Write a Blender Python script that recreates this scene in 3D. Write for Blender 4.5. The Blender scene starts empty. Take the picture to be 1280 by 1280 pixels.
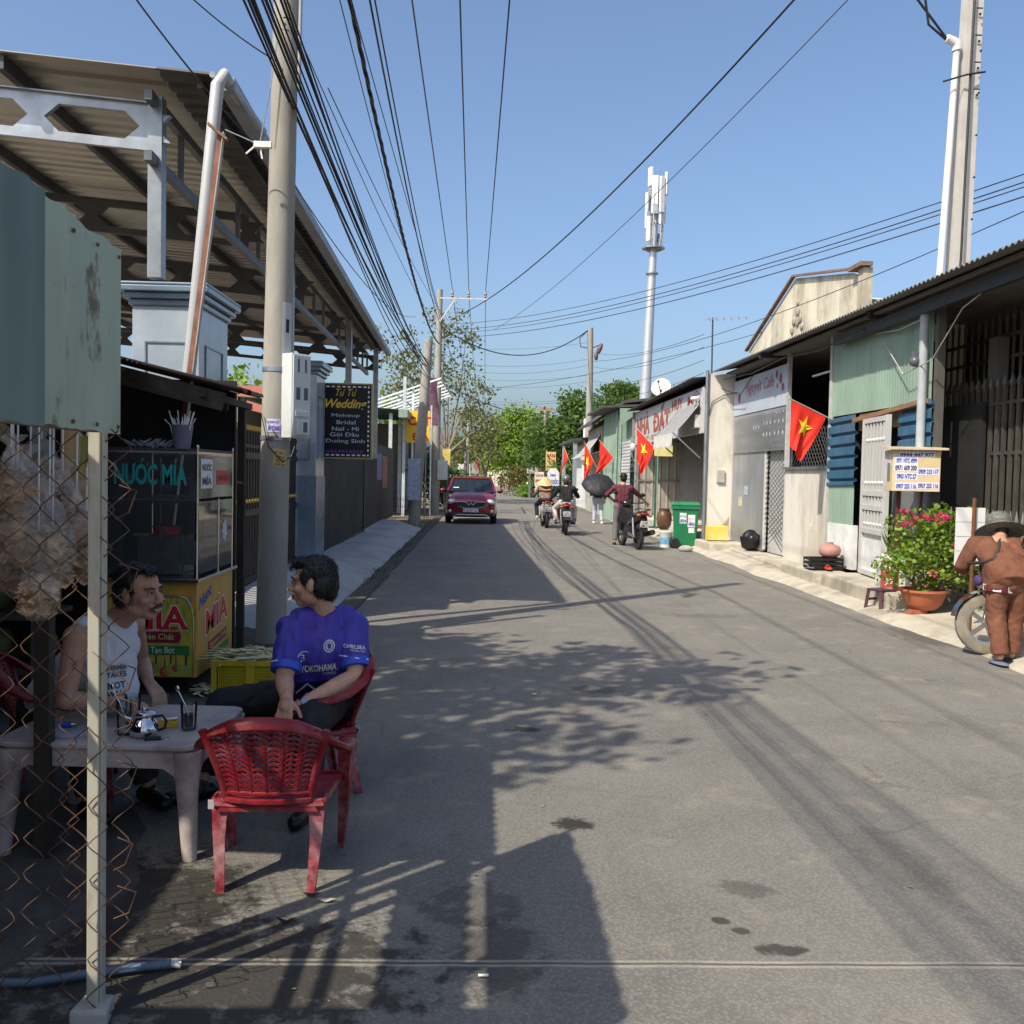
import bpy, bmesh, math, random
from mathutils import Vector, Matrix, noise, Euler
from mathutils.bvhtree import BVHTree
random.seed(7)
sc = bpy.context.scene
COL = sc.collection
V = Vector
R = math.radians

# ------------------------------------------------------------------ camera
FPX, HC, ROLL = 1200.0, 1.6, R(1.2)
_u, _v = -37/FPX, 48.5/FPX
_a = _u*math.cos(ROLL) - _v*math.sin(ROLL)
_b = _u*math.sin(ROLL) + _v*math.cos(ROLL)
PITCH = math.atan(_b)
YAW = math.atan(-_a*math.cos(PITCH))
FWD = V((math.sin(YAW)*math.cos(PITCH), math.cos(YAW)*math.cos(PITCH), -math.sin(PITCH)))
RH = FWD.cross(V((0, 0, 1))).normalized()
UH = RH.cross(FWD).normalized()
CR = RH*math.cos(ROLL) + UH*math.sin(ROLL)
CU = -RH*math.sin(ROLL) + UH*math.cos(ROLL)
CAM = V((0, 0, HC))
def ray(px, py):
    return FWD + CR*((px-640)/FPX) + CU*((640-py)/FPX)
def G(px, py, z=0.0):            # point of the picture on the level z
    d = ray(px, py); t = (z-HC)/d.z; return CAM + d*t
def AX(px, py, X):
    d = ray(px, py); t = X/d.x; return CAM + d*t
def AY(px, py, Y):
    d = ray(px, py); t = Y/d.y; return CAM + d*t

cd = bpy.data.cameras.new('camera'); co = bpy.data.objects.new('camera', cd); COL.objects.link(co)
cd.sensor_width = 36; cd.lens = 36*FPX/1280; cd.clip_start = .05; cd.clip_end = 6000
m = Matrix((CR, CU, -FWD)).transposed().to_4x4(); m.translation = CAM; co.matrix_world = m
sc.camera = co

# ------------------------------------------------------------------ light
SUN_EL, SUN_H = R(47), V((.715, .70, 0)).normalized()      # horizontal way the light travels
ld = V((SUN_H.x*math.cos(SUN_EL), SUN_H.y*math.cos(SUN_EL), -math.sin(SUN_EL)))
sl = bpy.data.lights.new('sun', 'SUN'); sl.energy = 2.9; sl.angle = R(.53); sl.color = (1, .92, .77)
so = bpy.data.objects.new('sun', sl); COL.objects.link(so)
so.rotation_euler = ld.to_track_quat('-Z', 'Y').to_euler(); so.location = (-20, -20, 30)
w = bpy.data.worlds.new('World'); sc.world = w; w.use_nodes = True
nt = w.node_tree; bg = nt.nodes['Background']
sky = nt.nodes.new('ShaderNodeTexSky'); sky.sky_type = 'NISHITA'; sky.sun_disc = False
sky.sun_elevation = SUN_EL; sky.sun_rotation = math.atan2(-SUN_H.x, -SUN_H.y) % (2*math.pi)
sky.air_density = 1.0; sky.dust_density = 3.5; sky.ozone_density = 4.5; sky.altitude = 10
nt.links.new(sky.outputs[0], bg.inputs[0]); bg.inputs[1].default_value = .101
sc.view_settings.view_transform = 'Standard'; sc.view_settings.look = 'None'
sc.view_settings.exposure = 0.98; sc.view_settings.gamma = 1
sc.cycles.max_bounces = 8; sc.cycles.transparent_max_bounces = 16
sc.cycles.use_denoising = True
sc.cycles.sample_clamp_indirect = 6

# ------------------------------------------------------------------ materials
def lin(c): return tuple(c)+(1,) if len(c) == 3 else c
MATS = {}
def M(name, col, rough=.65, metal=0., var=.18, scale=6., bump=0., bscale=60., dirt=None, dscale=1.2, damt=.5, dcut=(.5, .68), spec=.4, stretch=None, coat=0., trans=0., alpha=1.):
    """procedural principled material: two noises mix tone, an optional dirt colour in patches, fine bump"""
    if name in MATS: return MATS[name]
    ma = bpy.data.materials.new(name); ma.use_nodes = True; n = ma.node_tree.nodes; L = ma.node_tree.links
    b = n['Principled BSDF']; b.inputs['Roughness'].default_value = rough; b.inputs['Metallic'].default_value = metal
    b.inputs['Specular IOR Level'].default_value = spec
    if coat: b.inputs['Coat Weight'].default_value = coat; b.inputs['Coat Roughness'].default_value = .06
    if trans: b.inputs['Transmission Weight'].default_value = trans
    if alpha < 1: b.inputs['Alpha'].default_value = alpha
    tc = n.new('ShaderNodeTexCoord'); src = tc.outputs['Object']
    if stretch:
        mp = n.new('ShaderNodeMapping'); mp.inputs['Scale'].default_value = stretch; L.new(src, mp.inputs[0]); src = mp.outputs[0]
    no = n.new('ShaderNodeTexNoise'); no.inputs['Scale'].default_value = scale; no.inputs['Detail'].default_value = 7; no.inputs['Roughness'].default_value = .6
    L.new(src, no.inputs['Vector'])
    cr = n.new('ShaderNodeValToRGB')
    cr.color_ramp.elements[0].position = .28; cr.color_ramp.elements[1].position = .72
    cr.color_ramp.elements[0].color = lin([max(0, c*(1-var)) for c in col]); cr.color_ramp.elements[1].color = lin([min(1, c*(1+var)) for c in col])
    L.new(no.outputs['Fac'], cr.inputs[0]); out = cr.outputs[0]
    if dirt:
        n2 = n.new('ShaderNodeTexNoise'); n2.inputs['Scale'].default_value = dscale; n2.inputs['Detail'].default_value = 9; n2.inputs['Roughness'].default_value = .68
        L.new(src, n2.inputs['Vector'])
        mr = n.new('ShaderNodeMapRange'); mr.inputs[1].default_value = dcut[0]; mr.inputs[2].default_value = dcut[1]; mr.inputs[4].default_value = damt
        L.new(n2.outputs['Fac'], mr.inputs[0])
        mx = n.new('ShaderNodeMix'); mx.data_type = 'RGBA'; L.new(mr.outputs[0], mx.inputs[0]); L.new(out, mx.inputs[6]); mx.inputs[7].default_value = lin(dirt)
        out = mx.outputs[2]
    L.new(out, b.inputs['Base Color'])
    if bump:
        n3 = n.new('ShaderNodeTexNoise'); n3.inputs['Scale'].default_value = bscale; n3.inputs['Detail'].default_value = 4; L.new(src, n3.inputs['Vector'])
        bp = n.new('ShaderNodeBump'); bp.inputs['Strength'].default_value = bump; bp.inputs['Distance'].default_value = .01
        L.new(n3.outputs['Fac'], bp.inputs['Height']); L.new(bp.outputs[0], b.inputs['Normal'])
    MATS[name] = ma; return ma
def GLASS(name, col=(.9, .95, .95), rough=.03, alpha=.18):
    """thin pane: mostly clear, keeps its reflections"""
    if name in MATS: return MATS[name]
    ma = bpy.data.materials.new(name); ma.use_nodes = True; n = ma.node_tree.nodes; L = ma.node_tree.links
    n.remove(n['Principled BSDF']); o = n['Material Output']
    t = n.new('ShaderNodeBsdfTransparent'); t.inputs[0].default_value = lin([1-(1-c)*.5 for c in col])
    g = n.new('ShaderNodeBsdfGlossy'); g.inputs['Roughness'].default_value = rough
    d = n.new('ShaderNodeBsdfDiffuse'); d.inputs[0].default_value = lin(col)
    no = n.new('ShaderNodeTexNoise'); no.inputs['Scale'].default_value = 5
    mr = n.new('ShaderNodeMapRange'); mr.inputs[3].default_value = alpha*.3; mr.inputs[4].default_value = alpha; L.new(no.outputs[0], mr.inputs[0])
    m1 = n.new('ShaderNodeMixShader'); L.new(mr.outputs[0], m1.inputs[0]); L.new(t.outputs[0], m1.inputs[1]); L.new(d.outputs[0], m1.inputs[2])
    fr = n.new('ShaderNodeFresnel'); fr.inputs[0].default_value = 1.45
    m2 = n.new('ShaderNodeMixShader'); L.new(fr.outputs[0], m2.inputs[0]); L.new(m1.outputs[0], m2.inputs[1]); L.new(g.outputs[0], m2.inputs[2])
    L.new(m2.outputs[0], o.inputs[0]); MATS[name] = ma; return ma

def LEAF(name, c1, c2, trans=.35):
    if name in MATS: return MATS[name]
    ma = bpy.data.materials.new(name); ma.use_nodes = True; n = ma.node_tree.nodes; L = ma.node_tree.links
    b = n['Principled BSDF']; b.inputs['Roughness'].default_value = .5; b.inputs['Specular IOR Level'].default_value = .3
    ge = n.new('ShaderNodeNewGeometry'); cr = n.new('ShaderNodeValToRGB')
    cr.color_ramp.elements[0].color = lin(c1); cr.color_ramp.elements[1].color = lin(c2); L.new(ge.outputs['Random Per Island'], cr.inputs[0])
    L.new(cr.outputs[0], b.inputs['Base Color'])
    tr = n.new('ShaderNodeBsdfTranslucent'); hs = n.new('ShaderNodeHueSaturation'); hs.inputs['Value'].default_value = 1.5; L.new(cr.outputs[0], hs.inputs['Color']); L.new(hs.outputs[0], tr.inputs[0])
    mx = n.new('ShaderNodeMixShader'); mx.inputs[0].default_value = trans; L.new(b.outputs[0], mx.inputs[1]); L.new(tr.outputs[0], mx.inputs[2])
    L.new(mx.outputs[0], n['Material Output'].inputs[0]); MATS[name] = ma; return ma

# ------------------------------------------------------------------ mesh builder
import unicodedata
_txt = {}
def _glyphs(body, bold, shear):
    k = (body, bold, shear, 0)
    if k in _txt: return _txt[k]
    cu = bpy.data.curves.new('t', 'FONT'); cu.body = body; cu.offset = bold; cu.shear = shear; cu.resolution_u = 3
    ob = bpy.data.objects.new('t', cu); COL.objects.link(ob); dg = bpy.context.evaluated_depsgraph_get(); dg.update()
    me = bpy.data.meshes.new_from_object(ob.evaluated_get(dg))
    vs = [v.co.copy() for v in me.vertices]; fs = [tuple(p.vertices) for p in me.polygons]
    bpy.data.objects.remove(ob); bpy.data.curves.remove(cu); bpy.data.meshes.remove(me)
    _txt[k] = (vs, fs); return _txt[k]
def textdata(body, bold=0., shear=0.):
    """plain letters from the font; Vietnamese accents, horns and strokes drawn beside them"""
    k = (body, bold, shear)
    if k in _txt: return _txt[k]
    base, marks = '', []
    for ch in body:
        if ch in 'Đđ': marks.append((len(base), 'S')); base += 'D' if ch == 'Đ' else 'd'; continue
        dec = unicodedata.normalize('NFD', ch)
        for m_ in dec[1:]: marks.append((len(base), m_))
        base += dec[0]
    vs, fs = _glyphs(base, bold, shear); vs = list(vs); fs = list(fs)
    for idx, m_ in marks:
        ch = base[idx]; cv = _glyphs(ch, bold, shear)[0]; pv = _glyphs(base[:idx+1], bold, shear)[0]
        w = max(p.x for p in cv)-min(p.x for p in cv); xr = max(p.x for p in pv if True) if idx == 0 else max(p.x for p in pv); xl = xr-w; top = max(p.y for p in cv); cx = (xl+xr)/2; e = .05+bold
        up = .10 if any(q == idx and z == chr(0x302) for q, z in marks) and m_ != chr(0x302) else 0
        y = top+.05; ox = .10 if up else 0
        Z = {chr(0x301): [[(cx-.03+ox,y+up),(cx-.03+e+ox,y+up),(cx+.12+e+ox,y+.15+up),(cx+.04+ox,y+.15+up)]], chr(0x300): [[(cx+.03,y),(cx+.03-e,y),(cx-.12-e,y+.15),(cx-.04,y+.15)]],
             chr(0x302): [[(cx-.17,y),(cx-.17+e*1.3,y),(cx,y+.10),(cx,y+.10+e)],[(cx+.17,y),(cx,y+.10+e),(cx,y+.10),(cx+.17-e*1.3,y)]],
             chr(0x309): [[(cx-.05,y+.12),(cx+.08,y+.16),(cx+.08,y+.06),(cx-.01,y),(cx-.01,y+.05),(cx+.03,y+.09)]],
             chr(0x303): [[(cx-.16,y+.02),(cx-.06,y+.10),(cx+.05,y+.04),(cx+.16,y+.10),(cx+.16,y+.10+e),(cx+.05,y+.04+e),(cx-.06,y+.10+e),(cx-.16,y+.02+e)]],
             chr(0x323): [[(cx-e,-.16),(cx+e,-.16),(cx+e,-.16+2*e),(cx-e,-.16+2*e)]], chr(0x31b): [[(xr-.04,top-.10),(xr+.05,top-.06),(xr+.10,top+.06),(xr+.04,top+.06),(xr+.01,top-.01),(xr-.04,top-.04)]],
             chr(0x306): [[(cx-.14,y+.1),(cx-.06,y),(cx+.06,y),(cx+.14,y+.1),(cx+.09,y+.1),(cx,y+.05),(cx-.09,y+.1)]], 'S': [[(xl-.08,top*.46),(xl+w*.48,top*.46),(xl+w*.48,top*.46+e),(xl-.08,top*.46+e)]]}.get(m_, [])
        for poly in Z:
            o = len(vs); vs += [V((px_+shear*py_, py_, .0012)) for px_, py_ in poly]; fs.append(tuple(range(o, o+len(poly))))
    _txt[k] = (vs, fs); return _txt[k]

def perp(d):
    d = V(d).normalized(); a = V((0, 0, 1)) if abs(d.z) < .9 else V((1, 0, 0))
    x = d.cross(a).normalized(); return x, x.cross(d).normalized()

class MB:
    def __init__(s): s.v = []; s.f = []; s.mi = []; s.cur = 0
    def add(s, vs, fs):
        o = len(s.v); s.v += [V(p) for p in vs]
        for f in fs: s.f.append(tuple(i+o for i in f)); s.mi.append(s.cur)
        return s
    def box(s, a, b):
        x0, y0, z0 = a; x1, y1, z1 = b
        return s.add([(x0,y0,z0),(x1,y0,z0),(x1,y1,z0),(x0,y1,z0),(x0,y0,z1),(x1,y0,z1),(x1,y1,z1),(x0,y1,z1)],
                     [(0,3,2,1),(4,5,6,7),(0,1,5,4),(1,2,6,5),(2,3,7,6),(3,0,4,7)])
    def obox(s, c, sz, rot=None):
        m = (rot if isinstance(rot, Matrix) else Euler(rot or (0,0,0)).to_matrix()); c = V(c)
        vs = [c + m @ V((sx*sz[0]/2, sy*sz[1]/2, sz_*sz[2]/2)) for sz_ in (-1,1) for sx, sy in ((-1,-1),(1,-1),(1,1),(-1,1))]
        return s.add(vs, [(0,3,2,1),(4,5,6,7),(0,1,5,4),(1,2,6,5),(2,3,7,6),(3,0,4,7)])
    def bar(s, p, q, w, h=None, up=(0,0,1), w2=None, h2=None):
        p, q = V(p), V(q); h = h or w; w2 = w2 or w; h2 = h2 or h
        d = (q-p).normalized(); x = d.cross(V(up)); x = x.normalized() if x.length > 1e-4 else perp(d)[0]; y = x.cross(d).normalized()
        vs = [p+x*(a*w/2)+y*(b*h/2) for a, b in ((-1,-1),(1,-1),(1,1),(-1,1))] + [q+x*(a*w2/2)+y*(b*h2/2) for a, b in ((-1,-1),(1,-1),(1,1),(-1,1))]
        return s.add(vs, [(0,3,2,1),(4,5,6,7),(0,1,5,4),(1,2,6,5),(2,3,7,6),(3,0,4,7)])
    def tube(s, pts, r, n=8, cap=True, sq=(1., 1.), up=None):
        pts = [V(p) for p in pts]; k = len(pts); rs = r if isinstance(r, (list, tuple)) else [r]*k
        vs = []; x = None
        for i, p in enumerate(pts):
            d = (pts[min(i+1,k-1)]-pts[max(i-1,0)]).normalized()
            if up is not None:
                x = d.cross(V(up)); x = x.normalized() if x.length > 1e-4 else perp(d)[0]
            elif x is None: x = perp(d)[0]
            else: x = (x-d*x.dot(d)).normalized()
            y = x.cross(d)
            for j in range(n):
                a = 2*math.pi*j/n; vs.append(p + x*(math.cos(a)*rs[i]*sq[0]) + y*(math.sin(a)*rs[i]*sq[1]))
        fs = [(i*n+j, i*n+(j+1)%n, (i+1)*n+(j+1)%n, (i+1)*n+j) for i in range(k-1) for j in range(n)]
        if cap: fs += [tuple(range(n))[::-1], tuple((k-1)*n+j for j in range(n))]
        return s.add(vs, fs)
    def lathe(s, c, prof, n=20, axis=(0,0,1), sq=(1,1), cap=True):
        c = V(c); z = V(axis).normalized()
        if abs(z.z) > .99: x, y = V((1,0,0)), V((0,1,0))*(1 if z.z > 0 else -1)
        else: x, y = perp(z)
        k = len(prof); vs = [c + x*(math.cos(2*math.pi*j/n)*r*sq[0]) + y*(math.sin(2*math.pi*j/n)*r*sq[1]) + z*h for r, h in prof for j in range(n)]
        fs = [(i*n+j, i*n+(j+1)%n, (i+1)*n+(j+1)%n, (i+1)*n+j) for i in range(k-1) for j in range(n)]
        if cap and prof[0][0] > 1e-5: fs.append(tuple(range(n))[::-1])
        if cap and prof[-1][0] > 1e-5: fs.append(tuple((k-1)*n+j for j in range(n)))
        return s.add(vs, fs)
    def prism(s, poly, vec):
        poly = [V(p) for p in poly]; vec = V(vec); n = len(poly)
        return s.add(poly+[p+vec for p in poly], [tuple(range(n))[::-1], tuple(range(n, 2*n))]+[(i,(i+1)%n,n+(i+1)%n,n+i) for i in range(n)])
    def ell(s, c, r, rot=None, n=14, k=9):
        c = V(c); r = (r,r,r) if not isinstance(r, (tuple, list, Vector)) else r
        m = rot if isinstance(rot, Matrix) else Euler(rot or (0,0,0)).to_matrix()
        vs = []; fs = []
        for i in range(k+1):
            t = math.pi*i/k
            for j in range(n):
                p = 2*math.pi*j/n; vs.append(c + m @ V((r[0]*math.sin(t)*math.cos(p), r[1]*math.sin(t)*math.sin(p), r[2]*math.cos(t))))
        for i in range(k):
            for j in range(n): fs.append((i*n+j, (i+1)*n+j, (i+1)*n+(j+1)%n, i*n+(j+1)%n))
        return s.add(vs, fs)
    def grid(s, nu, nv, fn):
        vs = [fn(i/nu, j/nv) for j in range(nv+1) for i in range(nu+1)]
        return s.add(vs, [(j*(nu+1)+i, j*(nu+1)+i+1, (j+1)*(nu+1)+i+1, (j+1)*(nu+1)+i) for j in range(nv) for i in range(nu)])
    def corr(s, o, U, W, pitch=.076, depth=.018, th=.004, trap=False, rag=0., nv=1):
        """corrugated sheet: waves run across U, ridges along W"""
        o, U, W = V(o), V(U), V(W); N = U.cross(W).normalized(); Lu = U.length; per = 6 if not trap else 8
        nw = max(1, int(round(Lu/pitch))); tot = nw*per
        def h(i):
            if trap: return (0,0,0,1,1,0,0,0)[i % 8]*depth
            return math.sin(2*math.pi*i/per)*depth/2
        vs = []
        for t in (0, th):
            for j in range(nv+1):
                for i in range(tot+1):
                    e = 0
                    if rag and j in (0, nv): e = rag*noise.noise(V((i*.37, j*9.1, o.x)))
                    vs.append(o + U*(i/tot) + W*(j/nv+e) + N*(h(i)+t))
        row = tot+1; tier = row*(nv+1); fs = []
        for j in range(nv):
            for i in range(tot):
                a = j*row+i; fs.append((a, a+1, a+row+1, a+row)); fs.append((tier+a+row, tier+a+row+1, tier+a+1, tier+a))
        for i in range(tot):
            fs.append((i+1, i, tier+i, tier+i+1)); a = nv*row+i; fs.append((a, a+1, tier+a+1, tier+a))
        for j in range(nv):
            a = j*row; fs.append((a, a+row, tier+a+row, tier+a)); a = j*row+tot; fs.append((a+row, a, tier+a, tier+a+row))
        return s.add(vs, fs)
    def text(s, body, o, U, W, bold=0., shear=0., lift=.003):
        """lettering that fills the box from o along U (width vector) and W (height vector)"""
        vs, fs = textdata(body, bold, shear); o, U, W = V(o), V(U), V(W); N = U.cross(W).normalized()
        if not vs: return s
        x0 = min(p.x for p in vs); x1 = max(p.x for p in vs); y0 = min(p.y for p in vs); y1 = max(p.y for p in vs)
        return s.add([o + U*((p.x-x0)/(x1-x0)) + W*((p.y-y0)/(y1-y0)) + N*(lift+p.z) for p in vs], fs)
    def leaves(s, pts, size, rnd, flat=0., aspect=.55):
        for p in pts:
            d = V((rnd.gauss(0,1), rnd.gauss(0,1), rnd.gauss(0,1)*(1-flat)))
            d = d.normalized() if d.length > .01 else V((1,0,0)); x, y = perp(d); a = size*rnd.uniform(.6, 1.3)
            if flat: y = (y*(1-flat)+x*0).normalized()
            ph = rnd.uniform(0, 6.28); u = x*math.cos(ph)+y*math.sin(ph)
            s.add([p-d*a*.5, p+u*a*aspect*.5-d*a*.05, p+d*a*.5, p-u*a*aspect*.5-d*a*.05], [(0,1,2,3)])
        return s
    def build(s, name, mat, parent=None, smooth=None, bev=0., loc=None, origin=None):
        """one mesh object; origin: subtract this so the mesh is local to its thing"""
        me = bpy.data.meshes.new(name); o = V(origin) if origin is not None else None
        vs = [tuple(p-o) if o is not None else tuple(p) for p in s.v]
        me.from_pydata(vs, [], s.f)
        mats = mat if isinstance(mat, (list, tuple)) else [mat]
        for x in mats: me.materials.append(x)
        if len(mats) > 1: me.polygons.foreach_set('material_index', s.mi)
        if smooth is not None:
            me.polygons.foreach_set('use_smooth', [True]*len(me.polygons)); me.set_sharp_from_angle(angle=R(smooth))
        me.update(); ob = bpy.data.objects.new(name, me); COL.objects.link(ob)
        if parent is not None: ob.parent = parent
        if loc is not None: ob.location = loc
        if bev:
            b = ob.modifiers.new('bevel', 'BEVEL'); b.width = bev; b.segments = 2; b.limit_method = 'ANGLE'; b.angle_limit = R(40)
        return ob

def tag(o, label=None, cat=None, group=None, kind=None):
    if label: o['label'] = label
    if cat: o['category'] = cat
    if group: o['group'] = group
    if kind: o['kind'] = kind
    return o
def thing(name, label, cat, loc=(0,0,0), rz=0., group=None):
    o = bpy.data.objects.new(name, None); COL.objects.link(o); o.location = loc; o.rotation_euler = (0,0,rz); o.empty_display_size = .1
    return tag(o, label, cat, group)
def solo(name, mb, mat, label, cat, group=None, smooth=None, bev=0.):
    """a thing that is one mesh; its origin goes to its base"""
    xs = [p.x for p in mb.v]; ys = [p.y for p in mb.v]; zs = [p.z for p in mb.v]
    o = V(((min(xs)+max(xs))/2, (min(ys)+max(ys))/2, min(zs)))
    return tag(mb.build(name, mat, None, smooth, bev, o, o), label, cat, group)
def struct(name, mb, mat, smooth=None):
    return tag(mb.build(name, mat, None, smooth), kind='structure')
KIDS = {}
def copytree(o, parent=None):
    c = o.copy(); COL.objects.link(c)
    if parent is not None: c.parent = parent
    for ch in [x for x in o.children]: copytree(ch, c)
    return c

# shared materials
galv = M('galvanised steel', (.33,.36,.40), .38, .75, .2, 5, .05, 40, dirt=(.16,.13,.11), damt=.25)
steeldark = M('dark painted steel', (.045,.05,.055), .5, .3, .25, 4)
black = M('black plastic', (.012,.012,.013), .45)
rubber = M('black rubber', (.018,.018,.019), .8, var=.3, scale=20)
chrome = M('chrome', (.75,.76,.78), .12, 1., .04)
white = M('white paint', (.78,.77,.72), .5, var=.06, dirt=(.45,.42,.36), damt=.35, dscale=2)
conc = M('grey concrete', (.36,.35,.32), .85, var=.2, scale=4, bump=.3, dirt=(.17,.16,.14), damt=.6, dscale=.9)
polem = M('pole concrete', (.30,.285,.25), .85, var=.15, scale=7, bump=.25, dirt=(.2,.185,.16), damt=.45, dscale=1.6, stretch=(1,1,.3))
rust = M('rusty iron', (.16,.07,.035), .8, .2, .45, 14, .4, dirt=(.06,.04,.03))
red_flag = M('red flag cloth', (.72,.028,.015), .75, var=.08, scale=3)
yellow_flag = M('yellow flag star', (.85,.62,.03), .7, var=.05)
brown_wood = M('brown wood', (.22,.13,.07), .7, var=.3, scale=4, stretch=(1,1,8))
redp = M('red lettering', (.52,.03,.03), .5, var=.1); bluep = M('blue lettering', (.03,.06,.42), .5, var=.2)
blackp = M('black lettering', (.02,.02,.02), .5); whitep = M('white lettering', (.68,.68,.67), .5, var=.03)
yellowp = M('yellow lettering', (.8,.55,.06), .5, var=.06)
# ================================================================== the setting
def road_material():
    ma = bpy.data.materials.new('old asphalt'); ma.use_nodes = True; n = ma.node_tree.nodes; L = ma.node_tree.links
    b = n['Principled BSDF']; b.inputs['Roughness'].default_value = .82; b.inputs['Specular IOR Level'].default_value = .3
    tc = n.new('ShaderNodeTexCoord'); P = tc.outputs['Object']
    def nz(scale, det=6, ro=.6, vec=P):
        x = n.new('ShaderNodeTexNoise'); x.inputs['Scale'].default_value = scale; x.inputs['Detail'].default_value = det; x.inputs['Roughness'].default_value = ro; L.new(vec, x.inputs['Vector']); return x.outputs['Fac']
    def mr(v, a, b_, c=0., d=1.):
        x = n.new('ShaderNodeMapRange'); L.new(v, x.inputs[0])
        for i, q in enumerate((a, b_, c, d)): x.inputs[i+1].default_value = q
        return x.outputs[0]
    def mix(f, a, col, blend='MIX'):
        x = n.new('ShaderNodeMix'); x.data_type = 'RGBA'; x.blend_type = blend
        if isinstance(f, float): x.inputs[0].default_value = f
        else: L.new(f, x.inputs[0])
        L.new(a, x.inputs[6])
        if isinstance(col, tuple): x.inputs[7].default_value = lin(col)
        else: L.new(col, x.inputs[7])
        return x.outputs[2]
    def math_(op, a, b_=None):
        x = n.new('ShaderNodeMath'); x.operation = op
        for i, q in enumerate((a, b_)):
            if q is None: continue
            if isinstance(q, (int, float)): x.inputs[i].default_value = q
            else: L.new(q, x.inputs[i])
        return x.outputs[0]
    cr = n.new('ShaderNodeValToRGB'); L.new(nz(1.1, 8, .65), cr.inputs[0])
    cr.color_ramp.elements[0].position = .3; cr.color_ramp.elements[1].position = .7
    cr.color_ramp.elements[0].color = lin((.172,.160,.141)); cr.color_ramp.elements[1].color = lin((.25,.233,.204))
    c = cr.outputs[0]
    # stretched wheel tracks / dust along the road
    mp = n.new('ShaderNodeMapping'); mp.inputs['Scale'].default_value = (1.6, .12, 1); L.new(P, mp.inputs[0])
    c = mix(mr(nz(1.0, 7, .7, mp.outputs[0]), .5, .72, 0, .55), c, (.33,.285,.21))
    c = mix(mr(nz(.5, 8, .7), .52, .7, 0, .45), c, (.12,.115,.105))
    # stones
    vo = n.new('ShaderNodeTexVoronoi'); vo.inputs['Scale'].default_value = 70; L.new(P, vo.inputs['Vector'])
    c = mix(mr(vo.outputs['Distance'], .0, .6, .75, 0.), c, (.38,.355,.31))
    fine = nz(240, 3, .7); c = mix(mr(fine, .35, .7, .5, 0.), c, (.05,.05,.05))
    c = mix(mr(nz(2.7, 5, .6), .56, .70, 0, .55), c, (.30,.262,.20)); c = mix(mr(nz(7.5, 6, .7), .58, .72, 0, .55), c, (.105,.10,.092))
    wv = n.new('ShaderNodeTexVoronoi'); wv.feature = 'DISTANCE_TO_EDGE'; wv.inputs['Scale'].default_value = .55
    dn = n.new('ShaderNodeTexNoise'); dn.inputs['Scale'].default_value = 2.5; dn.inputs['Detail'].default_value = 6; L.new(P, dn.inputs['Vector'])
    va = n.new('ShaderNodeVectorMath'); va.operation = 'MULTIPLY_ADD'; L.new(dn.outputs['Color'], va.inputs[0]); va.inputs[1].default_value = (.55,.55,0); L.new(P, va.inputs[2]); L.new(va.outputs[0], wv.inputs['Vector'])
    crk = math_('MULTIPLY', mr(wv.outputs['Distance'], .0, .005, .4, 0.), mr(nz(.6, 3), .48, .56)); c = mix(crk, c, (.05,.047,.043))
    # oil and water stains, each with its own place and shape
    sep = n.new('ShaderNodeSeparateXYZ'); L.new(P, sep.inputs[0])
    wob = nz(9, 5, .7)
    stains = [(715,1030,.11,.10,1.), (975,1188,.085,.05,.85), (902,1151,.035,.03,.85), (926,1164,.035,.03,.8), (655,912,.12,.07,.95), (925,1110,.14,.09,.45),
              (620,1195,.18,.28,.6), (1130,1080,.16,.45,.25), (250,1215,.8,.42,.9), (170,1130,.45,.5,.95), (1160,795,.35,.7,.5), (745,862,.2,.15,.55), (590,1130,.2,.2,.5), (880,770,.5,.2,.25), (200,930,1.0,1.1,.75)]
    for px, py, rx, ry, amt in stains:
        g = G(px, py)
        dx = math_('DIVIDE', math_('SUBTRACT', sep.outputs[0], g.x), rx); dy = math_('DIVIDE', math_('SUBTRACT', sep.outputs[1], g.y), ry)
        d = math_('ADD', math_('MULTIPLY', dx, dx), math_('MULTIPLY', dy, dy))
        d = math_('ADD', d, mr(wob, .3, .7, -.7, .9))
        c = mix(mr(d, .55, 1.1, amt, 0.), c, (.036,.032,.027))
    # sawn joints across the road: two pale lines of cement each
    for px, py in ((640, 1204), ):
        y0 = G(px, py).y
        dy = math_('ADD', math_('SUBTRACT', sep.outputs[1], y0), mr(nz(3), 0, 1, -.012, .012))
        line = math_('ABSOLUTE', math_('SUBTRACT', math_('ABSOLUTE', dy), .014))
        f = math_('MULTIPLY', mr(line, .004, .012, 1., 0.), mr(nz(6, 6, .7), .35, .6, .35, .95))
        c = mix(f, c, (.34,.31,.255)); c = mix(mr(math_('ABSOLUTE', dy), .003, .008, .8, 0.), c, (.07,.065,.06))
    hs = n.new('ShaderNodeHueSaturation'); hs.inputs['Value'].default_value = 1.0; L.new(c, hs.inputs['Color'])
    L.new(hs.outputs[0], b.inputs['Base Color'])
    bp = n.new('ShaderNodeBump'); bp.inputs['Strength'].default_value = .65; bp.inputs['Distance'].default_value = .006
    hsum = math_('ADD', math_('MULTIPLY', vo.outputs['Distance'], -.7), fine); L.new(hsum, bp.inputs['Height']); L.new(bp.outputs[0], b.inputs['Normal'])
    MATS['road'] = ma; return ma
roadm = road_material()
earth = M('dusty earth', (.22,.175,.12), .95, var=.25, scale=2, bump=.5, dirt=(.12,.10,.06), damt=.6, dscale=.4)
apron = M('pale worn concrete', (.42,.38,.31), .9, var=.2, scale=3, bump=.4, bscale=35, dirt=(.2,.175,.135), damt=.75, dscale=1.1)
walkm = M('grey blue concrete', (.44,.44,.43), .85, var=.12, scale=2, bump=.3, dirt=(.17,.165,.16), damt=.5, dscale=.8)
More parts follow.
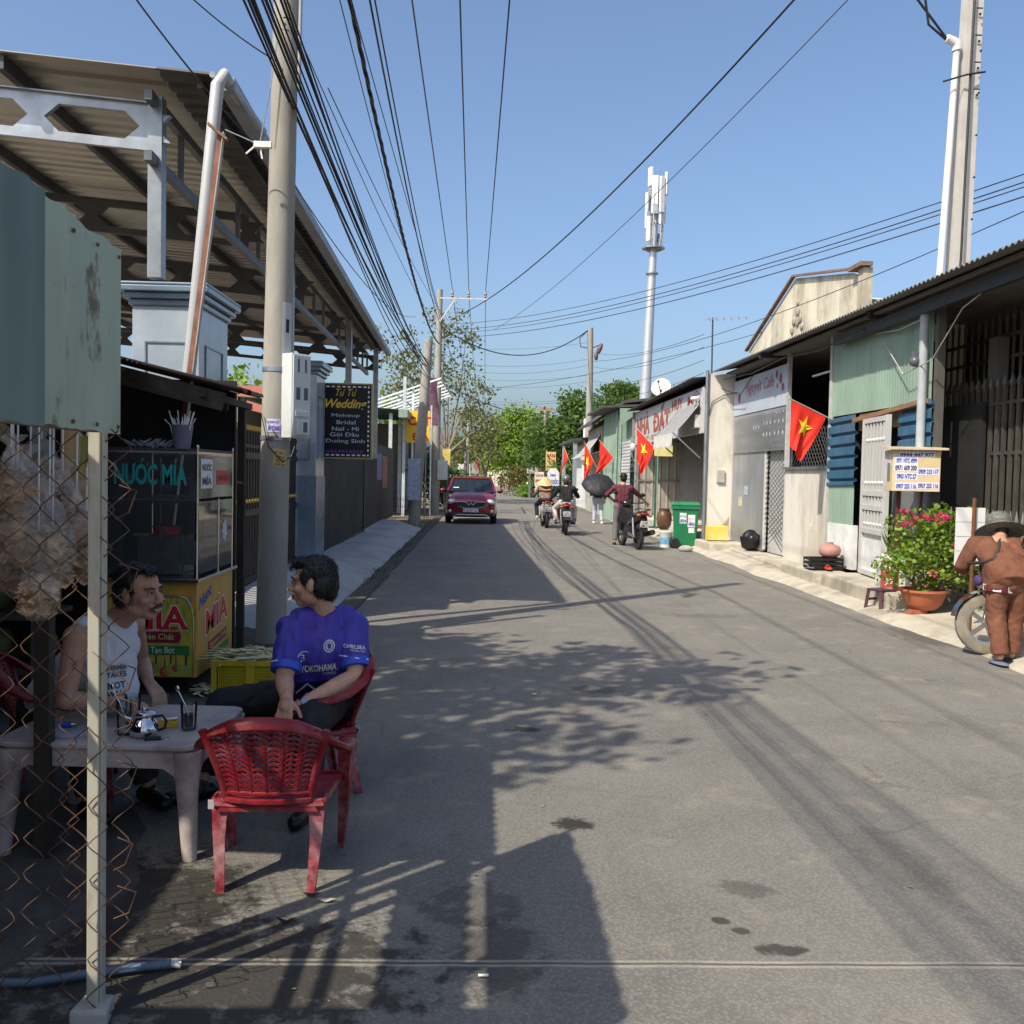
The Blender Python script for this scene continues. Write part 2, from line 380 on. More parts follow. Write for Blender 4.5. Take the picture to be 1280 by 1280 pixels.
dirtm = M('black dirty floor', (.07,.066,.06), .8, var=.5, scale=3, bump=.6, bscale=25, dirt=(.14,.132,.118), damt=.7, dscale=1.4)

struct('ground', MB().add([(-3000,-300,-.03),(3000,-300,-.03),(3000,4000,-.03),(-3000,4000,-.03)], [(0,1,2,3)]), earth)
def redge(y, side):
    w = noise.noise(V((y*.45, side*7.3, 0)))*.10 + noise.noise(V((y*1.9, side*3.1, 2)))*.045
    if side < 0: return (-1.52 if y > 7.5 else -4.6 if y < 6.2 else -1.52-(7.5-y)/1.3*3.08) + w
    return 4.72 + w
rb = MB(); ys = [-8+.4*i for i in range(60)]; ys += [ys[-1]+1.5*i for i in range(1, 80)]
def bend(y): return 0 if y < 75 else -.0045*(y-75)**2
rows = []
for y in ys:
    l, r_ = redge(y, -1)+bend(y), redge(y, 1)+bend(y); rows.append([V((l+(r_-l)*k/8, y, 0 if 0 < k < 8 else -.012)) for k in range(9)])
for i in range(len(rows)-1):
    o = len(rb.v); rb.v += rows[i]+rows[i+1]
    for k in range(8): rb.f.append((o+k, o+k+1, o+9+k+1, o+9+k)); rb.mi.append(0)
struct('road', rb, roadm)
# dirty floor under the drink stall
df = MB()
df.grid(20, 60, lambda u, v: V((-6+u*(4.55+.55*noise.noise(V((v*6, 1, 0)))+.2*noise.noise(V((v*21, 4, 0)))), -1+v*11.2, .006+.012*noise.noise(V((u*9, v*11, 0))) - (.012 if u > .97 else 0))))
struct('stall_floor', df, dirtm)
# left pavement: a concrete ramp rising from the gutter to the gates
lw = MB()
def lwf(u, v):
    y = 9.6+v*19.5; x0 = -1.62+.10*noise.noise(V((y*.5, 4, 0))) - (.55 if y > 27 else 0)*(min(1, (y-27)/2)) ; x1 = -3.6
    x = x0+(x1-x0)*u; z = .15*min(1, u*3.2)*min(1, v*6)+.008*noise.noise(V((x*2, y*2, 3)))
    return V((x, y, z if u > 0 else -.03))
lw.grid(16, 90, lwf); struct('left_pavement', lw, walkm, 60)
yard = MB().add([(-22,8,-.01),(-3.55,8,-.01),(-3.55,33,-.01),(-22,33,-.01)], [(0,1,2,3)]); struct('yard', yard, M('yard concrete', (.45,.40,.32), .9, dirt=(.3,.27,.2)))
gut = MB(); gut.grid(4, 60, lambda u, v: V((-1.66+u*.24+.05*noise.noise(V((v*30, 0, 1))), 9.8+v*26, .012+.03*max(0, noise.noise(V((u*5, v*60, 0))))*math.sin(u*3.14))))
struct('gutter_dirt', gut, M('gutter dirt', (.085,.078,.066), .95, var=.4, scale=6, bump=.8, bscale=30))
# right pavement: worn aprons, a raised slab along the walls and two steps
rw = MB()
def rwf(u, v):
    y = 6+v*32; x0 = 4.62+.12*noise.noise(V((y*.6, 9, 0)))+.05*noise.noise(V((y*2.3, 9, 0))); x = x0+(7.2-x0)*u
    z = -.03 if u == 0 else .03+.02*noise.noise(V((x*2, y*2, 1)))+.10*min(1, u*2.2)
    return V((x, y, z))
rw.grid(14, 120, rwf); struct('right_pavement', rw, apron, 50)
st = MB()
for pts, z in (([(4.86,20.2),(6.2,20.2),(6.2,22.6),(4.80,22.6)], .24), ([(5.0,14.0),(6.2,14.0),(6.2,20.17),(5.25,20.17)], .16), ([(4.98,14.2),(5.5,14.0),(5.5,15.6),(5.02,15.9)], .25), ([(4.92,11.4),(6.0,11.4),(6.0,13.97),(5.02,13.97)], .27)):
    st.prism([(x, y, -.02) for x, y in pts], (0, 0, z))
tag(st.build('doorstep_slabs', apron, None, None, .03), kind='structure')

# ================================================================== left side
# ---- chain link fence with its green sheet
fx = -1.07
p0 = V((fx, 2.74, 0))
fence = thing('chain_link_fence', 'chain link fence end with cream post and torn rusty mesh under green corrugated sheet', 'fence', p0)
creamp = M('cream painted post', (.42,.40,.32), .6, var=.12, scale=5, dirt=(.17,.10,.06), damt=.85, dscale=5, dcut=(.50,.64), stretch=(1,1,.3))
pb = MB().box((fx-.040, 2.74, 0), (fx-.007, 2.785, 2.18)); pb.box((fx-.007, 2.75, 0), (fx-.001, 2.785, 2.18))
pb.build('post', creamp, fence, None, .003, origin=p0)
pb = MB(); pb.prism([(fx-.075,2.70,0),(fx+.035,2.70,0),(fx+.02,2.80,0),(fx-.065,2.80,0)], (0,0,.05)); pb.build('footing', conc, fence, origin=p0, bev=.01)
pb = MB().bar((fx-.0, 1.2, 1.71), (fx-.0, 2.69, 1.71), .03, .04).bar((fx-.0, 1.2, 2.14), (fx-.0, 2.69, 2.14), .03, .04)
pb.box((fx-.055, 1.95, 0), (fx-.015, 1.99, 2.2)); pb.build('rail', M('weathered rail', (.20,.15,.10), .8, var=.4), fence, origin=p0)
tealm = M('faded teal sheet', (.34,.415,.31), .6, 0, .18, 3, .15, 12, dirt=(.13,.08,.05), damt=.9, dscale=5, dcut=(.57,.63), stretch=(1,1,.5))
g1 = MB(); g1.corr((fx+.020, 2.82, 1.69), (0,-.36,.004), (0,.0,.53), .15, .010, .002, rag=.012)
g1.corr((fx+.028, 2.49, 1.692), (0,-.24,.004), (0,.006,.54), .15, .010, .002, rag=.012)
g1.build('sheet_panel', tealm, fence, 40, origin=p0)
g1 = MB(); g1.corr((fx+.038, 2.30, 1.69), (0,-1.0,.006), (0,.0,.55), .15, .010, .002, rag=.012)
g1.build('sheet_panel', M('dark teal sheet', (.115,.18,.155), .6, 0, .2, 3, .15, 12, dirt=(.2,.26,.22), damt=.5, dscale=2, stretch=(1,1,.3)), fence, 40, origin=p0)
rustwire = M('rusty wire', (.12,.066,.042), .6, .35, .4, 20, dirt=(.045,.03,.022), damt=.85, dscale=5)
mesh = MB(); rnd = random.Random(3)   # wires zigzag down and hook round their neighbours; torn and slack to the left
for k in range(20):
    x0 = fx+.055-k*.053; pts = []; zt, zb = 1.70, (.02 if k != 2 else .3)
    n = int((zt-zb)/.056); 
    for i in range(n*4+1):
        f_ = i/4; z = zt-f_*.056; ph = 1-abs((f_+k) % 2-1)*2; ph = math.copysign(abs(ph)**.8, ph)
        loose = .35+min(1, k/12)*min(1, max(0, (1.45-z))/.8)
        x = x0+ph*.029+.014*noise.noise(V((k*.7, z*2.2, 0)))+loose*.05*noise.noise(V((k*.35, z*1.3, 7)))
        y = 2.765+.0042*(1 if math.sin(f_*math.pi) > 0 else -1)*1.0+.010*noise.noise(V((k*1.3, z*7, 3)))+loose*.10*noise.noise(V((k*.4, z*1.6, 9)))
        pts.append(V((x, y-.06 if False else y-.03*(1-min(1,k/2)) , z+loose*.02*noise.noise(V((k, z*4, 1))))))
    mesh.tube(pts, .0019, 6)
for zt, d in ((1.28,.05),(1.0,.04),(.72,.05),(.5,.03),(.36,.05),(.9,.05),(1.5,.04)):
    mesh.tube([(fx+.045, 2.72, zt-.05), (fx+.065+d*.5, 2.715, zt-.03), (fx+.085+d*.5, 2.715, zt+.03), (fx+.055, 2.72, zt+.045)], .0024, 6)
for k in range(3):
    for q in (0, 3): MB().lathe((fx+.027, 2.78-k*.15, 1.71+q*.16), [(.006,0),(.006,.003),(.003,.006),(.001,.007)], 8, (1,0,0)).build('screw', rust, fence, 40, origin=p0)
mesh.build('wire_mesh', rustwire, fence, 60, origin=p0)
# second fence line, set back from the road (its shadow falls across the road in front)
f2 = thing('sheet_fence', 'green sheet fence behind the chain link fence, set back from the road', 'fence', (-1.56, 2.2, 0))
q = V((-1.56, 2.2, 0)); b_ = MB().box((-1.59,2.42,0),(-1.55,2.46,2.32)); b_.box((-1.59,1.2,0),(-1.55,1.24,2.32)); b_.build('post', creamp, f2, origin=q)
b_ = MB().corr((-1.54, 2.45, 1.86), (0,-1.7,0), (0,0,.43), .10, .02, .003, rag=.02); b_.build('sheet_panel', MATS['dark teal sheet'], f2, 40, origin=q)
b_ = MB().bar((-1.57,.7,1.5),(-1.57,2.44,1.5),.035).bar((-1.57,.7,.8),(-1.57,2.44,.8),.03); b_.build('rail', MATS['weathered rail'], f2, origin=q)

# ---- drink stall: posts, roofs, dark back walls, shelves
tar = M('shade dark tarpaulin', (.018,.018,.019), .8, var=.4, scale=2); wdark = M('dark old timber', (.035,.027,.02), .8, var=.5, scale=5, stretch=(1,6,1))  # tarpaulin walls coloured near black to stand for shade inside the stall
rustroof = M('rusty brown roofing', (.085,.05,.038), .85, .1, .4, 5, .3, dirt=(.03,.02,.018), damt=.7, dscale=2)
so_ = V((-3, 5, 0)); stall = thing('drink_stall', 'dark roadside drink stall of timber posts, tarpaulin and rusty roofing', 'stall', so_)
def sp(name, mb, mat, sm=None, bev=0.): return mb.build(name, mat, stall, sm, bev, origin=so_)
r1 = MB().corr((-4.7, 2.35, 2.72), (0, 1.6, 0), (3.22, 0, -.36), .09, .02, .003); sp('roof_sheet', r1, rustroof, 40)
r1 = MB().corr((-4.7, .3, 2.80), (0, 2.0, 0), (1.80, 0, -.20), .09, .02, .003); sp('roof_sheet', r1, rustroof, 40)
r1 = MB().corr((-4.7, 3.97, 2.62), (0, 2.9, 0), (2.28, 0, -.30), .09, .02, .003); sp('roof_sheet', r1, rustroof, 40)
r1 = MB().corr((-4.7, 6.88, 2.86), (0, .75, 0), (2.98, 0, -.70), .13, .035, .004, rag=.02); r1.corr((-4.7, 7.64, 2.86), (0, .78, 0), (2.62, 0, -.615), .13, .035, .004, rag=.02); sp('roof_sheet', r1, rustroof, 40)
r1 = MB().bar((-4.6, 6.95, 2.72), (-1.86, 6.95, 2.07), .05, .13).bar((-4.6, 8.2, 2.72), (-2.15, 8.2, 2.13), .05, .1)
for x in (-3.9,-3.2,-2.5,-2.0): r1.bar((x, 6.9, 2.77-(x+4.6)*.237-.03), (x, 8.3, 2.77-(x+4.6)*.237-.03), .05, .05)
sp('rafter', r1, wdark)
for x, y, z in ((-1.62,2.4,2.33),(-1.62,3.9,2.33),(-2.05,8.25,2.2),(-4.6,1.6,2.7),(-4.6,6.8,2.7),(-3.1,6.85,2.4)):
    if x > -1.7 : x = -1.75
    sp('post', MB().bar((x,y,0),(x,y,z), .06, .06), wdark)
sp('back_wall', MB().box((-4.78,1.2,0),(-4.72,8.45,2.7)).box((-4.72,8.38,0),(-2.14,8.43,2.35)), tar)
sp('side_wall', MB().box((-4.72,1.2,0),(-1.5,1.25,2.4)), tar)
shelfm = M('stall shelf wood', (.09,.065,.045), .8, var=.4, scale=4)
for z in (.28, .62, 1.0, 1.38):
    sp('shelf', MB().box((-4.3, 6.05, z), (-2.75, 6.55, z+.03)).box((-4.3,6.05,z-.05),(-4.26,6.55,z)), shelfm)
sp('shelf_post', MB().box((-2.79,6.03,0),(-2.74,6.08,1.9)).box((-4.3,6.03,0),(-4.25,6.08,1.9)), galv)
rail_y = 3.55
sp('hanging_rail', MB().bar((-4.5,rail_y,1.86),(-1.5,rail_y,1.86),.03).bar((-1.72,1.5,1.88),(-1.72,3.9,1.88),.03), wdark)
board = MB().prism([(-1.60,3.70,1.25),(-1.45,3.70,1.25),(-1.45,3.70,1.62),(-1.60,3.70,1.80)], (0,.02,0))
solo('timber_board', board, M('new pine board', (.50,.34,.16), .6, var=.2, scale=3, stretch=(8,1,1)), 'pale new pine board with slanted top leaning behind the cream fence post', 'board')
# ---- hanging bags
bagclear = M('cloudy plastic bag', (.62,.58,.53), .2, var=.3, scale=9, spec=1., alpha=.24)
snackb = M('brown dried snacks', (.34,.18,.07), .5, var=.85, scale=30, bump=.8, bscale=50)
snackp = M('pale brown crackers', (.55,.37,.20), .5, var=.75, scale=26, bump=.8, bscale=50)
bagspec = [(14,600,3.2,.08,.12,snackb,'small dark bag hanging at the frame edge above the large one'), (52,585,3.6,.085,.12,snackp,'pale bag hanging under the sheet edge behind the others'), (96,650,3.4,.07,.11,snackb,'slim bag of brown rings behind the middle of the mesh'), (48,735,3.3,.09,.11,snackp,'round bag of crackers hanging lowest on its long string'), (16,700,3.5,.09,.13,snackb,'dark bag half hidden below the large one'), (22,645,3.25,.11,.17,snackb,'large clear bag of dark brown snacks hanging beside the frame edge'), (62,668,3.35,.10,.15,snackp,'clear bag of pale crackers bulging behind the rusty mesh'),
           (38,612,3.5,.10,.13,snackp,'cloudy bag knotted highest on the stall rail'), (78,625,3.55,.09,.12,snackb,'small bag of brown strips beside the cloudy knotted one'),
           (108,690,3.6,.065,.12,snackp,'narrow white bag hanging next to the cream post'), (66,712,3.45,.08,.07,snackp,'short bag of crackers hanging under the bulging one')]
for i, (px, py, Y, rx, rz_, inner, lab) in enumerate(bagspec):
    rx *= .8; c = AY(px, py, Y); t = thing('snack_bag', lab, 'bag', (c.x, c.y, c.z-rz_), group='bags hanging in the drink stall')
    def crump(mb, amp, sd):
        for p in mb.v:
            nn = noise.noise(V((p.x*16+sd, p.y*16, p.z*14)))*amp; p.x += nn; p.y += noise.noise(V((p.x*17, p.y*12+sd, p.z*15)))*amp
        return mb
    ci = MB().ell((0,0,rz_*.70), (rx*.66, rx*.52, rz_*.48), n=14, k=9); rb2_ = random.Random(i)
    for q_ in range(95):
        d_ = V((rb2_.gauss(0,1), rb2_.gauss(0,1), rb2_.gauss(0,1))).normalized()*rb2_.uniform(.8,1.02); c_ = V((d_.x*rx*.80, d_.y*rx*.64, rz_*.70+d_.z*rz_*.6)); ax_, ay_ = perp((rb2_.gauss(0,1), rb2_.gauss(0,1), rb2_.gauss(0,1)+.01)); h_ = rb2_.uniform(.020,.042)
        ci.add([c_-ax_*h_, c_+ay_*h_*.6+ax_.cross(ay_)*h_*.3, c_+ax_*h_, c_-ay_*h_*.6+ax_.cross(ay_)*h_*.3], [(0,1,2,3)])
    ci.build('contents', inner, t)
    bg_ = MB().lathe((0,0,0), [(rx*.35,0),(rx*.9,.03),(rx*1.06,rz_*.6),(rx*.98,rz_*1.1),(rx*.55,rz_*1.55),(.018,rz_*1.85),(.012,rz_*1.95),(.035,rz_*2.1),(.05,rz_*2.25)], 18, sq=(1,.8)); crump(bg_, .025, i+4).build('plastic', bagclear, t, 50)
    MB().tube([(0,0,rz_*1.9),(0,.005,max(rz_*2.1, 1.86-(c.z-rz_)))], .003, 5).build('string', whitep, t)
t = MB()
for k in range(9):
    a = AY(103+k*1.2, 545, 3.3); b2 = AY(99+k*2.2, 590-k % 3*6, 3.3); t.tube([a, (a+b2)/2+V((0,.01,0)), b2], .0035, 5)
solo('herb_bunch', t, M('pale green stems', (.22,.24,.06), .6), 'thin bunch of green stems hanging from the stall rail', 'herbs')
cg = M('green coconut husk', (.10,.13,.035), .5, var=.35, scale=4, dirt=(.16,.11,.05), damt=.5)
rr = random.Random(5); k = 0
for z in (.65, 1.03, .31):
    for j in range(6):
        k += 1; x = -4.1+j*.25+rr.uniform(-.03,.03); c = V((x, 6.3+rr.uniform(-.08,.05), z+.115))
        mb = MB().ell(c, (.105+rr.uniform(-.01,.012), .105, .12), n=12, k=8)
        solo('coconut', mb, cg, 'green coconut among the rows of coconuts on the dark stall shelves', 'coconut', 'coconuts on the stall shelves', smooth=60)
# ================================================================== juice cart
c0 = V((-1.97, 6.72, 0)); CW, CD = 1.22, .95
cart = thing('juice_cart', 'yellow sugarcane juice cart with printed panels and a steel framed glass case', 'food cart', c0); cart.scale = (.52, 1, 1)
def cpt(name, mb, mat, sm=None, bev=0., par=None): return mb.build(name, mat, par or cart, sm, bev)
steel = M('stainless steel', (.55,.56,.58), .25, 1., .08, 8)
panel = M('yellow cart print', (.55,.44,.06), .4, var=.22, scale=2.2, dirt=(.20,.26,.04), damt=.8, dscale=1.8, dcut=(.45,.6))
panelo = M('orange cart print', (.55,.30,.05), .4, var=.25, scale=3, dirt=(.42,.35,.07), damt=.7, dscale=2)
bz, tz = .13, .80
cpt('body', MB().box((-CW,.0,bz),(0,CD,tz)), panelo, None, .004)
# front panel with an arched steel trim
def arch(x0, x1, z0, z1, r, n=8):
    p = [(x0, z0), (x1, z0), (x1, z1-r)]
    p += [(x1-r+r*math.cos(a*math.pi/2/n), z1-r+r*math.sin(a*math.pi/2/n)) for a in range(1, n+1)]
    p += [(x0+r*.3, z1), (x0, z1-r*.3)]; return p
A = arch(-CW+.03, -.035, bz+.01, .70, .17)
cpt('front_panel', MB().prism([(x, -.004, z) for x, z in A], (0, -.004, 0)), panel)
cpt('trim', MB().tube([(x, -.010, z) for x, z in A[1:-1]], .008, 6), steel, 60)
cpt('counter', MB().box((-CW-.03,-.05,tz),(.05,CD+.05,tz+.025)), steel, None, .004)
fr = MB()
for x, y in ((0,0),(-CW,0),(0,CD),(-CW,CD)):
    fr.tube([(x*.985-.008, y*.98+.008, tz+.025), (x*.985-.008, y*.98+.008, 1.73)], .013, 8); fr.ell((x*.985-.008, y*.98+.008, 1.74), .018, n=8, k=6)
for z in (1.70, 1.37):
    fr.bar((-.01,.01,z),(-.01,CD-.01,z),.02); fr.bar((-CW+.01,.01,z),(-.01,.01,z),.018); fr.bar((-CW+.01,CD-.01,z),(-.01,CD-.01,z),.018)
fr.bar((-.5,.02,tz+.2),(-.5,.02,1.66),.012); fr.bar((-.01,CD*.56,tz),(-.01,CD*.56,1.37),.03)
cpt('frame', fr, steel, 50)
gl = GLASS('cart glass', (.55,.58,.56), .04, .10)
cpt('front_glass', MB().add([(-CW+.03,0,tz+.05),(-.03,0,tz+.05),(-.03,0,1.69),(-CW+.03,0,1.69)], [(0,1,2,3)]), gl)
cpt('side_glass', MB().add([(0,.03,tz+.05),(0,CD-.03,tz+.05),(0,CD-.03,1.69),(0,.03,1.69)], [(0,1,2,3)]), gl)
cpt('shelf', MB().box((-CW+.02,.05,1.345),(-.03,CD-.02,1.357)), M('grimy shelf', (.06,.06,.06), .5))
cpt('roof_board', MB().box((-CW,0,1.715),(0,CD,1.728)), M('cart roof board', (.05,.05,.05), .6))
tg = M('teal lettering', (.02,.30,.27), .5)
cpt('lettering', MB().text('NƯỚC MÍA', (-1.10,-.002,1.47), (.96,0,0), (0,0,.185), .03), tg)
cpt('lettering', MB().text('Sạch', (-.30,CD-.03,1.22), (-.24,0,0), (0,0,.12), .01), M('brown lettering', (.16,.09,.06), .6))
# printed words on the front panel
wl = M('white outline print', (.70,.66,.66), .5); cr_ = M('crimson print', (.55,.02,.025), .5); gr_ = M('green print band', (.03,.19,.035), .5); mg = M('maroon print band', (.24,.014,.04), .5); yl = M('cream print', (.66,.50,.16), .5)
pr = MB(); pr.text('MÍA', (-.90,-.009,.46), (.80,0,0), (0,0,.225), .055, lift=.001); cpt('print_outline', pr, wl)
pr = MB(); pr.text('MÍA', (-.885,-.009,.47), (.77,0,0), (0,0,.205), .028, lift=.003)
for x0, x1 in ((-.885,-.80),(-.66,-.57),(-.49,-.36),(-.34,-.245),(-.19,-.105)): pr.box((x0,-.013,.468),(x1,-.0115,.488))
cpt('print', pr, cr_)
pr = MB().prism([(-.95,-.009,.375),(-.23,-.009,.375),(-.20,-.009,.41),(-.21,-.009,.452),(-.95,-.009,.452)], (0,-.002,0)); cpt('print_band', pr, mg)
pr = MB().prism([(-.78,-.009,.29),(-.09,-.009,.29),(-.09,-.009,.355),(-.78,-.009,.355)], (0,-.002,0)); cpt('print_band', pr, gr_)
pr = MB(); pr.text('Nguyên Chất', (-.86,-.012,.385), (.57,0,0), (0,0,.058), .012); cpt('print', pr, yl)
pr = MB(); pr.text('Tạo Bọt', (-.60,-.012,.295), (.32,0,0), (0,0,.052), .010); cpt('print', pr, wl)
rr = random.Random(9); cols = [M('print cane green', (.30,.34,.07), .5), M('print dark cane', (.07,.05,.05), .5), M('print fruit red', (.36,.07,.03), .5), M('print fruit orange', (.45,.19,.03), .5), M('print leaf', (.10,.20,.03), .5)]
mbs = [MB() for _ in cols]
def disc(mb, x, z, r, y=-.0095):
    mb.add([(x+r*1.8*math.cos(a*.5236), y, z+r*math.sin(a*.5236)) for a in range(12)], [tuple(range(12))])
for k in range(16): disc(mbs[rr.choice((0,0,2,3,2))], -.9+k*.053+rr.uniform(-.01,.01), .175+rr.uniform(-.012,.03), rr.uniform(.022,.04), -.0092-.0001*k)
for k in range(6): x = -.62+k*.09+rr.uniform(-.02,.02); mbs[1].add([(x,-.0088,.20),(x+.022,-.0088,.20),(x+.022+rr.uniform(-.02,.02),-.0088,.29),(x,-.0088,.29)], [(0,1,2,3)])
for k in range(26):
    x = rr.uniform(-.75,-.07); z = rr.uniform(.36,.66); a = rr.uniform(.5,2.6); l = rr.uniform(.05,.15); w_ = .008
    mbs[4].add([(x,-.0085-.00002*k,z),(x+l*.5*math.cos(a)-w_,-.0085-.00002*k,z+l*.5*math.sin(a)),(x+l*math.cos(a+.3),-.0085-.00002*k,z+l*math.sin(a+.3)),(x+l*.5*math.cos(a)+w_,-.0085-.00002*k,z+l*.5*math.sin(a))], [(0,1,2,3)])
for mb, mt in zip(mbs, cols): 
    for i, f in enumerate(mb.f): pass
    cpt('print_picture', mb, mt)
# right side panel
pr = MB(); U = V((0,.66,0)); pr.text('MÍA', (.003,.20,.38), (0,.62,.06), (0,0,.25), .05, lift=.001); cpt('print_outline', pr, wl)
pr = MB(); pr.text('MÍA', (.003,.215,.39), (0,.59,.06), (0,0,.225), .026, lift=.003); cpt('print', pr, cr_)
pr = MB(); pr.text('Nước', (.003,.05,.59), (0,.32,.09), (0,0,.09), .02, .2, lift=.002); cpt('print', pr, bluep)
pr = MB().prism([(.002,.28,.26),(.002,.78,.30),(.002,.78,.37),(.002,.28,.33)], (.002,0,0)); cpt('print_band', pr, mg)
pr = MB().prism([(.002,.30,.18),(.002,.84,.22),(.002,.84,.275),(.002,.30,.235)], (.002,0,0)); cpt('print_band', pr, gr_)
pr = MB(); pr.text('Nguyên Chất', (.005,.31,.275), (0,.44,.035), (0,0,.05), .01); cpt('print', pr, yl)
# stickers
pr = MB().box((.002,.07,1.45),(.004,.36,1.66)); cpt('sticker', pr, whitep)
pr = MB(); pr.text('NƯỚC', (.005,.10,1.575), (0,.23,0), (0,0,.06), .03); pr.text('MÍA', (.005,.10,1.475), (0,.23,0), (0,0,.07), .03); cpt('lettering', pr, blackp)
pr = MB().box((.002,.47,1.47),(.004,.83,1.58)); cpt('sticker', pr, M('red sticker', (.5,.05,.04), .5)); pr = MB(); pr.text('SIÊU SẠCH', (.005,.5,1.495), (0,.30,0), (0,0,.06), .02); cpt('lettering', pr, M('dark red lettering', (.28,.02,.02)))
st_ = [(.003, .70+(.10 if i % 2 else .065)*math.cos(i*math.pi/9)*.8, 1.12+(.10 if i % 2 else .065)*math.sin(i*math.pi/9)) for i in range(18)]
cpt('star_sticker', MB().prism(st_, (.002,0,0)), M('pale blue sticker', (.5,.57,.62)))
# juice press inside, wheels under
cpt('press', MB().box((-.92,.20,tz+.03),(-.36,.55,1.10)).prism([(-.36,.22,tz+.1),(-.36,.22,1.06),(-.08,.22,.98),(-.08,.22,tz+.1)], (0,.3,0)).box((-.33,.19,tz+.03),(-.29,.21,1.12)), M('dull press steel', (.16,.165,.17), .45, .6))
cpt('press_wheel', MB().lathe((-.07,.50,1.12), [(.03,-.02),(.19,-.02),(.20,0),(.19,.02),(.03,.02)], 28, (1,0,0)), M('grey press wheel', (.12,.12,.125), .5, .4), 40)
for x in (-1.05,-.12):
    for y in (.12,.83): cpt('caster', MB().lathe((x,y,.065), [(.012,-.02),(.065,-.02),(.065,.02),(.012,.02)], 16, (1,0,0)).bar((x,y,.07),(x,y,.14),.03), rubber, 40)
# things standing on and in the cart
rb_ = MB().lathe((-2.26,6.98,1.10+.01), [(.08,0),(.10,.055),(.11,.065),(.10,.062)], 18); solo('red_basket', rb_, M('red plastic basket', (.45,.035,.035), .4), 'shallow red plastic basket on the press inside the juice cart', 'basket', smooth=50)
rb_ = MB().box((-2.48,6.92,1.105),(-2.38,6.94,1.12)); solo('knife', rb_, M('orange knife', (.5,.28,.06), .4), 'thin orange handled knife lying left of the red basket in the cart', 'knife')
def strawbasket(x, y, z, lab, nst):
    t = thing('straw_basket', lab, 'basket', (x,y,z), group='lavender baskets on the juice cart'); bm_ = M('lavender basket', (.16,.14,.22), .5)
    mb = MB().lathe((0,0,0), [(.055,0),(.075,.16),(.08,.17),(.072,.168),(.05,.02)], 18)
    for a in range(18):
        for zz in range(5): pass
    mb.build('basket_body', bm_, t, 50)
    if nst:
        s2 = MB(); r2 = random.Random(4)
        for i in range(nst): a = r2.uniform(0,6.28); q = r2.uniform(.01,.05); s2.tube([(math.cos(a)*q,math.sin(a)*q,.03),(math.cos(a)*q*1.8,math.sin(a)*q*1.8,.17),(math.cos(a)*q*2.6,math.sin(a)*q*2.6,.17+r2.uniform(.03,.11))], .003, 5)
        s2.build('straws', whitep, t)
strawbasket(-2.15, 6.95, 1.728, 'lavender basket of white straws on top of the juice cart', 22)
strawbasket(-2.09, 7.05, 1.358, 'empty lavender basket on the shelf behind the teal lettering', 0)
pl = MB(); r2 = random.Random(12)
for i in range(40):
    a = r2.uniform(0, 6.28); x = -2.38+r2.uniform(-.12,.12); y = 7.0+r2.uniform(-.06,.06); pl.tube([(x,y,1.735+r2.uniform(0,.02)),(x+.1*math.cos(a),y+.05*math.sin(a),1.75+r2.uniform(0,.05))], .004, 5)
solo('cup_lids', pl, M('cloudy cup plastic', (.33,.33,.36), .3), 'heap of cloudy plastic straws and wrappers on the cart roof', 'wrappers')

# ---- yellow crate and cane husks
ca = G(272, 868); cb = G(352, 866)
cr0 = V((-1.60, 6.92, 0)); crate = thing('plastic_crate', 'yellow plastic crate overflowing with pressed sugarcane beside the pole', 'crate', cr0)
ym = M('yellow crate plastic', (.50,.38,.02), .5, var=.15, dirt=(.20,.15,.03), damt=.5, dscale=4)
cm = MB(); W_, D_, H_ = .50, .36, .25
def latt(o, U, W, nu, nv, t=.004):
    o, U, W = V(o), V(U), V(W)
    N = U.cross(W).normalized()
    for i in range(nu+1): cm.bar(o+U*(i/nu), o+U*(i/nu)+W, .0075, .006, N)
    for j in range(nv+1): cm.bar(o+W*(j/nv), o+W*(j/nv)+U, .006, .0075, N)
for x0, x1 in ((-W_/2+.03,-.03),(.03,W_/2-.03)):
    latt((x0,-D_/2,.035),(x1-x0,0,0),(0,0,H_-.07),14,8); latt((x0,D_/2,.035),(x1-x0,0,0),(0,0,H_-.07),14,8)
latt((W_/2,-D_/2+.03,.035),(0,D_-.06,0),(0,0,H_-.07),18,8); latt((-W_/2,-D_/2+.03,.035),(0,D_-.06,0),(0,0,H_-.07),18,8)
for y in (-D_/2, D_/2): cm.box((-W_/2,y-.008,0),(W_/2,y+.008,.035)); cm.box((-W_/2,y-.012,H_-.035),(W_/2,y+.012,H_)); cm.box((-.03,y-.009,.03),(.03,y+.009,H_-.03))
for x in (-W_/2, W_/2): cm.box((x-.008,-D_/2,.001),(x+.008,D_/2,.036)); cm.box((x-.012,-D_/2,H_-.034),(x+.012,D_/2,H_+.001))
for x in (-W_/2, W_/2):
    for y in (-D_/2, D_/2): cm.box((x-.018,y-.018,.002),(x+.018,y+.018,H_-.002))
cm.box((-W_/2+.01,-D_/2+.01,.01),(W_/2-.01,D_/2-.01,.02)); cm.build('crate_body', ym, crate)
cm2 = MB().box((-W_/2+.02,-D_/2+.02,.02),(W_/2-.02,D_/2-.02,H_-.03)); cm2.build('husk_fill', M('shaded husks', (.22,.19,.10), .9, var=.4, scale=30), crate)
hk = MB(); r2 = random.Random(21)
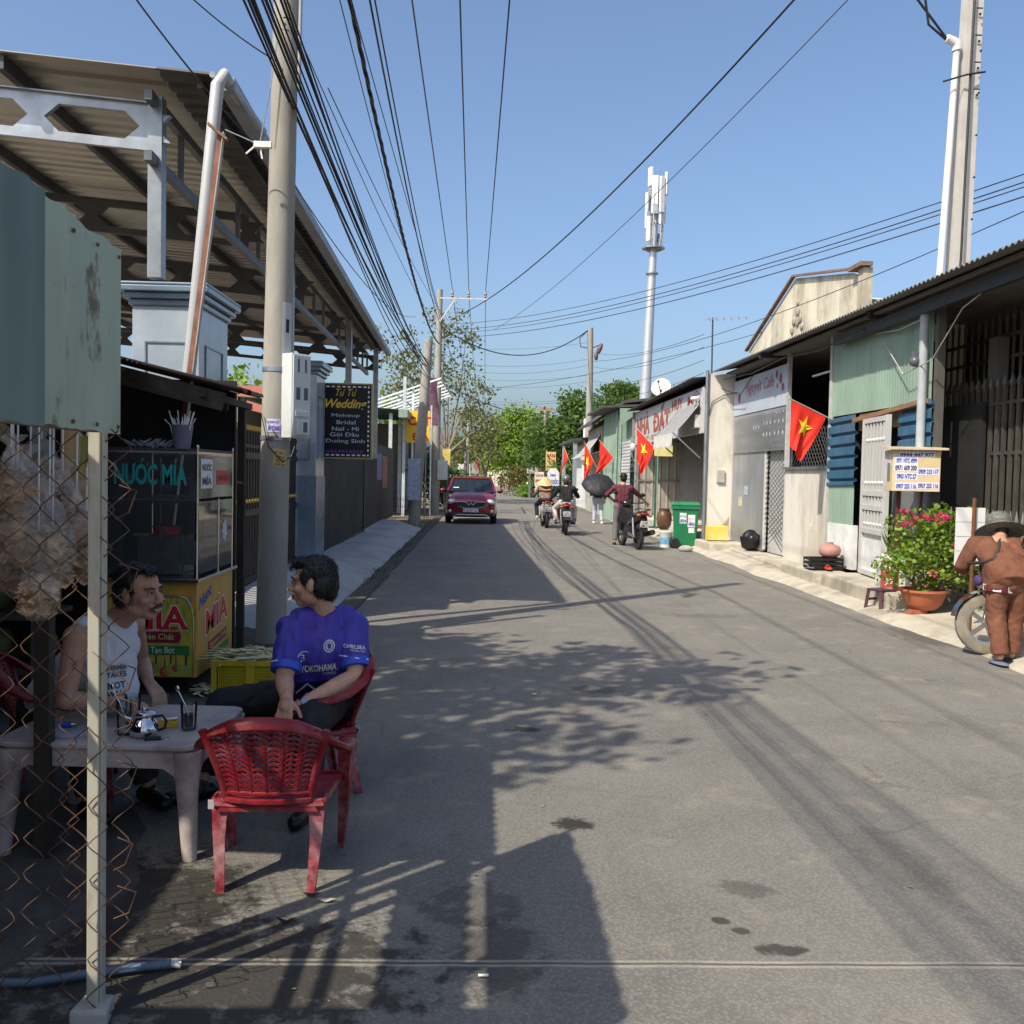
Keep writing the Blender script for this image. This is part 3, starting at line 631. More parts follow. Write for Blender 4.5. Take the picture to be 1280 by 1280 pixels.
for i in range(190):
    a = r2.gauss(0, .5)+(0 if r2.random() < .8 else 1.2); x = r2.uniform(-.26,.26); y = r2.uniform(-.18,.18); z = H_-.03+max(0, .085*(1-(x/.34)**2-(y/.25)**2))*r2.uniform(.5,1.1)
    l = r2.uniform(.08,.2); d = V((math.cos(a), math.sin(a), r2.uniform(-.25,.25))); p = V((x,y,z)); hk.bar(p-d*l/2, p+d*l/2, r2.uniform(.008,.024), .004, (r2.gauss(0,.5), r2.gauss(0,.5), 1), r2.uniform(.004,.018))
for k in range(5):
    y = -.14+.07*k; hk.bar((-.20,y,H_+.02),(-.43-.02*k,y-.03,H_-.0+.012*k), .022, .004, (0,0,1), .006)
tag(hk.build('cane_husks', M('pressed cane husks', (.52,.47,.28), .8, var=.25, scale=8), None, None, 0, cr0), 'pale pressed sugarcane husks heaped over the yellow crate', 'husks', kind='stuff')
lt = MB(); lp = G(262, 868)
for i in range(26): a = r2.uniform(0,3.14); p = V((lp.x+r2.gauss(0,.05), lp.y+r2.gauss(0,.05), .02+r2.uniform(0,.04))); d = V((math.cos(a), math.sin(a), r2.uniform(-.2,.2))); lt.bar(p-d*.05, p+d*.05, .03, .004, (r2.gauss(0,.4),r2.gauss(0,.4),1), .012)
tag(lt.build('fallen_husks', MATS['pressed cane husks']), 'small pile of pale cane husks fallen beside the yellow crate', 'husks', kind='stuff')

# ================================================================== utility pole with meter box
pp = G(338, 803); pole = thing('utility_pole', 'stout round concrete utility pole standing beside the crate of cane husks', 'utility pole', pp)
lean = V((.014, 0, 1)).normalized()
def pz(z): return lean*(z/lean.z)
pm = MB().tube([(0,0,-.1), pz(2.2), pz(8.6)], [.138,.128,.10], 28); pm.build('shaft', polem, pole, 60)
for k, z in enumerate((5.55, 5.78, 6.0, 6.25)):
    c = pz(z)+V((.01,-(.137-.0045*z),0)); mk = MB().box((c.x-.04,c.y-.002,c.z-.05),(c.x+.04,c.y+.06,c.z-.047)); mk.tube([c+V((-.05,.012,.05)), c+V((0,-.002,.056)), c+V((.05,.012,.05))], .004, 5); mk.lathe(c+V((0,.002,0)), [(.012,0),(.012,.006)], 10, (0,-1,0)); mk.build('step_hole', blackp, pole)
bm2 = MB()
for z in (2.5, 1.88): 
    c = pz(z); r_ = .141-.0045*z; bm2 = MB(); bm2.lathe(c, [(r_,-.02),(r_+.004,-.02),(r_+.004,.02),(r_,.02)], 28); bm2.build('strap', galv, pole, 40)
bm2 = MB()
for z in (6.45, 6.7): c = pz(z); bm2.lathe(c, [(.112,-.02),(.12,-.02),(.12,.02),(.112,.02)], 24)
bm2.build('bracket_strap', galv, pole, 40)
mb_ = MB(); rotm = Euler((0,0,R(-38))).to_matrix()
boxm = M('meter box grey', (.55,.57,.56), .45, var=.06, scale=5, dirt=(.33,.32,.29), damt=.4, dscale=3)
bc = V((.215,-.06,2.26)); bx = mb_.obox(bc, (.15,.22,.76), rotm).build('meter_box', boxm, pole, None, .008)
def mloc(x, y, z): return bc + rotm @ V((x, y, z))
w2 = MB()
w2.obox(mloc(.08,0,0), (.014,.20,.73), rotm); w2.obox(mloc(.092,.0,-.16), (.03,.16,.05), rotm); w2.obox(mloc(.095,0,-.28), (.035,.13,.14), rotm); w2.build('cover', boxm, bx, None, .004)
w2 = MB()
for y in (-.06,.06): w2.obox(mloc(.088,y*.7,.27), (.004,.02,.12), rotm); w2.obox(mloc(.088,y*.75,.02), (.004,.045,.11), rotm)
w2.obox(mloc(.114,.02,-.28), (.003,.045,.09), rotm); w2.build('window', M('meter window', (.13,.14,.15), .15), bx)
def on_pole(name, a0, z0, wd, ht, mat, tilt=0., lines=(), lm=None):
    """paper stuck round the shaft, with its print"""
    r0 = .135; n = 6; mb = MB()
    def pt(u, v, o): 
        a = a0+(u-.5)*wd/r0; z = z0+(v-.5)*ht+tilt*(u-.5)*wd; c = pz(z); rr_ = .139-.0045*z+o; return V((c.x+rr_*math.cos(a), c.y+rr_*math.sin(a), z))
    mb.grid(n, 1, lambda u, v: pt(u, v, .002)); o = mb.build(name, mat, pole, 80)
    if lines:
        tm = MB()
        for body, u0, u1, v0, v1, bold in lines:
            vs, fs = textdata(body, bold); x0 = min(p.x for p in vs); x1 = max(p.x for p in vs); y0 = min(p.y for p in vs); y1 = max(p.y for p in vs)
            tm.add([pt(u0+(u1-u0)*(p.x-x0)/(x1-x0), v0+(v1-v0)*(p.y-y0)/(y1-y0), .0035) for p in vs], fs)
        tm.build('lettering', lm, o)
lav = M('lavender paper', (.52,.52,.66), .8); on_pole('sticker', R(-88), 1.99, .13, .12, lav, 0, (('KHOAN CẮT',.06,.94,.66,.92,.02),('BÊ TÔNG',.12,.95,.12,.58,.05)), M('violet ink', (.10,.06,.40), .7))
on_pole('sticker', R(-48), 1.95, .07, .14, lav, 0, (('KC',.1,.9,.15,.85,.05),), MATS['violet ink'])
on_pole('sticker', R(-50), 2.14, .05, .10, M('cream paper', (.62,.58,.48), .8)); on_pole('sticker', R(-58), 1.70, .13, .155, M('yellow paper', (.60,.46,.17), .8), -.15, (('HÚT HẦM CẦU',.08,.92,.72,.9,.02),('0938 466',.2,.85,.46,.62,.02),('122 979',.2,.85,.26,.42,.02),('GIÁ RẺ',.1,.9,.06,.2,.02)), M('brown ink', (.20,.07,.04), .7))
on_pole('number_plate', R(-38), 2.82, .12, .56, M('grey paint patch', (.46,.47,.47), .8, dirt=(.35,.34,.31), dscale=6)); 
on_pole('number_plate', R(-38), 2.89, .04, .12, blackp)
MB().tube([pz(1.88)+V((.05,-.14,0)), (-.08,-.12,2.1), (.0,-.178,1.8), (.13,-.15,1.66), (.2,-.14,1.72), (.24,-.1,1.86)], .006, 6).build('service_wire', black, pole)
MB().tube([pz(5.0)+V((.14,-.05,0)), pz(6.0)+V((.135,-.05,0)), pz(7.2)+V((.13,-.05,0))], .017, 8).build('conduit', M('grey conduit', (.3,.31,.32), .5), pole, 60)
br = MB().bar(pz(6.65)+V((.12,0,0)), pz(6.65)+V((.40,-.12,.05)), .03).bar(pz(6.2)+V((.12,0,0)), pz(6.62)+V((.30,-.1,0)), .025); br.ell(pz(6.45)+V((.36,-.16,0)), (.05,.05,.12), (.3,.5,0)); br.build('bracket', galv, pole, 50)
MB().tube([pz(6.6)+V((.33,-.18,.1)), pz(6.45)+V((.38,-.2,.02)), pz(6.25)+V((.45,-.2,-.05)), pz(6.12)+V((.50,-.15,-.04))], [.02,.035,.04,.025], 9).build('cable_clamp', M('clamp grey', (.42,.40,.36), .5), pole, 60)
# camera on a white bracket hung from the pole by a wire
t = AY(325, 181, 8.5); sc_ = thing('wall_camera', 'small white antenna bracket wired to the left of the concrete pole', 'bracket', t)
MB().bar((-.05,0,0),(.1,0,0),.05,.05).bar((-.03,0,0),(-.12,0,-.08),.012).bar((0,0,0),(.02,0,-.12),.012).build('bracket_body', white, sc_); MB().tube([(0,0,.02),(.09,-.02,.5),(.15,-.04,.9)], .006, 5).tube([(-.05,0,.02),(-.3,0,.12)], .006, 5).build('wire', galv, sc_)

# ================================================================== leaning pipe and rusty angle by the canopy
a0 = AY(280, 166, 8.0); a1 = AY(241, 470, 8.0); dv = (a1-a0); a2 = a0+dv*(a0.z/(a0.z-a1.z))
pi = thing('angle_post', 'thin leaning rust streaked steel angle post in front of the blue pillar', 'post', (a2.x, a2.y, 0)); oo = V((a2.x,a2.y,0))
MB().bar(a0, a2, .055, .008).build('flange', M('pale angle paint', (.42,.41,.37), .7, dirt=(.15,.12,.1), dscale=5), pi, origin=oo)
MB().bar(a0+V((-.03,.02,0)), a2+V((-.03,.02,0)), .008, .055).build('web', M('rust streak', (.22,.10,.07), .8, var=.4, scale=10), pi, origin=oo)
MB().bar(a0+V((-.12,-.02,.06)), a0+V((.03,-.01,-.06)), .06, .02).build('tie_block', brown_wood, pi, origin=oo)

# ================================================================== steel canopy
GX0, GX1, GY0, GY1 = -2.40, -2.86, 8.75, 28.2
def gx(y): return GX0+(GX1-GX0)*(y-GY0)/(GY1-GY0)
ZG = 4.98; SL = .078; TX = -3.08
def rz(x, y): return ZG+(gx(y)-x)*SL
ko = V((-8, 18, 0)); can = thing('steel_canopy', 'large grey steel canopy with a sloping corrugated roof on steel posts', 'canopy', ko)
def kp(name, mb, mat, sm=None, bev=0.): return mb.build(name, mat, can, sm, bev, origin=ko)
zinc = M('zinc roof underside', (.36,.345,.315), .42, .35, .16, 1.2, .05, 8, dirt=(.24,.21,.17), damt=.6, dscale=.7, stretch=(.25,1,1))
rf = MB(); XL = -17.
N1 = 78*6; 
vs = []; 
for i in range(N1+1):
    y = GY0+(GY1-GY0)*i/N1; h = (0,0,.04,.04,0,0)[i % 6]
    for x in (TX+.1-.3*(y-8.9)/19, XL): vs.append(V((x, y, rz(x, y)+h+.10)))
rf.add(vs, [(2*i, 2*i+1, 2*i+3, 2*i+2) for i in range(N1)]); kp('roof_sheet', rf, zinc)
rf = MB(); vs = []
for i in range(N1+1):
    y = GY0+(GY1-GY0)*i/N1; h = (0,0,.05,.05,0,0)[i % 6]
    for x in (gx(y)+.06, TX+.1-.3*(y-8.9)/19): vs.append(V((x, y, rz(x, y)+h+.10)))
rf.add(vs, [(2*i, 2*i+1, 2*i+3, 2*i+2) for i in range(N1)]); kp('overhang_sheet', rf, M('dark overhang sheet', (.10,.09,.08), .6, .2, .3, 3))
gt = M('grey gutter', (.27,.29,.31), .5, .2)
kp('gutter', MB().bar((gx(GY0)+.06,GY0,ZG+.03),(gx(GY1)+.06,GY1,ZG+.03),.14,.12).tube([(gx(GY0)-.06,GY0-.02,ZG+.10),(gx(GY1)-.0,GY1,ZG+.12)], .03, 8), gt, 40)
pvc = M('grey pvc', (.36,.37,.385), .4, var=.05); q1 = AY(272, 97, 8.65); q2 = AY(236, 470, 8.75); dq = (q2-q1)/(q1.z-q2.z)
kp('downpipe', MB().tube([V((gx(GY0)+.10, GY0+1.2, ZG+.03)), V((gx(GY0)+.08, GY0+.1, ZG+.02)), q1+V((.05,.02,.03)), q1+V((0,0,-.06)), q2, q2+dq*1.2], [.05,.055,.058,.058,.058,.058], 14), pvc, 60)

for y, wd in ((9.15,.13),(22.0,.13),(26.6,.13),(15.4,.10)):
    x = TX if y < 26 else -2.98
    kp('post', MB().box((x-wd/2, y-wd/2, 3.35 if y < 20 else 0), (x+wd/2, y+wd/2, rz(x,y)-.02)), galv, None, .004)
kp('post', MB().bar((-12.5,9.2,0),(-12.5,9.2,rz(-12.5,9.2)),.14).bar((-12.5,27.8,0),(-12.5,27.8,rz(-12.5,27.8)),.14).bar((-12.5,18,0),(-12.5,18,rz(-12.5,18)),.14), galv)
# longitudinal lattice beam over the gates
lb = MB()
for dz in (-.08, -.62): lb.bar((TX,8.9,rz(TX,8.9)+dz),(TX+.05-.35,28.0,rz(TX-.3,28)+dz),.07,.09)
for i in range(16): y = 9.9+i*1.2; x = TX-.3*(y-8.9)/19; lb.bar((x,y,rz(x,y)-.62),(x,y,rz(x,y)-.08),.05,.05)
kp('edge_truss', lb, M('beam grey', (.13,.14,.155), .45, .5))
# castellated cross beams with hexagon holes
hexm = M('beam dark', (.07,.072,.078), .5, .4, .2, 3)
def hexbeam(x0, x1, y, ztop, h, mat, pitch=1.02):
    mb = MB(); n = int((x1-x0)/pitch); f = lambda x, z: V((x, y, z+(gx(y)-x)*SL))
    t = V((0,.05,0)); b0 = h*.20
    def band(xa, xb, za, zb, xc=None, xd=None):
        xc = xa if xc is None else xc; xd = xb if xd is None else xd
        mb.prism([f(xa,za), f(xb,za), f(xd,zb), f(xc,zb)], t)
    band(x0, x1, ztop-b0, ztop); band(x0, x1, ztop-h, ztop-h+b0)
    for i in range(n+1):
        x = x1-i*pitch; wn, ww = .075, .21
        zm = ztop-h/2
        mb.prism([f(x-ww,ztop-h+b0), f(x+ww,ztop-h+b0), f(x+wn,zm), f(x+ww,ztop-b0), f(x-ww,ztop-b0), f(x-wn,zm)], t)
    mb.prism([f(x0,ztop)+V((0,-.04,0)), f(x1,ztop)+V((0,-.04,0)), f(x1,ztop+.012)+V((0,-.04,0)), f(x0,ztop+.012)+V((0,-.04,0))], V((0,.13,0)))
    kp('cross_beam', mb, mat)
for i, y in enumerate((9.1, 12.9, 16.7, 20.5, 24.3, 27.9)): hexbeam(-13, TX-.07, y, ZG-.10, .42, galv if i == 0 else hexm)  # inner beams get a darker colour to stand for shade under the roof
pu = MB()
for x in (-4.35,-5.7,-7.0,-8.4,-9.8,-11.2,-12.6): pu.bar((x,GY0+.05,rz(x,GY0)+.03),(x-.35,GY1-.05,rz(x-.35,GY1)+.03),.07,.13)
pu.bar((gx(9)-.2,GY0+.1,rz(gx(9)-.2,9)+.05),(gx(28)-.2,GY1-.05,rz(gx(28)-.2,28)+.05),.05,.09)
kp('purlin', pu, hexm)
# sunlit yard behind: wall and tiled house
yb = MB().box((-22,33.0,0),(-3.4,33.2,1.55)); solo('yard_wall', yb, M('cream yard wall', (.55,.46,.33), .9, dirt=(.35,.3,.22), dscale=.7), 'cream boundary wall at the far end of the covered yard', 'wall')
hs = thing('tiled_house', 'low house with a dark red tiled roof behind the covered yard', 'house', (-13, 40, 0))
MB().box((-5,-3,0),(6.4,3,3.0)).build('wall', M('house cream', (.5,.45,.36), .9), hs); MB().prism([(-5.6,-3.8,2.9),(-5.6,3.8,2.9),(-5.6,0,5.0)], (12.5,0,0)).build('roof', M('red tiles', (.28,.09,.06), .8, var=.4, scale=12, stretch=(6,1,1)), hs)
MB().box((2.6,-3.05,.9),(3.9,-3.0,2.1)).box((-2,-3.05,.9),(-.6,-3.0,2.1)).build('window', M('dark window', (.03,.035,.04), .2), hs)

# ================================================================== granite pillars and gates
marble = M('blue grey granite', (.30,.345,.40), .16, 0, .22, 1.6, .02, 8, dirt=(.46,.50,.55), damt=.6, dscale=1.2, spec=.6)
marble2 = M('dark blue granite', (.13,.18,.235), .16, 0, .3, 3, dirt=(.22,.27,.33), damt=.5, dscale=2.5, spec=.6)
def pillar(x0, x1, y0, y1, lab, grp='granite gate pillars'):
    o = V(((x0+x1)/2,(y0+y1)/2,0)); t = thing('gate_pillar', lab, 'pillar', o, group=grp); hx, hy = (x1-x0)/2, (y1-y0)/2
    MB().box((-hx-.015,-hy-.015,0),(hx+.015,hy+.015,1.5)).build('plinth', marble2, t, None, .004)
    s = MB().box((-hx,-hy,1.5),(hx,hy,3.1))
    MB
    s.build('shaft', marble, t, None, .004)
    p = MB()
    for sx in (-1,): 
        fw = min(hx*.62, .3)
        p.box((-fw,-hy-.012,1.75),(fw,-hy-.0,1.765)).box((-fw,-hy-.012,2.755),(fw,-hy,2.77)).box((-fw,-hy-.012,1.765),(-fw+.015,-hy,2.755)).box((fw-.015,-hy-.012,1.765),(fw,-hy,2.755))
        fw = min(hy*.62, .3); p.box((hx,-fw,1.75),(hx+.012,fw,1.765)).box((hx,-fw,2.755),(hx+.012,fw,2.77)).box((hx,-fw,1.765),(hx+.012,-fw+.015,2.755)).box((hx,fw-.015,1.765),(hx+.012,fw,2.755))
    p.build('panel_frame', marble2, t)
    c = MB()
    for z, e in ((3.1,.03),(3.16,.07),(3.22,.11)): c.box((-hx-e,-hy-e,z),(hx+e,hy+e,z+.058))
    c.prism([(-hx-.11,-hy-.11,3.278),(hx+.11,-hy-.11,3.278),(hx+.11,hy+.11,3.278),(-hx-.11,hy+.11,3.278)], (0,0,.03))
    c.build('cap', marble2, t, None, .012)
pillar(-3.30, -2.68, 9.15, 10.15, 'blue grey granite gate pillar beside the juice cart')
pillar(-3.16, -2.64, 15.3, 16.1, 'blue grey granite gate pillar behind the meter box')
blackgate = M('black gate paint', (.016,.017,.019), .4, .3); gold = M('gold finial', (.45,.30,.06), .35, .8)
go = V((-2.95, 12.7, 0)); gate = thing('picket_gate', 'black picket gate with gold knobs between the two granite pillars', 'gate', go)
def gp(name, mb, mat): return mb.build(name, mat, gate, origin=go)
gm = MB(); gd = MB(); y = 10.25
while y < 15.25:
    gm.bar((-2.95,y,.12),(-2.95,y,2.08),.035,.045); y += .145
gp('picket', gm, blackgate)
k0 = MB().ell((0,0,0), (.03,.03,.045), n=8, k=6).build('knob', gold, gate); k0.location = (0,10.25-12.7,2.11); y = 10.25; i_ = 0
while y < 15.25:
    for dx, dy, z, sc_ in ((0,0,2.11,1),(.03,-.07,1.19,.7)):
        if i_: kc = k0.copy(); COL.objects.link(kc); kc.parent = gate; kc.location = (dx, y+dy-12.7, z); kc.scale = (sc_,)*3
        i_ += 1
    y += .145
gp('rail', MB().box((-2.98,10.2,.15),(-2.92,15.25,.23)).box((-2.98,10.2,1.0),(-2.92,15.25,1.08)).box((-2.98,10.2,1.72),(-2.92,15.25,1.80)).box((-2.98,10.2,1.86),(-2.92,15.25,1.90)), blackgate)
ribm = M('charcoal ribbed gate', (.06,.062,.068), .3, .5, .25, 2, dirt=(.12,.115,.10), damt=.4, dscale=.6)
g2 = V((-2.9, 21, 0)); rg = thing('ribbed_gate', 'charcoal ribbed sheet gate beyond the granite pillars', 'gate', g2)
s = MB().corr((-2.78, 16.2, .18), (-.06, 6.6, 0), (0,0,1.92), .11, .03, .003, True); s.build('ribbed_sheet', ribm, rg, origin=g2)
s = MB().box((-2.86,16.15,.14),(-2.80,22.9,.2)).box((-2.86,16.15,2.1),(-2.80,22.9,2.16)).box((-2.87,19.4,.15),(-2.79,19.48,2.15)).box((-2.9,22.8,.1),(-2.78,22.92,2.3)); s.build('gate_frame', steeldark, rg, origin=g2)
s = MB().corr((-2.86, 22.95, .18), (-.06, 3.5, 0), (0,0,1.75), .11, .03, .003, True); s.build('ribbed_sheet', ribm, rg, origin=g2)
g3 = V((-2.95, 29, 0)); sf = thing('sheet_fence', 'dark flat sheet fence with two faded posters', 'fence', g3)
MB().box((-3.02,26.7,.1),(-2.98,32.2,2.35)).build('sheet', M('dark fence sheet', (.035,.034,.035), .6, 0, .25, 2), sf, origin=g3)
MB().box((-2.975,27.2,1.35),(-2.965,28.5,2.1)).build('poster', M('purple poster', (.25,.24,.36), .7, var=.4, scale=4), sf, origin=g3); MB().box((-2.975,28.7,1.1),(-2.965,30.1,2.05)).build('poster', M('orange poster', (.45,.20,.13), .7, var=.4, scale=4), sf, origin=g3)
# ---- wedding sign
s0 = AY(401, 571, 16.6); s1 = AY(463, 571, 16.6); s2 = AY(402, 480, 16.6); U = V((s1.x-s0.x, 0, 0)); W_ = V((0, 0, s2.z-s0.z)); base = V((s0.x, 16.6, s0.z))
ws = thing('shop_sign', 'black wedding salon sign with a gold frame and white bulbs on the gate pillar', 'sign', base)
MB().box((0,0,0),(U.x,.12,W_.z)).build('sign_box', M('black sign face', (.010,.010,.014), .35), ws)
f = .025; MB().box((-f,-.01,-f),(U.x+f,.13,0)).box((-f,-.01,W_.z),(U.x+f,.13,W_.z+f)).box((-f,-.01,0),(0,.13,W_.z)).box((U.x,-.01,0),(U.x+f,.13,W_.z)).build('sign_frame', M('gold frame', (.42,.34,.17), .4, .5), ws)
bl = MB()
for i in range(15):
    z = .04+i*(W_.z-.08)/14; bl.box((.03,-.012,z-.02),(.055,-.001,z+.02)).box((U.x-.055,-.012,z-.02),(U.x-.03,-.001,z+.02))
for i in range(8):
    x = .11+i*(U.x-.22)/7; bl.box((x-.028,-.012,.025),(x+.028,-.001,.05)).box((x-.028,-.012,W_.z-.05),(x+.028,-.001,W_.z-.025))
bl.build('bulb', M('white bulbs', (.85,.85,.85), .4), ws)
def sgn(body, x0, x1, z0, z1, mat, bold=0., sh=0.):
    tm = MB(); tm.text(body, (U.x*x0,-.004,W_.z*z0), (U.x*(x1-x0),0,0), (0,0,W_.z*(z1-z0)), bold, sh); tm.build('lettering', mat, ws)
sgn('Tú Tú', .29,.72,.84,.94, yellowp, .0, .35); sgn('Wedding', .08,.92,.64,.80, yellowp, .025, .35)
for k, (b_, x0, x1) in enumerate((('Makeup',.21,.78),('Bridal',.31,.69),('Nail - Mi',.22,.76),('Gội Đầu',.18,.76),('Dưỡng Sinh',.10,.88))): sgn(b_, x0, x1, .545-k*.09, .60-k*.09+(.012 if k > 2 else 0), M('pale lettering', (.55,.6,.72), .5), .006)
sgn('0964944028', .11,.85,.055,.105, M('purple lettering', (.22,.05,.30), .5), .02)
MB().bar((-.35,.06,.3),(0,.06,.3),.05).bar((-.35,.06,W_.z-.3),(0,.06,W_.z-.3),.05).build('sign_arm', steeldark, ws)

# ================================================================== farther left: shops, poles, banners
gs = V((-4, 36, 0)); t = thing('roadside_shop', 'open fronted shop with a dark green sheet roof beyond the sheet fence', 'shop', gs)
MB().corr((-8.5, 33.0, 4.05), (0,8,0), (5.9,0,-.35), .25, .04, .004).build('roof', M('green roof sheet', (.07,.13,.105), .6), t, 40, origin=gs)
MB().box((-2.9,33.0,3.45),(-2.6,41,3.72)).build('fascia', M('pale green fascia', (.24,.32,.27), .7), t, origin=gs)
MB().box((-8.4,40.8,0),(-2.7,41,3.6)).box((-8.5,33.3,0),(-8.4,41,3.7)).build('wall', M('grey shop wall', (.25,.24,.22), .9), t, origin=gs)
for y in (33.3, 37, 40.6): MB().box((-3.25,y-.06,0),(-3.13,y+.06,3.6)).build('post', M('pale blue post', (.45,.5,.53), .6), t, origin=gs)
rackm = M('white steel rack', (.72,.73,.74), .45)
rk = V((-2.8, 41, 0)); t = thing('awning_frame', 'bare white steel awning frame reaching over the left pavement', 'awning', rk); mb = MB()
for i in range(7):
    y = 35.5+i*1.25; mb.bar((-4.9,y,3.85),(-1.6+.03*i,y,5.05),.05,.06)
for f_ in (0, .5, 1): mb.bar((-4.9+3.3*f_,35.5,3.85+1.2*f_),(-4.75+3.3*f_,43.0,3.85+1.2*f_),.05,.06)
mb.build('frame', rackm, t, origin=rk); MB().bar((-2.6,35.6,0),(-2.6,35.6,4.68),.07).bar((-2.6,43,0),(-2.6,43,4.68),.07).build('post', rackm, t, origin=rk)
y0 = AY(507, 553, 34.5); y1 = AY(533, 553, 34.5); y2 = AY(507, 513, 34.5); t = thing('banner_sign', 'yellow upright banner with red capital letters beside the leaning pole', 'banner', y0)
w_, h_ = y1.x-y0.x+.12, y2.z-y0.z; MB().box((0,0,0),(w_,.03,h_)).build('banner_cloth', M('yellow banner', (.75,.46,.03), .6, var=.08), t)
tm = MB(); tm.text('CẮT', (.07,0,h_*.53), (w_*.95,0,0), (0,0,h_*.36), .05); tm.text('ĐÁ', (.22,0,h_*.08), (w_*.72,0,0), (0,0,h_*.28), .03); tm.build('lettering', redp, t)
MB().bar((-.06,.03,-y0.z),(-.06,.03,h_+1.2),.11).bar((w_+.04,.03,-y0.z),(w_+.04,.03,h_+.2),.05).build('banner_post', MATS['pale blue post'], t)
def simple_pole(x, y, top, lab, r0=.16, r1=.1, grp='concrete utility poles'):
    t = thing('utility_pole', lab, 'utility pole', (x, y, 0), group=grp); tp = V(top)-V((x,y,0)); MB().tube([(0,0,-.1), tp], [r0, r1], 16).build('shaft', polem, t, 60); return t, tp
lp0 = G(517, 656); lt0 = AY(536, 425, lp0.y+.3); t, tp = simple_pole(lp0.x, lp0.y, lt0, 'short concrete pole leaning right beside the yellow banner', .18, .13)
on2 = MB().box((-.19,-.19,.75),(.19,-.17,2.0)); on2.build('sticker', M('faded blue paper', (.42,.48,.58), .8, var=.3, scale=14), t)
fp0 = G(543, 640); ft0 = AY(550, 362, fp0.y); t, tp = simple_pole(fp0.x, fp0.y, ft0, 'tall concrete pole with a crossarm of three insulators over the road', .19, .11)
ARM = V((ft0.x, fp0.y, ft0.z-.35)); mb = MB().bar((tp.x,-.1,tp.z-.35),(tp.x+1.95,-.1,tp.z-.35),.05,.05).bar((tp.x,-.1,tp.z-1.3),(tp.x+.6,-.1,tp.z-.4),.06); mb.build('crossarm', M('pale crossarm', (.55,.52,.46), .7), t)
INS = []
for dx in (.50, 1.15, 1.82):
    MB().lathe((tp.x+dx,-.1,tp.z-.31), [(.03,0),(.07,.05),(.035,.1),(.07,.15),(.035,.2),(.05,.26),(.01,.3)], 10).build('insulator', M('brown insulator', (.30,.24,.2), .3), t, 60); INS.append(V((fp0.x+tp.x+dx, fp0.y-.1, tp.z-.02)))
MB().box((.1,-.3,1.3),(.5,-.05,2.1)).build('meter_box', boxm, t, None, .01)
b0 = AY(534, 530, 36.5); t = thing('banner_flag', 'faded purple feather banner between the two far poles', 'banner', (b0.x, 36.5, 0)); h0 = AY(536, 472, 36.5).z; h1 = AY(536, 532, 36.5).z
MB().grid(4, 12, lambda u, v: V((u*.40+.05*math.sin(v*6), .06*math.sin(u*5+v*4), h1+(h0-h1)*v))).build('cloth', M('faded purple cloth', (.12,.06,.085), .8, var=.6, scale=5), t, 80); MB().bar((-.03,0,0),(-.03,0,h0+.1),.04).build('pole', galv, t)
# pole pair farther along, small boards, red flag
for px, pyb, pyt, Y, lab in ((583,620,560,52,'short pale pole leaning over the far left verge'),(586,628,520,55,'far pale pole above the brown shop boards')):
    b_ = AY(px-3, pyb, Y); tt = AY(px, pyt, Y); simple_pole(b_.x, Y, tt, lab, .12, .09)
for i, (px0, px1, py0, py1, Y, colr, lab) in enumerate(((553,563,561,582,40,(.62,.48,.12),'small yellow shop board behind the tall pole'),(589,600,577,592,56,(.36,.32,.27),'dark brown shop board above the red car'),(572,588,580,602,60,(.55,.53,.5),'pale low shop front left of the red car roof'))):
    a = AY(px0, py1, Y); b_ = AY(px1, py0, Y); t = thing('shop_board', lab, 'board', (a.x, Y, 0)); MB().box((0,0,a.z),(b_.x-a.x,.06,b_.z)).build('panel', M('board %d' % i, colr, .7, var=.3, scale=5), t); MB().bar((.1,.1,0),(.1,.1,b_.z),.06).bar((b_.x-a.x-.1,.1,0),(b_.x-a.x-.1,.1,b_.z),.06).build('leg', galv, t)
# wire guard netting round the pole foot
nb = MB(); q0 = G(494, 650); q1 = G(528, 668)
for k in range(4): nb.bar((-2.75,29.2+.01*k,.1+.22*k),(-1.55,29.2,.1+.2*k),.012)
for k in range(26): nb.bar((-2.75+k*.048,29.2,.02),(-2.75+k*.048+.05*math.sin(k),29.2,.85),.006)
solo('wire_guard', nb, rust, 'rusty low wire guard around the foot of the leaning pole', 'guard')
# ================================================================== right side
WX = 5.6
blackdark = M('dark shop interior', (.014,.014,.015), .8, var=.4)
zincw = M('dull zinc sheet', (.34,.35,.36), .5, .35, .15, 3, .1, 10, dirt=(.22,.21,.19), damt=.5, dscale=1.5)
greenw = M('pale green sheet', (.24,.335,.265), .5, .1, .12, 2, dirt=(.13,.19,.15), damt=.5, dscale=1.2, stretch=(1,1,.4))
whitew = M('white limewash', (.60,.575,.51), .85, var=.05, scale=2, bump=.15, dirt=(.36,.30,.22), damt=.75, dscale=1.5, stretch=(1,1,.35), dcut=(.46,.64))
roofu = M('grey roof sheet', (.20,.195,.19), .55, .3, .2, 3, dirt=(.11,.095,.08), damt=.5)
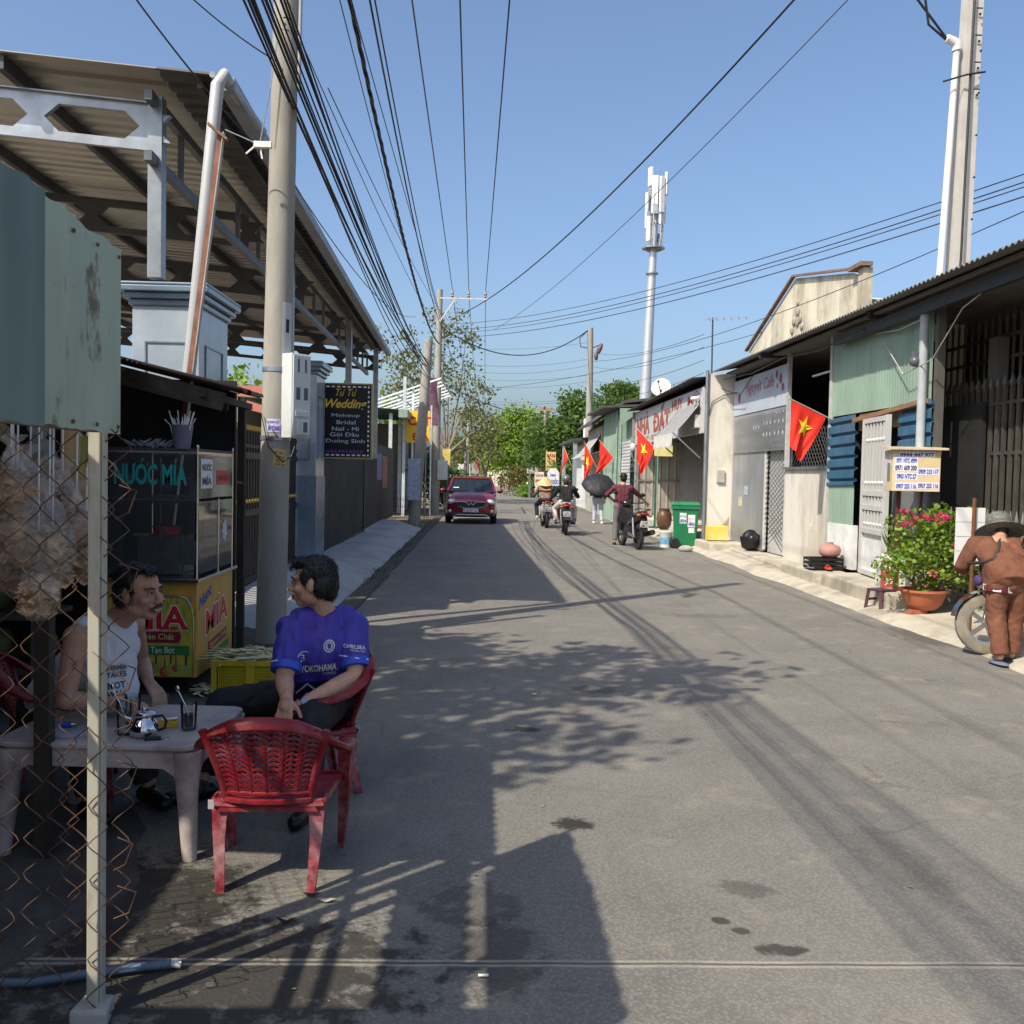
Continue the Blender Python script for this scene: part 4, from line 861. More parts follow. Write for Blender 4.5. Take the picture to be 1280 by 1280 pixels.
# ---- near shop row
no = V((6.5, 14, 0)); row = thing('shop_house', 'long low shop house with grey corrugated eaves, green sheet wall and black bars', 'house', no)
def np_(name, mb, mat, sm=None, bev=0., par=None): return mb.build(name, mat, par or row, sm, bev, origin=no)
EX = 5.08
np_('eave_roof', MB().corr((EX, 21.35, 3.96), (0,-14.4,-.05), (2.9,0,.55), .11, .03, .004), roofu, 40)
np_('ceiling', MB().box((5.35,7.3,3.90),(9,21.2,3.93)), M('eave lining', (.13,.125,.12), .8))
np_('eave_beam', MB().box((5.42,7.2,3.70),(5.50,14.9,3.84)).box((5.30,13.2,3.84),(5.62,13.3,3.97)).box((5.12,17.8,3.85),(5.62,17.9,3.95)), steeldark)
np_('side_wall', MB().box((5.04,21.40,.0),(5.62,21.52,3.93)), whitew)
np_('back_wall', MB().box((8.6,7,0),(8.7,21.4,3.9)).box((5.7,21.3,0),(8.6,21.4,3.9)).box((5.75,14.9,0),(8.6,15.0,3.9)), blackdark)
np_('sheet_wall', MB().box((WX,18.95,.16),(WX+.05,21.38,2.98)), M('crumpled zinc', (.33,.35,.37), .42, .5, .22, 2.2, 1.0, 3.2, dirt=(.22,.23,.24), damt=.5, dscale=2, stretch=(1,1,.35)))
np_('sheet_wall', MB().box((WX,17.55,2.28),(WX+.05,18.93,2.98)), MATS['crumpled zinc'])
# faded shop banner
banner = np_('shop_banner', MB().box((WX-.02,17.6,2.98),(WX+.03,21.35,3.74)), M('faded pale banner', (.40,.45,.52), .6, var=.12, scale=1.5, dirt=(.52,.55,.6), damt=.7))
tm = MB(); tm.text('Nguyệt Cafe', (WX-.022,20.4,3.32), (0,-2.0,0), (0,0,.30), .012, .3); np_('lettering', tm, M('rose lettering', (.36,.14,.20), .6), par=banner)
tm = MB()
for y, z, r_ in ((18.0,3.5,.11),(18.25,3.6,.09),(17.85,3.33,.09),(18.2,3.38,.06),(20.9,3.35,.12)):
    for k in range(6): a = k*1.047; tm.add([(WX-.021, y+r_*.6*math.cos(a)+r_*.5*math.cos(b), z+r_*.6*math.sin(a)+r_*.5*math.sin(b)) for b in [j*.785 for j in range(8)]], [tuple(range(8))])
np_('printed_flower', tm, M('pink print', (.48,.22,.38), .6), par=banner)
gloss = np_('clear_sheet', MB().add([(WX-.03,21.3,2.15),(WX-.03,17.6,2.15),(WX-.035,17.6,2.95),(WX-.035,21.3,2.95)], [(0,1,2,3)]), GLASS('wrinkled film', (.6,.63,.66), .25, .35))
# narrow mesh door
dm = MB(); 
for i in range(22): z = .2+i*.1; dm.bar((WX+.02,18.90,z),(WX+.02,17.62,z+.55),.008).bar((WX+.025,18.90,z+.55),(WX+.025,17.62,z),.008)
dr = np_('mesh_door', MB().box((WX,18.88,.2),(WX+.05,18.95,2.28)).box((WX,17.58,.2),(WX+.05,17.66,2.28)).box((WX,17.58,2.22),(WX+.05,18.95,2.3)).box((WX+.1,17.6,.16),(WX+.12,18.9,2.3)), M('door frame grey', (.5,.5,.48), .5)); np_('door_mesh', dm, M('door wire', (.13,.13,.135), .5, .4), par=dr)
np_('half_wall', MB().box((WX-.01,15.42,.1),(WX+.12,17.56,1.78)), whitew, None, .006)
# open window above the half wall
wm = MB()
for i in range(16): y = 17.5-i*.14; wm.bar((WX+.05,y,1.8),(WX+.05,max(15.4,y-.7),2.5),.008).bar((WX+.055,max(15.4,y-.7),1.8),(WX+.055,y,2.5),.008)
np_('window_mesh', wm, MATS['door wire'])
np_('window_sill', MB().box((WX-.06,15.36,1.78),(WX+.14,17.6,1.83)), galv)
np_('wall_post', MB().box((WX-.03,17.52,1.8),(WX+.04,17.6,3.9)), M('pale wall post', (.42,.42,.4), .6)); np_('wall_post', MB().box((WX-.03,15.32,.3),(WX+.04,15.40,3.9)), MATS['pale wall post'])
np_('hanging_clothes', MB().ell((5.95,16.1,2.25),(.12,.18,.3)).ell((6.0,15.75,2.2),(.12,.16,.35)), M('dim pink clothes', (.30,.09,.09), .9, var=.6, scale=6), 60)
np_('lamp_tube', MB().box((5.8,15.5,3.42),(5.83,16.9,3.45)), whitep)
# green sheet wall and blue patches
np_('green_wall', MB().corr((WX, 15.30, 2.62), (0,-3.40,-.0), (0,0,1.16), .09, .018, .003), greenw, 40)
np_('green_wall', MB().corr((WX-.005, 15.28, .92), (0,-1.0,0), (0,0,.62), .09, .018, .003), greenw, 40)
bluew = M('blue sheet patch', (.035,.115,.20), .5, .1, .25, 3, .15, 9, dirt=(.10,.16,.2), damt=.6, dscale=4)
np_('blue_patch', MB().corr((WX-.04, 15.36, 1.52), (0,0,1.06), (0,-1.12,.02), .17, .05, .004, True, rag=.02), bluew, 40)
np_('blue_patch', MB().corr((WX-.04, 12.75, 1.75), (0,0,.88), (0,-.95,.02), .17, .05, .004, True, rag=.02), MATS['blue sheet patch'], 40)
np_('base_panel', MB().box((WX-.02,14.25,.26),(WX+.06,15.3,.93)), M('pale base panel', (.66,.67,.66), .6, dirt=(.45,.44,.4)))
np_('lintel', MB().bar((WX-.06,14.2,2.5),(WX-.06,11.9,2.62),.09,.06).box((WX+.02,11.9,2.35),(WX+.06,14.25,2.6)), brown_wood)
np_('doorway_sheet', MB().box((WX+.5,11.6,.2),(WX+.55,14.2,2.6)), blackdark)
np_('grey_curtain', MB().box((WX+.05,11.9,.3),(WX+.08,13.05,1.5)), M('grey door sheet', (.15,.16,.17), .6))
# black picket grille
spearm = M('black grille paint', (.085,.078,.068), .5, .3, .3, 6)
def grille(y0, y1, dy, z0, z1, x, wd):
    mb = MB(); y = y0
    while y > y1:
        mb.bar((x,y,z0),(x,y,z1),wd,wd*.6); mb.lathe((x,y,z1),[(wd*.5,0),(wd*.75,.05),(.003,.16)],6); y -= dy
    for z in (z0+.25, z0+1.7, z1-.2):
        if z < z1: mb.box((x-.012,y1,z),(x+.012,y0,z+.04))
    return mb
np_('grille', grille(13.3, 7.2, .155, .25, 2.75, 6.2, .058), spearm)
np_('grille', grille(13.3, 7.2, .17, 2.9, 3.62, 6.45, .035), spearm)
np_('grille_leaf', grille(12.2, 10.4, .16, .25, 2.2, 6.5, .06), spearm)
np_('grille_post', MB().box((WX-.0,11.78,.2),(WX+.10,11.86,3.8)).box((6.25,11.6,.2),(6.4,11.8,3.4)).box((6.25,10.4,.2),(6.4,10.55,3.4)), M('grey grille post', (.09,.087,.08), .6))
np_('low_spikes', grille(11.7, 9.6, .12, .15, 1.15, 5.75, .028), M('grey spikes', (.18,.165,.14), .6))
# drain pipe, floodlight camera
np_('drain_pipe', MB().tube([(WX-.10,11.95,3.75),(WX-.10,11.95,.3)], .055, 12), M('blue grey pipe', (.34,.37,.39), .5), 60)
np_('drain_pipe', MB().tube([(4.98,21.38,.1),(4.98,21.38,4.0)], .04, 10), galv, 60)
np_('wall_camera', MB().ell((WX-.18,12.0,3.12),(.07,.07,.07)).box((WX-.2,11.95,3.15),(WX-.08,12.05,3.24)), M('camera grey', (.1,.1,.12), .3), 60)
np_('wire', MB().tube([(WX-.1,13.2,3.55),(WX-.15,12.4,3.0),(WX-.15,11.6,3.1),(WX-.15,10.9,3.6),(WX-.1,10.3,3.78)], .008, 5).tube([(WX-.05,13.6,3.7),(WX-.1,12.7,3.62),(WX-.1,11.9,3.66)], .01, 5), M('pale wire', (.4,.38,.34), .6))
np_('wire', MB().tube([(5.3,21.2,3.78),(5.32,19,3.70),(5.3,17,3.76),(5.3,15.2,3.66),(5.35,13.5,3.74)], .014, 6).tube([(5.28,21.3,3.6),(5.4,20.2,3.35),(5.5,19.6,3.72)], .009, 5).tube([(5.03,21.38,3.0),(5.1,21.37,3.3),(5.35,21.37,3.45),(5.6,21.0,3.5)], .009, 5), black, 60)
np_('switch_box', MB().box((5.25,21.34,1.5),(5.42,21.40,1.78)), M('dirty switch box', (.35,.34,.3), .6), None, .006)
np_('wall_stain', MB().add([(5.08,21.397,.30),(5.56,21.397,.30),(5.56,21.397,.75),(5.40,21.397,.52),(5.25,21.397,.46),(5.08,21.397,.42)], [(0,1,2,3,4,5)]), M('damp plaster', (.36,.30,.22), .95, var=.3, scale=9, dirt=(.6,.56,.48), dscale=7, damt=.8))
for y, z, w_, h_ in ((18.0,2.62,.7,.16),(18.0,2.40,.7,.16),(18.75,2.62,.6,.16),(18.75,2.40,.6,.16),(19.5,2.55,.5,.2),(17.95,2.82,.6,.1)): np_('plastic_pocket', MB().grid(8, 4, lambda u, v: V((WX-.012-.035*math.sin(u*9.4)**2*math.sin(v*3.14), y+w_/2-u*w_, z+h_*v))), M('cloudy pocket film', (.42,.43,.44), .25, var=.2), 60)
for y, z, c_ in ((20.6,1.0,(.5,.45,.3)),(20.2,1.25,(.35,.4,.45)),(16.1,.75,(.55,.52,.45))): np_('wall_notice', MB().box((WX-.016 if y > 17.6 else WX-.014,y-.13,z),(WX-.005,y+.13,z+.2)), M('notice %.1f' % y, c_, .8, var=.3, scale=18))
np_('roof_parapet', MB().box((7.8,7,4.35),(8.1,17.3,4.75)), whitew)
# open gate leaf in front of the doorway
gl0 = V((WX-.08, 13.75, .28)); gt_ = thing('metal_gate', 'pale grey metal gate leaf with round bars standing half open', 'gate', gl0); pg = M('pale grey gate', (.50,.50,.48), .5, .1, .08, 4)
U = V((-.10,-1.02,0)); mb = MB(); P = lambda u, z: U*u+V((0,0,z))
for u in (0, 1): mb.bar(P(u,0), P(u,2.22), .09, .05, (1,0,0))
for z in (.03,.62,.95,1.15,2.18): mb.bar(P(0,z), P(1,z), .05, .07)
mb.build('gate_frame', pg, gt_)
mb = MB()
for i in range(1, 7): mb.bar(P(i/7,.62), P(i/7,2.18), .05, .025, (1,0,0))
for i in range(1, 7):
    for z in (.72, 1.3, 1.9): mb.ell(P(i/7,z), (.035,.035,.035), n=8, k=6)
mb.build('gate_bars', pg, gt_); MB().prism([P(0.03,.05)+V((.02,0,0)), P(.97,.05)+V((.02,0,0)), P(.97,.60)+V((.02,0,0)), P(.03,.60)+V((.02,0,0))], (.01,0,0)).build('gate_panel', M('white gate panel', (.62,.63,.62), .55), gt_)
# ---- concrete pole with white conduit rising behind the eave
p0 = V((6.78, 13.95, -.24)); t = thing('utility_pole', 'tall square concrete pole with a white conduit rising behind the near eave', 'utility pole', p0); t.scale = (1.15,)*3
pale = M('pale pole concrete', (.46,.44,.40), .85, var=.1, scale=5, bump=.2, dirt=(.33,.31,.27), damt=.4, dscale=2)
MB().tube([(0,0,0),(.16,0,8.6)], [.165,.135], 4, up=(1,1,0)).build('shaft', pale, t); 
MB().tube([(-.20,-.06,3.4),(-.055,-.04,7.02),(-.07,-.04,7.08)], [.045,.04,.04], 12).tube([(-.055,-.04,7.02),(-.07,-.04,7.12),(-.2,-.06,7.16)], [.06,.06,.05], 12).build('conduit', whitep, t, 60)
MB().tube([(.0,-.2,4.0),(.03,-.19,4.4),(.06,-.17,6),(.1,-.16,8.5)], .015, 6).tube([(-.25,-.12,6.6),(0,-.2,6.66),(.26,-.16,6.72)], .012, 6).tube([(-.22,-.15,4.0),(.05,-.22,4.03),(.2,-.2,3.98)], .008, 6).build('cable', black, t)
hb = MB()
for k in range(5):
    z = 4.9+k*.52; hb.lathe((.03+.018*z-.02+.06,-.165+.004*k,z),[(.014,0),(.014,.01)],8,(0,-1,0))
for k in range(4): z = 6.5+k*.33; hb.box((.12,-.165,z),(.20,-.15,z+.012)); hb.lathe((.165,-.157,z-.07),[(.016,0),(.016,.012)],8,(0,-1,0))
hb.build('step_hole', blackp, t)
MB().tube([(-.2,-.06,7.16),(-.6,-.1,7.6),(-1.0,-.3,8.4)], .015, 6).tube([(-.2,-.06,7.14),(-.45,-.1,7.3),(-.75,-.3,8.4)], .015, 6).build('service_wire', black, t)
# ---- gable house behind
go = V((11, 28, 0)); t = thing('gable_house', 'old cream gabled house front with brown edging above the shop roofs', 'house', go-V((0,0,.3)))
stain = M('stained cream plaster', (.62,.57,.45), .9, var=.15, scale=1.5, bump=.2, dirt=(.20,.17,.12), damt=.75, dscale=.9, dcut=(.46,.66), stretch=(1,1,.5))
gb = MB().prism([(9,32.6,0),(9,22.9,0),(9,22.9,6.75),(9,23.6,7.02),(9,27.9,7.75),(9,32.6,6.25)], (.12,0,0)); gb.box((8.9,22.6,0),(9.12,22.95,6.95)); gb.build('wall', stain, t, origin=go)
edge = M('brown edging', (.20,.12,.085), .8, var=.3, scale=4)
MB().bar((8.93,32.75,6.27),(8.93,27.9,7.82),.12,.06).bar((8.93,27.9,7.82),(8.93,23.3,7.06),.12,.06).bar((8.95,32.4,5.2),(8.95,22.9,5.75),.10,.08).bar((8.93,23.3,7.02),(8.93,22.5,7.02),.3,.1).build('edging', edge, t, origin=go)
orn = MB()
for a, b_, r_ in ((27.6,6.75,.16),(27.35,6.5,.13),(27.9,6.5,.13),(27.6,6.45,.15),(27.2,6.25,.11),(28.05,6.25,.11),(27.6,6.98,.10)): orn.ell((8.98,a,b_),(.05,r_,r_))
orn.build('ornament', M('grey ornament', (.30,.27,.22), .9, var=.4, scale=8), t, 60, origin=go)
MB().box((9.3,22.9,0),(17,32.5,5.6)).prism([(9.3,22.6,6.2),(9.3,27.9,7.3),(9.3,32.7,5.9)], (8,0,-.2)).build('body', M('pale side wall', (.5,.55,.46), .9), t, origin=go)
# TV antenna
ap = AX(890, 460, 6.2); at = AY(891, 397, ap.y); t = thing('tv_antenna', 'thin television antenna mast on the roof edge beside the gable', 'antenna', ap); tp = at-ap
MB().tube([(0,0,-.6), tp], .022, 6).build('mast', steeldark, t); mb = MB().bar(tp+V((-.2,0,-.05)), tp+V((.9,-.4,-.05)), .015)
for k in range(6): c = tp+V((-.1+k*.18,-.02-k*.08,-.05)); mb.bar(c+V((-.1,-.3,0)), c+V((.1,.3,0)), .01)
mb.build('array', galv, t)

# ---- land office with red letters
lo = V((6, 26, 0)); L_ = thing('shop_house', 'low land office with a faded red lettered fascia and deep porch', 'house', lo)
def lp(name, mb, mat, sm=None, bev=0., par=None): return mb.build(name, mat, par or L_, sm, bev, origin=lo)
YA, YB = 21.75, 31.4
roofd = M('dark roof edge', (.075,.07,.07), .6, .2, .3)
lp('roof', MB().corr((4.72, YB+.3, 3.74), (0, YA-YB-.3, .12), (5.2,0,.55), .11, .03, .004), roofd, 40)
lp('ceiling', MB().box((5.0,YA,3.66),(9.5,YB,3.69)), M('porch lining', (.12,.12,.115), .8))
fas = M('faded white fascia', (.50,.50,.50), .6, var=.08, scale=1.2, dirt=(.34,.35,.36), damt=.5, dscale=.8)
fo = lp('fascia', MB().box((4.98,YA+.02,2.62),(5.03,YB,3.66)), fas)
tm = MB(); x = 4.975
tm.text('NHÀ', (x,31.05,2.90), (0,-2.35,0), (0,0,.70), .04); tm.text('ĐẤT', (x,28.1,2.90), (0,-2.5,0), (0,0,.76), .04)
tm.text('HUY', (x,25.3,3.34), (0,-1.35,0), (0,0,.27), .03); tm.text('MỸ', (x,23.4,3.35), (0,-1.3,0), (0,0,.28), .03)
lp('lettering', tm, M('faded red letters', (.34,.085,.055), .65, var=.25, scale=4, dirt=(.36,.22,.10), damt=.5, dscale=1.2), par=fo)
tm = MB(); tm.text('MAY - SỬA ĐỒ', (x,29.8,2.70), (0,-3.2,0), (0,0,.18), .03); lp('lettering', tm, M('small red letters', (.40,.12,.10), .65), par=fo)
gate_m = M('dull grey gate sheet', (.33,.31,.275), .6, .2, .1, 2, dirt=(.22,.20,.17), damt=.5)
lp('sheet_gate', MB().corr((4.98,YB,.34), (1.75,0,0), (0,0,2.4), .25, .03, .004, True), gate_m, 40)
lp('gate_rail', MB().box((4.98,YB-.06,.3),(6.7,YB-.02,.36)).box((4.98,YB-.06,1.45),(6.7,YB-.02,1.51)).box((5.03,YB-.08,.3),(5.11,YB-.0,3.6)), M('gate rail', (.19,.18,.16), .6))
lp('end_wall', MB().box((4.9,YB+.05,2.74),(9,YB+.15,3.7)).box((6.6,YB+.05,0),(9,YB+.15,3.6)), M('porch wall', (.28,.27,.25), .9))
lp('plinth', MB().box((5.0,22.0,0),(6.5,YB+.04,.33)), whitew)
lp('inner_wall', MB().corr((6.5,YB-.1,.33), (0,YA-YB,0), (0,0,3.3), .25, .03, .004, True), M('inner porch sheet', (.19,.185,.17), .6, .2), 40)
lp('porch_post', MB().box((5.0,27.6,.3),(5.06,27.66,2.62)).box((5.9,24.6,.3),(5.97,24.67,2.9)), M('pale porch post', (.4,.39,.36), .6))
lp('roller_shutter', MB().corr((4.86,YB+.15,.2), (0,0,2.6), (.0,1.9,0), .11, .02, .003), M('pale roller shutter', (.52,.54,.54), .5, .2), 40)
lp('floodlight', MB().ell((4.86,22.1,3.42),(.10,.14,.06)).bar((4.9,22.1,3.45),(4.98,22.1,3.5),.03), whitep, 60)
lp('meter_box', MB().box((4.86,22.0,2.75),(4.98,22.5,3.05)), M('shutter box', (.5,.48,.44), .6), None, .01)
# striped awning hung out from the fascia
aw = thing('striped_awning', 'grey and white striped cloth awning slung out from the land office fascia', 'awning', (4.9, 25, 2.2)); ao = V((4.9,25,2.2))
y0_, y1_ = 21.9, 24.3; out = .58
cl = MB(); cl.mi = []
n = 22
for i in range(n):
    cl.cur = i % 2
    ya = y1_+(y0_-y1_)*i/n; yb2 = y1_+(y0_-y1_)*(i+1)/n
    for k in range(6):
        f0, f1 = k/6, (k+1)/6; fn = lambda y, f_: V((4.93-out*f_, y-.9*f_*0, 3.30-.70*f_-.04*math.sin(f_*3.14)))
        cl.add([fn(ya,f0), fn(yb2,f0), fn(yb2,f1), fn(ya,f1)], [(0,1,2,3)])
sA, sB = M('awning grey stripe', (.09,.093,.105), .8), M('awning white stripe', (.42,.42,.42), .8)
cl.build('awning_cloth', [sA, sB], aw, origin=ao)
vl = MB(); vl.grid(60, 4, lambda u, v: V((4.93-out-.02+.025*math.sin(u*130)*v, y1_+(y0_-y1_)*u, 2.62-v*.30-.03*abs(math.sin(u*22))*v)))
vl.build('valance', M('awning valance', (.58,.57,.53), .85, var=.1), aw, 70, origin=ao)
MB().bar((4.93-out,y0_,2.6),(4.98,y0_,2.05),.03).bar((4.93-out,y1_,2.6),(4.98,y1_,2.05),.03).bar((4.93-out,y0_,2.61),(4.93-out,y1_,2.61),.03).build('awning_arm', galv, aw, origin=ao)
# small yellow board, green stand post, jar, small table
yb0 = AY(818, 570, 25.2); t = thing('notice_board', 'small yellow notice board on a thin green stand under the awning', 'board', (yb0.x, 25.2, 0))
MB().box((0,0,yb0.z),(.48,.03,yb0.z+.30)).build('panel', M('lemon board', (.62,.57,.22), .7), t); MB().bar((.06,.03,.25),(.06,.03,yb0.z),.05).bar((-.2,.03,.27),(.32,.03,.27),.05).bar((.06,-.2,.27),(.06,.26,.27),.05).build('stand', M('green stand', (.03,.12,.07), .5), t)
j0 = AY(830, 652, 24.3); t = thing('water_jar', 'brown glazed water jar under the awning beside the green stand', 'jar', (j0.x, 24.3, .26))
MB().lathe((0,0,0), [(.10,0),(.18,.12),(.20,.28),(.18,.42),(.13,.49),(.135,.52),(.11,.52)], 22).build('jar_body', M('brown glaze', (.12,.065,.04), .3, var=.3, scale=5), t, 60); MB().lathe((0,0,.52), [(.15,0),(.15,.02),(.02,.03)], 20).build('jar_lid', M('dark lid', (.1,.09,.08), .6), t)
# satellite dish, mast
dp = AY(826, 487, 28); t = thing('satellite_dish', 'white satellite dish standing on the land office roof', 'satellite dish', (dp.x, 28, dp.z-.35))
ax = V((-.35,-.85,.35)).normalized(); MB().lathe(V((0,0,.42)), [(0.001,-.10),(.12,-.085),(.22,-.045),(.29,0),(.285,.01),(.2,-.03),(.1,-.07)], 26, ax).build('dish', whitep, t, 60); MB().bar((0,0,-.1),(0,.02,.36),.05).bar(V((0,0,.2)), V((0,0,.42))+ax*.38, .02).ell(V((0,0,.42))+ax*.38, .035, n=8, k=6).build('dish_arm', steeldark, t)
m0 = AY(806, 500, 52); m1 = AY(822, 216, 52); dm_ = (m1-m0)/(m1.z-m0.z); mb0 = m0-dm_*m0.z
t = thing('mobile_mast', 'tall galvanised mobile phone mast crowned with white panel antennas', 'mast', mb0); zt = m1.z
mastm = M('mast steel', (.50,.52,.54), .4, .5, .08); MB().tube([(0,0,0), dm_*(zt*.62), dm_*(zt*.97)], [.36,.24,.14], 18).build('shaft', mastm, t, 60)
MB().lathe(dm_*(zt*.70), [(.24,-.04),(.34,-.04),(.34,.04),(.24,.04)], 16).lathe(dm_*(zt*.775), [(.1,-.03),(.62,-.03),(.62,.03),(.1,.03)], 16).build('flange', galv, t)
for a, r_, z, hh, wd in ((200,.62,.985,1.0,.42),(250,.55,.93,2.0,.42),(300,.72,.93,1.9,.36),(340,.78,.965,1.2,.4),(20,.75,.90,1.7,.36),(90,.7,.93,1.9,.4),(150,.72,.89,1.9,.34),(215,.62,.83,1.3,.3),(320,.6,.86,.6,.4)):
    a = R(a); c = dm_*(zt*z)+V((math.cos(a)*r_*.66, math.sin(a)*r_*.66, 0)); MB().obox(c, (.14, wd*.8, hh), (0,0,a)).build('panel_antenna', M('antenna white', (.72,.72,.70), .5), t, None, .02)
mb = MB()
for a in (10,70,130,190,250,310):
    a = R(a); p = V((math.cos(a)*.40, math.sin(a)*.40, 0)); mb.tube([dm_*(zt*.765)+p*.4, dm_*(zt*.77)+p, dm_*(zt*.80)+p*1.15, dm_*(zt*.97)+p], .045, 6); mb.bar(dm_*(zt*.85), dm_*(zt*.85)+p, .05); mb.bar(dm_*(zt*.93), dm_*(zt*.93)+p, .05)
for k in range(7): a = k*.9; mb.obox(dm_*(zt*(.79+.02*k))+V((math.cos(a)*.35, math.sin(a)*.35, 0)), (.22,.28,.42), (0,0,a))
mb.tube([dm_*(zt*.98), dm_*(zt*1.03)], .02, 5); mb.build('antenna_frame', M('radio grey', (.30,.32,.33), .5, .4), t)

# ---- houses farther along
def house(name, lab, parts, o):
    t = thing(name, lab, 'house', o)
    for nm, mb, mt in parts: mb.build(nm, mt, t, 40 if nm in ('green_wall','roof') else None, origin=o)
    return t
o = V((6, 34, 0)); house('shop_house', 'pale green sheet house standing between the land office and the grey gable wall', [
    ('green_wall', MB().corr((4.72,33.5,0), (1.9,0,0), (0,0,3.95), .2, .03, .004, True), greenw), ('green_wall', MB().corr((4.70,37.2,0), (0,-3.65,0), (0,0,3.9), .2, .03, .004, True), greenw),
    ('roof', MB().prism([(4.1,33.2,3.95),(9,33.2,4.2),(9,38,4.2),(4.1,38,3.95)], (0,0,.08)), roofd), ('visor', MB().prism([(4.72,33.2,3.3),(4.72,33.2,3.95),(5.5,33.2,3.95)], (0,.03,0)), greenw),
    ('gate', MB().box((4.80,33.42,0),(6.4,33.46,1.5)), M('green gate', (.22,.32,.25), .6)), ('notice', MB().box((4.85,33.38,1.75),(5.75,33.42,2.2)), whitep), ('notice', MB().box((4.95,33.37,.4),(5.15,33.41,1.3)).box((5.4,33.37,.4),(5.62,33.41,1.3)), M('cream notice', (.6,.55,.45), .7)),
    ('lamp', MB().ell((5.2,33.3,2.6),(.12,.1,.16)), whitep)], o)
tm = MB(); tm.text('VẬN TẢI', (4.9,33.37,2.02), (.78,0,0), (0,0,.14), .03); tm.text('0903 144', (4.95,33.37,1.81), (.6,0,0), (0,0,.12), .02); o2 = tm.build('lettering', blackp, bpy.data.objects['shop_house.002'], origin=o)
o = V((6.5, 40, 0)); cw = M('grey gable plaster', (.44,.42,.36), .9, var=.2, scale=1, dirt=(.25,.23,.19), damt=.6)
house('gable_shop', 'grey stained gable wall with a sagging tarpaulin beside the green house', [
    ('wall', MB().prism([(4.75,38.4,0),(8,38.4,0),(8,38.4,4.6),(5.6,38.4,4.3),(4.75,38.4,3.6)], (0,5,0)), cw), ('roof', MB().prism([(4.3,38.0,3.6),(5.6,38.0,4.5),(8,38.0,4.8),(8,38.0,4.9),(5.6,38.0,4.6),(4.3,38.0,3.7)], (0,6,0)), roofd),
    ('tarpaulin', MB().grid(8, 6, lambda u, v: V((4.75-.9*v, 38.6+u*3.5, 3.3-1.0*v-.25*math.sin(v*3.1)*.6))), M('grey tarpaulin', (.35,.34,.32), .8)), ('door', MB().box((4.72,38.34,0),(5.9,38.39,2.2)), M('dark doorway', (.05,.055,.05), .7)), ('canvas', MB().grid(6,4,lambda u, v: V((4.75-.8*v, 38.4+3*u, 2.6-.25*v))), M('mint canvas', (.35,.5,.42), .8))], o)
o = V((6, 46, 0)); house('flat_shed', 'white flat roofed shed with steel corner posts behind the flags', [
    ('wall', MB().box((4.9,44.3,0),(9,44.4,3.1)).box((4.9,44.4,0),(5.0,51,3.1)), M('white shed wall', (.62,.63,.62), .7)), ('roof', MB().prism([(4.1,43.9,3.15),(9,43.9,3.7),(9,52,3.7),(4.1,52,3.15)], (0,0,.12)), roofd),
    ('post', MB().box((4.15,44.0,0),(4.32,44.17,3.15)).box((4.15,50,0),(4.32,50.2,3.15)), M('blue grey post', (.24,.28,.33), .5)), ('window', MB().box((4.95,44.24,1.3),(6.0,44.29,2.2)), M('shed louvre', (.35,.37,.33), .5)), ('board', MB().box((4.5,44.1,2.3),(5.2,44.15,2.6)), M('cream board', (.6,.55,.42), .7))], o)
# far pole beside the trees
b_ = AY(735, 640, 46); tt = AY(738, 410, 46); t, tp = simple_pole(b_.x, 46, tt, 'far concrete pole with a hanging switch beside the flat shed', .2, .14, None)
FARP = V((b_.x, 46, 0))+tp
MB().tube([(-.28,0,1.5),(-.24,0,tp.z*.5)], .07, 8).build('conduit', whitep, t, 60); MB().ell(tp+V((.45,-.1,-1.0)), (.12,.12,.3), (0,.4,0)).ell(tp+V((.3,-.1,-1.35)), (.1,.1,.2)).bar(tp+V((0,0,-1.0)), tp+V((.45,-.1,-.8)), .05).tube([tp+V((-.1,0,-.1)), tp+V((-.5,0,-.5)), tp+V((-.45,0,-.9)), tp+V((-.1,0,-.95))], .03, 5).build('switch', M('switch brown', (.12,.07,.07), .5), t, 60)
b_ = AY(680, 590, 62); tt = AY(682, 512, 62); t, tp = simple_pole(b_.x, 62, tt, 'farthest pale pole with a short crossarm in front of the trees', .17, .13, None); MB().bar(tp+V((-.35,0,0)), tp+V((.45,0,0)), .2).build('crossarm', M('terracotta insulators', (.36,.2,.15), .6), t)
# ---- far roadside boards and shelter
def board(px0, px1, py0, py1, Y, col, lab, text=None, tmat=None, legs=True, arch_=False):
    a = AY(px0, py1, Y); b_ = AY(px1, py0, Y); t = thing('roadside_board', lab, 'board', (a.x, Y, 0)); w_ = b_.x-a.x
    pts = [(0,0,a.z),(w_,0,a.z),(w_,0,b_.z)]+([(w_*.75,0,b_.z+.2),(w_*.25,0,b_.z+.2)] if arch_ else [])+[(0,0,b_.z)]
    MB().prism(pts, (0,.08,0)).build('panel', col, t)
    if text:
        tm = MB()
        for body, u0, u1, v0, v1 in text: tm.text(body, (w_*u0,-.01,a.z+(b_.z-a.z)*v0), (w_*(u1-u0),0,0), (0,0,(b_.z-a.z)*(v1-v0)), .03)
        tm.build('lettering', tmat, t)
    if legs: MB().bar((.12,.15,0),(.12,.15,a.z+.3),.1).bar((w_-.12,.15,0),(w_-.12,.15,a.z+.3),.1).build('leg', galv, t)
board(684, 699, 591, 607, 44, whitep, 'white arched pharmacy board with blue capital letters behind the riders', (('NHÀ',.25,.75,.72,.95),('THUỐC',.06,.94,.12,.6)), bluep, True, True)
board(668, 680, 590, 614, 46, M('cream far board', (.62,.58,.47), .7), 'tall cream board with faint red print behind the straw hat', (('QUÁN CƠM',.1,.9,.75,.9),('BÚN BÒ',.1,.9,.5,.65)), redp)
